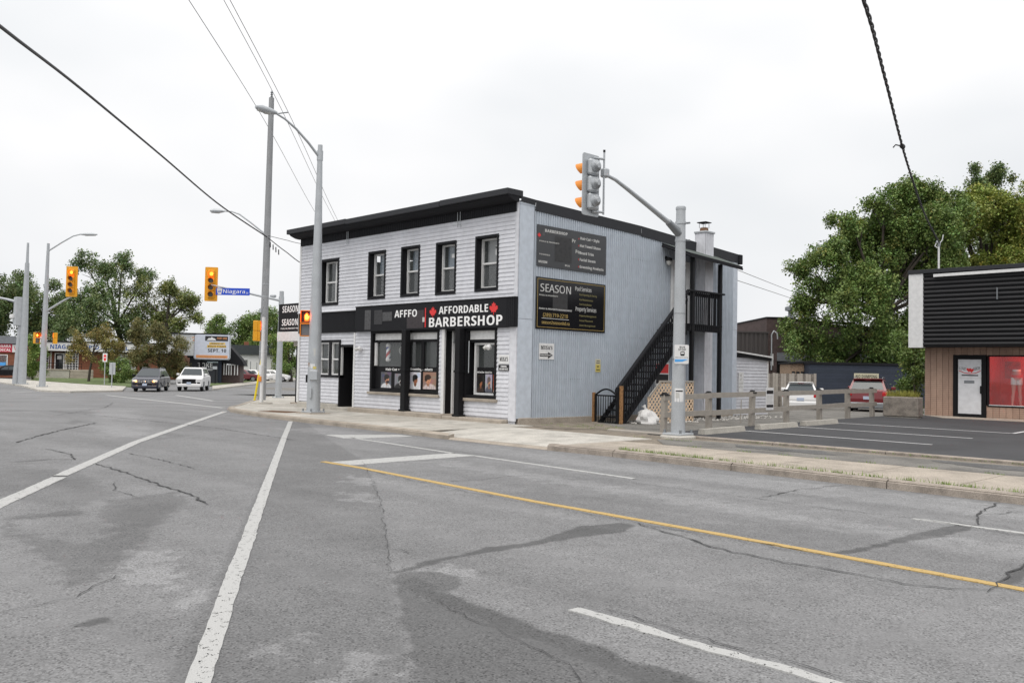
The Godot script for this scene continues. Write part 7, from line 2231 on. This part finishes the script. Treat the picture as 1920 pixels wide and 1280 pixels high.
func car(called: String, label: String, at: Vector3, turn: float, s: Dictionary, paint: Material, lamps_on := false, plain_far := false) -> void:
	var o := thing(called, label, "car", at, turn, "cars")
	var hw: float = s.width / 2.0
	# lower body: outline pushed across, edges rounded by a smaller outline at the flanks
	var g := G.new()
	var full := body_outline(s)
	var inner := PackedVector2Array()
	var mid := Vector2(0, lerpf(s.clear, s.belt, 0.55))
	for p in full:
		var q := p
		q.x = mid.x + (p.x - mid.x) * 0.975
		if p.y > mid.y: q.y = p.y - 0.07
		inner.append(q)
	var xs := [[-hw, inner], [-hw + 0.11, full], [hw - 0.11, full], [hw, inner]]
	for k in 3:
		var n := full.size()
		for j in n:
			var a0: Vector2 = xs[k][1][j]
			var a1: Vector2 = xs[k][1][(j + 1) % n]
			var b0: Vector2 = xs[k + 1][1][j]
			var b1: Vector2 = xs[k + 1][1][(j + 1) % n]
			g.out([V(xs[k][0], a0.y, a0.x), V(xs[k][0], a1.y, a1.x), V(xs[k + 1][0], b1.y, b1.x), V(xs[k + 1][0], b0.y, b0.x)], V(0, mid.y, clampf(a0.x, -1.0, 1.0)))
	var tr := Geometry2D.triangulate_polygon(inner)
	for sd in [-1, 1]:
		for k in range(0, tr.size(), 3):
			g.out([V(sd * hw, inner[tr[k]].y, inner[tr[k]].x), V(sd * hw, inner[tr[k + 1]].y, inner[tr[k + 1]].x), V(sd * hw, inner[tr[k + 2]].y, inner[tr[k + 2]].x)], V(0, mid.y, 0))
	part(o, "body", g, paint)
	# cabin: six sided, leaning in towards the roof, with a rounded roof edge
	var bw := hw - 0.06
	var rw := hw - 0.26
	var h: float = s.height
	var be: float = s.belt
	var ring := func(y: float, w: float, f: float, r: float) -> Array: return [V(-w, y, f), V(w, y, f), V(w, y, r), V(-w, y, r)]
	var rings := [ring.call(be - 0.02, bw, s.screen0, s.rear0), ring.call(h - 0.09, rw, s.screen1, s.rear1), ring.call(h - 0.02, rw - 0.06, s.screen1 - 0.1, s.rear1 + 0.08), ring.call(h, rw - 0.2, s.screen1 - 0.35, s.rear1 + 0.3)]
	g = G.new()
	var ctr := V(0, (be + h) / 2.0, (s.screen1 + s.rear1) / 2.0)
	for k in 3:
		for j in 4: g.out([rings[k][j], rings[k][(j + 1) % 4], rings[k + 1][(j + 1) % 4], rings[k + 1][j]], ctr)
	g.out(rings[3], ctr)
	part(o, "cabin", g, paint)
	# panes laid on the cabin faces
	var pane := func(called2: String, p: Array, u0: float, u1: float, v0: float, v1: float, m: Material) -> void:
		var pg := G.new()
		var pt := func(u: float, w: float) -> Vector3: return p[0].lerp(p[1], u).lerp(p[3].lerp(p[2], u), w)
		var q := [pt.call(u0, v0), pt.call(u1, v0), pt.call(u1, v1), pt.call(u0, v1)]
		var nn: Vector3 = (q[1] - q[0]).cross(q[3] - q[0]).normalized()
		if nn.dot(q[0] - ctr) < 0: nn = -nn
		for e in 4: q[e] += nn * 0.012
		pg.out(q, ctr)
		part(o, called2, pg, m)
	var R0: Array = rings[0]
	var R1: Array = rings[1]
	pane.call("windscreen", [R0[0], R0[1], R1[1], R1[0]], 0.05, 0.95, 0.1, 0.96, M.car_glass)
	pane.call("rear_window", [R0[2], R0[3], R1[3], R1[2]], 0.07, 0.93, 0.16, 0.9, M.car_glass)
	for e in [[1, 2], [3, 0]]:
		var fl := [R0[e[0]], R0[e[1]], R1[e[1]], R1[e[0]]]
		var cuts: Array = s.cuts if e[0] == 1 else [1.0 - s.cuts[3], 1.0 - s.cuts[2], 1.0 - s.cuts[1], 1.0 - s.cuts[0]]
		for k in 3: pane.call("side_window", fl, cuts[k] + 0.015, cuts[k + 1] - 0.015, 0.12, 0.92, M.car_glass)
	# wheels
	for sx in [-1, 1]:
		for sz in [-1, 1]:
			var c := V(sx * (hw - 0.13), s.wheel, sz * s.base / 2.0)
			var w := part(o, "wheel", G.new().tube([c - V(0.11, 0, 0), c - V(0.09, 0, 0), c + V(0.09, 0, 0), c + V(0.11, 0, 0)], [s.wheel - 0.03, s.wheel, s.wheel, s.wheel - 0.03], 20), M.rubber)
			part(w, "rim", G.new().tube([c + V(sx * 0.08, 0, 0), c + V(sx * 0.118, 0, 0)], s.wheel * 0.66, 16), M.rim)
			for k in 5:
				var a := TAU * k / 5.0
				part(w, "spoke", G.new().tube([c + V(sx * 0.12, 0, 0), c + V(sx * 0.12, cos(a) * s.wheel * 0.6, sin(a) * s.wheel * 0.6)], 0.03, 5), M.galv_dark)
	if plain_far: return
	var l: float = s.length / 2.0
	# front
	part(o, "bumper", bb(-hw + 0.06, s.clear, l - 0.1, hw - 0.06, s.clear + 0.24, l + 0.05, 0.05), s.bumper)
	var gr := part(o, "grille", bb(-hw * 0.52, lerpf(s.clear, s.nose, 0.52), l - 0.06, hw * 0.52, s.nose - 0.1, l + 0.02, 0.03), M.black)
	for k in 2: part(gr, "grille_bar", bb(-hw * 0.52, lerpf(s.clear, s.nose, 0.6 + k * 0.17), l + 0.005, hw * 0.52, lerpf(s.clear, s.nose, 0.64 + k * 0.17), l + 0.035, 0.008), s.bar)
	if s.get("emblem", false): part(gr, "emblem", bb(-0.06, lerpf(s.clear, s.nose, 0.62), l + 0.02, 0.06, lerpf(s.clear, s.nose, 0.82), l + 0.05, 0.02), M.chrome)
	part(o, "lower_intake", bb(-hw * 0.55, s.clear + 0.26, l - 0.06, hw * 0.55, s.clear + 0.36, l + 0.015, 0.02), M.black)
	part(o, "number_plate", bb(-0.16, s.clear + 0.2, l + 0.03, 0.16, s.clear + 0.36, l + 0.06, 0.005), M.plate_blue)
	for sx in [-1, 1]:
		var hl := part(o, "headlight", bb(sx * hw * 0.56, s.nose - 0.26, l - 0.14, sx * (hw - 0.05), s.nose - 0.08, l + 0.012, 0.04), M.lamp_glass)
		if lamps_on:
			part(hl, "turn_lamp", bb(sx * hw * 0.58, s.nose - 0.25, l - 0.02, sx * hw * 0.72, s.nose - 0.13, l + 0.022, 0.02), M.lamp_amber)
			var om := OmniLight3D.new()
			om.name = "lamp_light"
			om.position = V(sx * hw * 0.65, s.nose - 0.18, l + 0.1)
			om.light_color = Color(1.0, 0.75, 0.5)
			om.light_energy = 0.06
			om.light_size = 0.05
			om.omni_attenuation = 2.0
			om.shadow_enabled = true
			o.add_child(om)
		part(o, "fog_lamp", bb(sx * hw * 0.62, s.clear + 0.26, l - 0.05, sx * hw * 0.86, s.clear + 0.36, l + 0.02, 0.02), M.black)
		var mr := part(o, "mirror", bb(sx * (hw - 0.02), be + 0.02, s.screen0 - 0.42, sx * (hw + 0.2), be + 0.18, s.screen0 - 0.3, 0.03), s.mirror)
		part(mr, "mirror_arm", b(sx * (hw - 0.1), be, s.screen0 - 0.38, sx * (hw + 0.04), be + 0.06, s.screen0 - 0.34), M.black)
		# rear lamps and door seams
		part(o, "tail_light", bb(sx * hw * 0.72, be - 0.26, -l - 0.012, sx * (hw - 0.01), be - 0.05, -l + 0.2, 0.03), M.tail_red)
		part(o, "door_handle", bb(sx * (hw - 0.01), be - 0.16, 0.05, sx * (hw + 0.03), be - 0.12, 0.24, 0.01), s.mirror)
		for z in [s.screen0 - 0.25, -0.25, -1.15]: part(o, "door_seam", b(sx * (hw - 0.01), s.clear + 0.12, z - 0.008, sx * (hw + 0.002), be - 0.1, z + 0.008), M.ink)
	part(o, "rear_bumper", bb(-hw + 0.05, s.clear, -l - 0.05, hw - 0.05, s.clear + 0.3, -l + 0.12, 0.05), s.rear_bumper)
	part(o, "rear_plate", bb(-0.17, be - 0.42, -l - 0.02, 0.17, be - 0.27, -l + 0.01, 0.005), M.plate_blue)
	part(o, "third_lamp", bb(-0.14, h - 0.08, s.rear1 - 0.05, 0.14, h - 0.05, s.rear1, 0.005), M.tail_red)
	part(o, "spoiler", bb(-rw + 0.02, h - 0.05, s.rear1 - 0.14, rw - 0.02, h - 0.015, s.rear1 + 0.1, 0.01), paint)
	if s.get("rails", false):
		for sx in [-1, 1]: part(o, "roof_rail", G.new().tube([V(sx * (rw - 0.04), h - 0.02, s.screen1 - 0.25), V(sx * (rw - 0.04), h + 0.05, s.screen1 - 0.35), V(sx * (rw - 0.04), h + 0.05, s.rear1 + 0.35), V(sx * (rw - 0.04), h - 0.02, s.rear1 + 0.25)], 0.018, 5), M.galv_dark)

func build_cars() -> void:
	var van := {"length": 4.85, "width": 1.85, "height": 1.7, "belt": 1.08, "nose": 0.95, "clear": 0.24, "wheel": 0.35, "base": 2.89, "screen0": 1.55, "screen1": 0.5, "rear0": -2.25, "rear1": -1.7, "cuts": [0.2, 0.45, 0.7, 0.92], "bumper": M.paint_navy, "rear_bumper": M.paint_navy, "mirror": M.black, "bar": M.chrome, "emblem": true, "rails": true}
	car("dark_van", "dark navy crossover with chrome grille waiting at the crossing", V(-48.8, -0.42, -9.6), 57, van, M.paint_navy, true)
	var suv := {"length": 4.8, "width": 1.9, "height": 1.82, "belt": 1.17, "nose": 1.03, "clear": 0.34, "wheel": 0.39, "base": 2.79, "screen0": 1.3, "screen1": 0.5, "rear0": -2.15, "rear1": -1.85, "cuts": [0.12, 0.4, 0.66, 0.94], "bumper": M.paint_white_car, "rear_bumper": M.paint_white_car, "mirror": M.paint_white_car, "bar": M.black, "rails": true}
	car("white_suv", "white boxy off-road car waiting beside the dark crossover", V(-49.7, -0.42, -13.3), 57, suv, M.paint_white_car)
	var hatch := {"length": 4.1, "width": 1.72, "height": 1.46, "belt": 0.95, "nose": 0.82, "clear": 0.2, "wheel": 0.31, "base": 2.57, "screen0": 1.15, "screen1": 0.35, "rear0": -1.95, "rear1": -1.35, "cuts": [0.18, 0.45, 0.72, 0.9], "bumper": M.paint_white_car, "rear_bumper": M.paint_white_car, "mirror": M.paint_white_car, "bar": M.chrome}
	car("white_hatchback", "white hatchback parked behind the fence facing away", V(-4.5, -0.11, -25.1), 206, hatch, M.paint_white_car)
	var red := {"length": 4.7, "width": 1.89, "height": 1.7, "belt": 1.1, "nose": 0.98, "clear": 0.24, "wheel": 0.36, "base": 2.76, "screen0": 1.2, "screen1": 0.4, "rear0": -2.2, "rear1": -1.75, "cuts": [0.16, 0.44, 0.7, 0.9], "bumper": M.black, "rear_bumper": M.galv_dark, "mirror": M.paint_red, "bar": M.chrome, "rails": true}
	car("red_suv", "red sport utility car parked before the blue wall", V(-1.7, -0.11, -26.9), 200, red, M.paint_red)
	var sed := {"length": 4.6, "width": 1.8, "height": 1.45, "belt": 0.92, "nose": 0.8, "clear": 0.2, "wheel": 0.33, "base": 2.7, "screen0": 1.0, "screen1": 0.25, "rear0": -1.7, "rear1": -0.95, "cuts": [0.14, 0.45, 0.78, 0.95], "bumper": M.black, "rear_bumper": M.black, "mirror": M.black, "bar": M.chrome}
	car("black_sedan", "black sedan parked by the clinic at the left edge", V(-91.6, -0.3, -11.0), -20, sed, M.black, false, false)
	car("maroon_car", "dark red car parked before the white house", V(-84.6, -0.36, -35.9), 130, sed, M.paint_maroon, false, true)
	car("silver_car", "white and silver car parked behind the dark red car", V(-87.0, -0.36, -38.6), 130, hatch, M.paint_white_car, false, true)
	car("white_wagon", "white car partly hidden behind the canopy post left of the barbershop", V(-20.9, -0.15, -9.9), 240, suv, M.paint_white_car, false, true)
	car("pale_car", "pale car parked furthest right before the white house", V(-86.4, -0.36, -40.8), 140, hatch, M.paint_white_car, false, true)

func more_materials() -> void:
	M.poster_orange = plain(0.4, 0.15, 0.06, 0.5)
	M.rust = mott(0.2, 0.11, 0.06, 0.85, "grain", 2.0)
	M.smear_light = mott(0.085, 0.085, 0.09, 0.6, "blotch", 1.4)
	M.smear_mid = mott(0.04, 0.04, 0.044, 0.6, "blotch", 1.4)
	M.smear_warm = mott(0.045, 0.036, 0.04, 0.6, "blotch", 1.4)
	M.smear_dim = mott(0.038, 0.038, 0.04, 0.6, "blotch", 1.0)
	M.board_grey = mott(0.045, 0.047, 0.052, 0.4, "soft", 0.5)
	M.board_black = plain(0.012, 0.012, 0.014, 0.12, 0.0, 0.4)
	M.pale_yellow = plain(0.55, 0.52, 0.38, 0.6)
	M.faded_yellow = plain(0.6, 0.5, 0.14, 0.6)
	M.shingle_green = mott(0.1, 0.12, 0.11, 0.9, "sand", 1.2)
	M.sack = mott(0.72, 0.71, 0.7, 0.8, "grain", 2.0)
	M.sack_red = mott(0.35, 0.12, 0.09, 0.8, "grain", 2.0)
	M.pebble = mott(0.55, 0.53, 0.5, 0.85, "grain", 2.0)
	M.screen_grey = plain(0.14, 0.15, 0.16, 0.3)
	M.sky_blue = plain(0.08, 0.35, 0.75, 0.5)
	M.aggregate = mott(0.42, 0.37, 0.32, 0.95, "stone", 0.9, "blotch", 0.5, 0.4)
	M.grass_yellow = plain(0.3, 0.29, 0.06, 0.8)
	M.grass_green = plain(0.16, 0.24, 0.04, 0.8)
	M.mortar = mott(0.27, 0.16, 0.13, 0.95, "sand", 1.0)
	M.brick_plain = mott(0.33, 0.19, 0.14, 0.9, "sand", 1.0, "blotch", 0.3)
	M.brick_a = mott(0.63, 0.43, 0.33, 0.9, "grain", 1.2, "soft", 0.6)
	M.brick_b = mott(0.57, 0.385, 0.295, 0.9, "grain", 1.2, "soft", 0.6)
	M.brick_dark = mott(0.13, 0.09, 0.085, 0.9, "sand", 0.6, "blotch", 0.3)
	M.brick_orange = mott(0.36, 0.14, 0.08, 0.9, "sand", 0.6, "blotch", 0.2)
	M.door_white = mott(0.76, 0.77, 0.8, 0.3, "soft", 0.6)
	M.display_red = mott(0.6, 0.012, 0.012, 0.6, "soft", 0.5)
	M.poster_dim = mott(0.4, 0.03, 0.03, 0.5, "blotch", 0.8)
	M.lamp_warm = glow(1.0, 0.4, 0.2, 4.0)
	M.skin_pink = plain(0.6, 0.25, 0.22, 0.4)
	M.rib_black = mott(0.038, 0.038, 0.041, 0.5, "grain", 1.0)
	M.rib_black.metallic_specular = 0.35
	M.cream = mott(0.62, 0.61, 0.58, 0.8, "soft", 0.4)
	M.brown_metal = mott(0.06, 0.052, 0.05, 0.6, "grain", 0.6)
	M.shingle_grey = mott(0.13, 0.14, 0.155, 0.9, "sand", 0.7, "blotch", 0.3)
	M.peach = mott(0.42, 0.3, 0.21, 0.85, "wood", 0.4)
	M.navy = mott(0.042, 0.056, 0.088, 0.7, "sand", 0.7, "soft", 0.3)
	M.navy_b = mott(0.038, 0.052, 0.08, 0.7, "sand", 0.7, "soft", 0.3)
	M.wood_dark = mott(0.34, 0.3, 0.26, 0.9, "wood", 0.5, "blotch", 0.6, 0.2)
	M.blue_letter = plain(0.02, 0.08, 0.3, 0.6)
	M.sign_red = plain(0.5, 0.03, 0.06, 0.5)
	M.pale_blue = plain(0.55, 0.65, 0.7, 0.5)
	M.slate = mott(0.045, 0.05, 0.06, 0.6, "grain", 0.6)
	M.board_white = mott(0.62, 0.64, 0.66, 0.6, "soft", 0.4)
	M.board_pale = mott(0.6, 0.64, 0.74, 0.6, "soft", 0.4)
	M.sign_orange = plain(0.68, 0.3, 0.12, 0.6)
	M.brush_yellow = plain(0.72, 0.48, 0.12, 0.6)
	M.roof_slate = mott(0.06, 0.07, 0.075, 0.9, "sand", 0.7)
	M.car_glass = plain(0.045, 0.055, 0.06, 0.05)
	M.paint_navy = car_paint(0.012, 0.014, 0.03)
	M.paint_white_car = car_paint(0.75, 0.75, 0.75)
	M.paint_red = car_paint(0.16, 0.005, 0.01)
	M.paint_maroon = car_paint(0.13, 0.012, 0.02)
	M.plate_blue = plain(0.45, 0.52, 0.65, 0.5)
	M.lamp_glass = plain(0.6, 0.6, 0.6, 0.1)
	M.lamp_amber = glow(1.0, 0.45, 0.12, 2.0)
	M.tail_red = plain(0.5, 0.015, 0.02, 0.2)

func car_paint(r: float, g: float, bl: float) -> StandardMaterial3D:
	var m := plain(r, g, bl, 0.35)
	m.clearcoat_enabled = true
	m.clearcoat = 0.7
	m.clearcoat_roughness = 0.05
	return m

func _ready() -> void:
	rng.seed = 4711
	set_view()
	make_textures()
	make_materials()
	more_materials()
	build_ground()
	build_shop()
	build_signs()
	build_stairs()
	build_street()
	build_wires()
	build_lot()
	build_far()
	build_trees()
	print("leaf triangles ", leaves_total)
	build_cars()
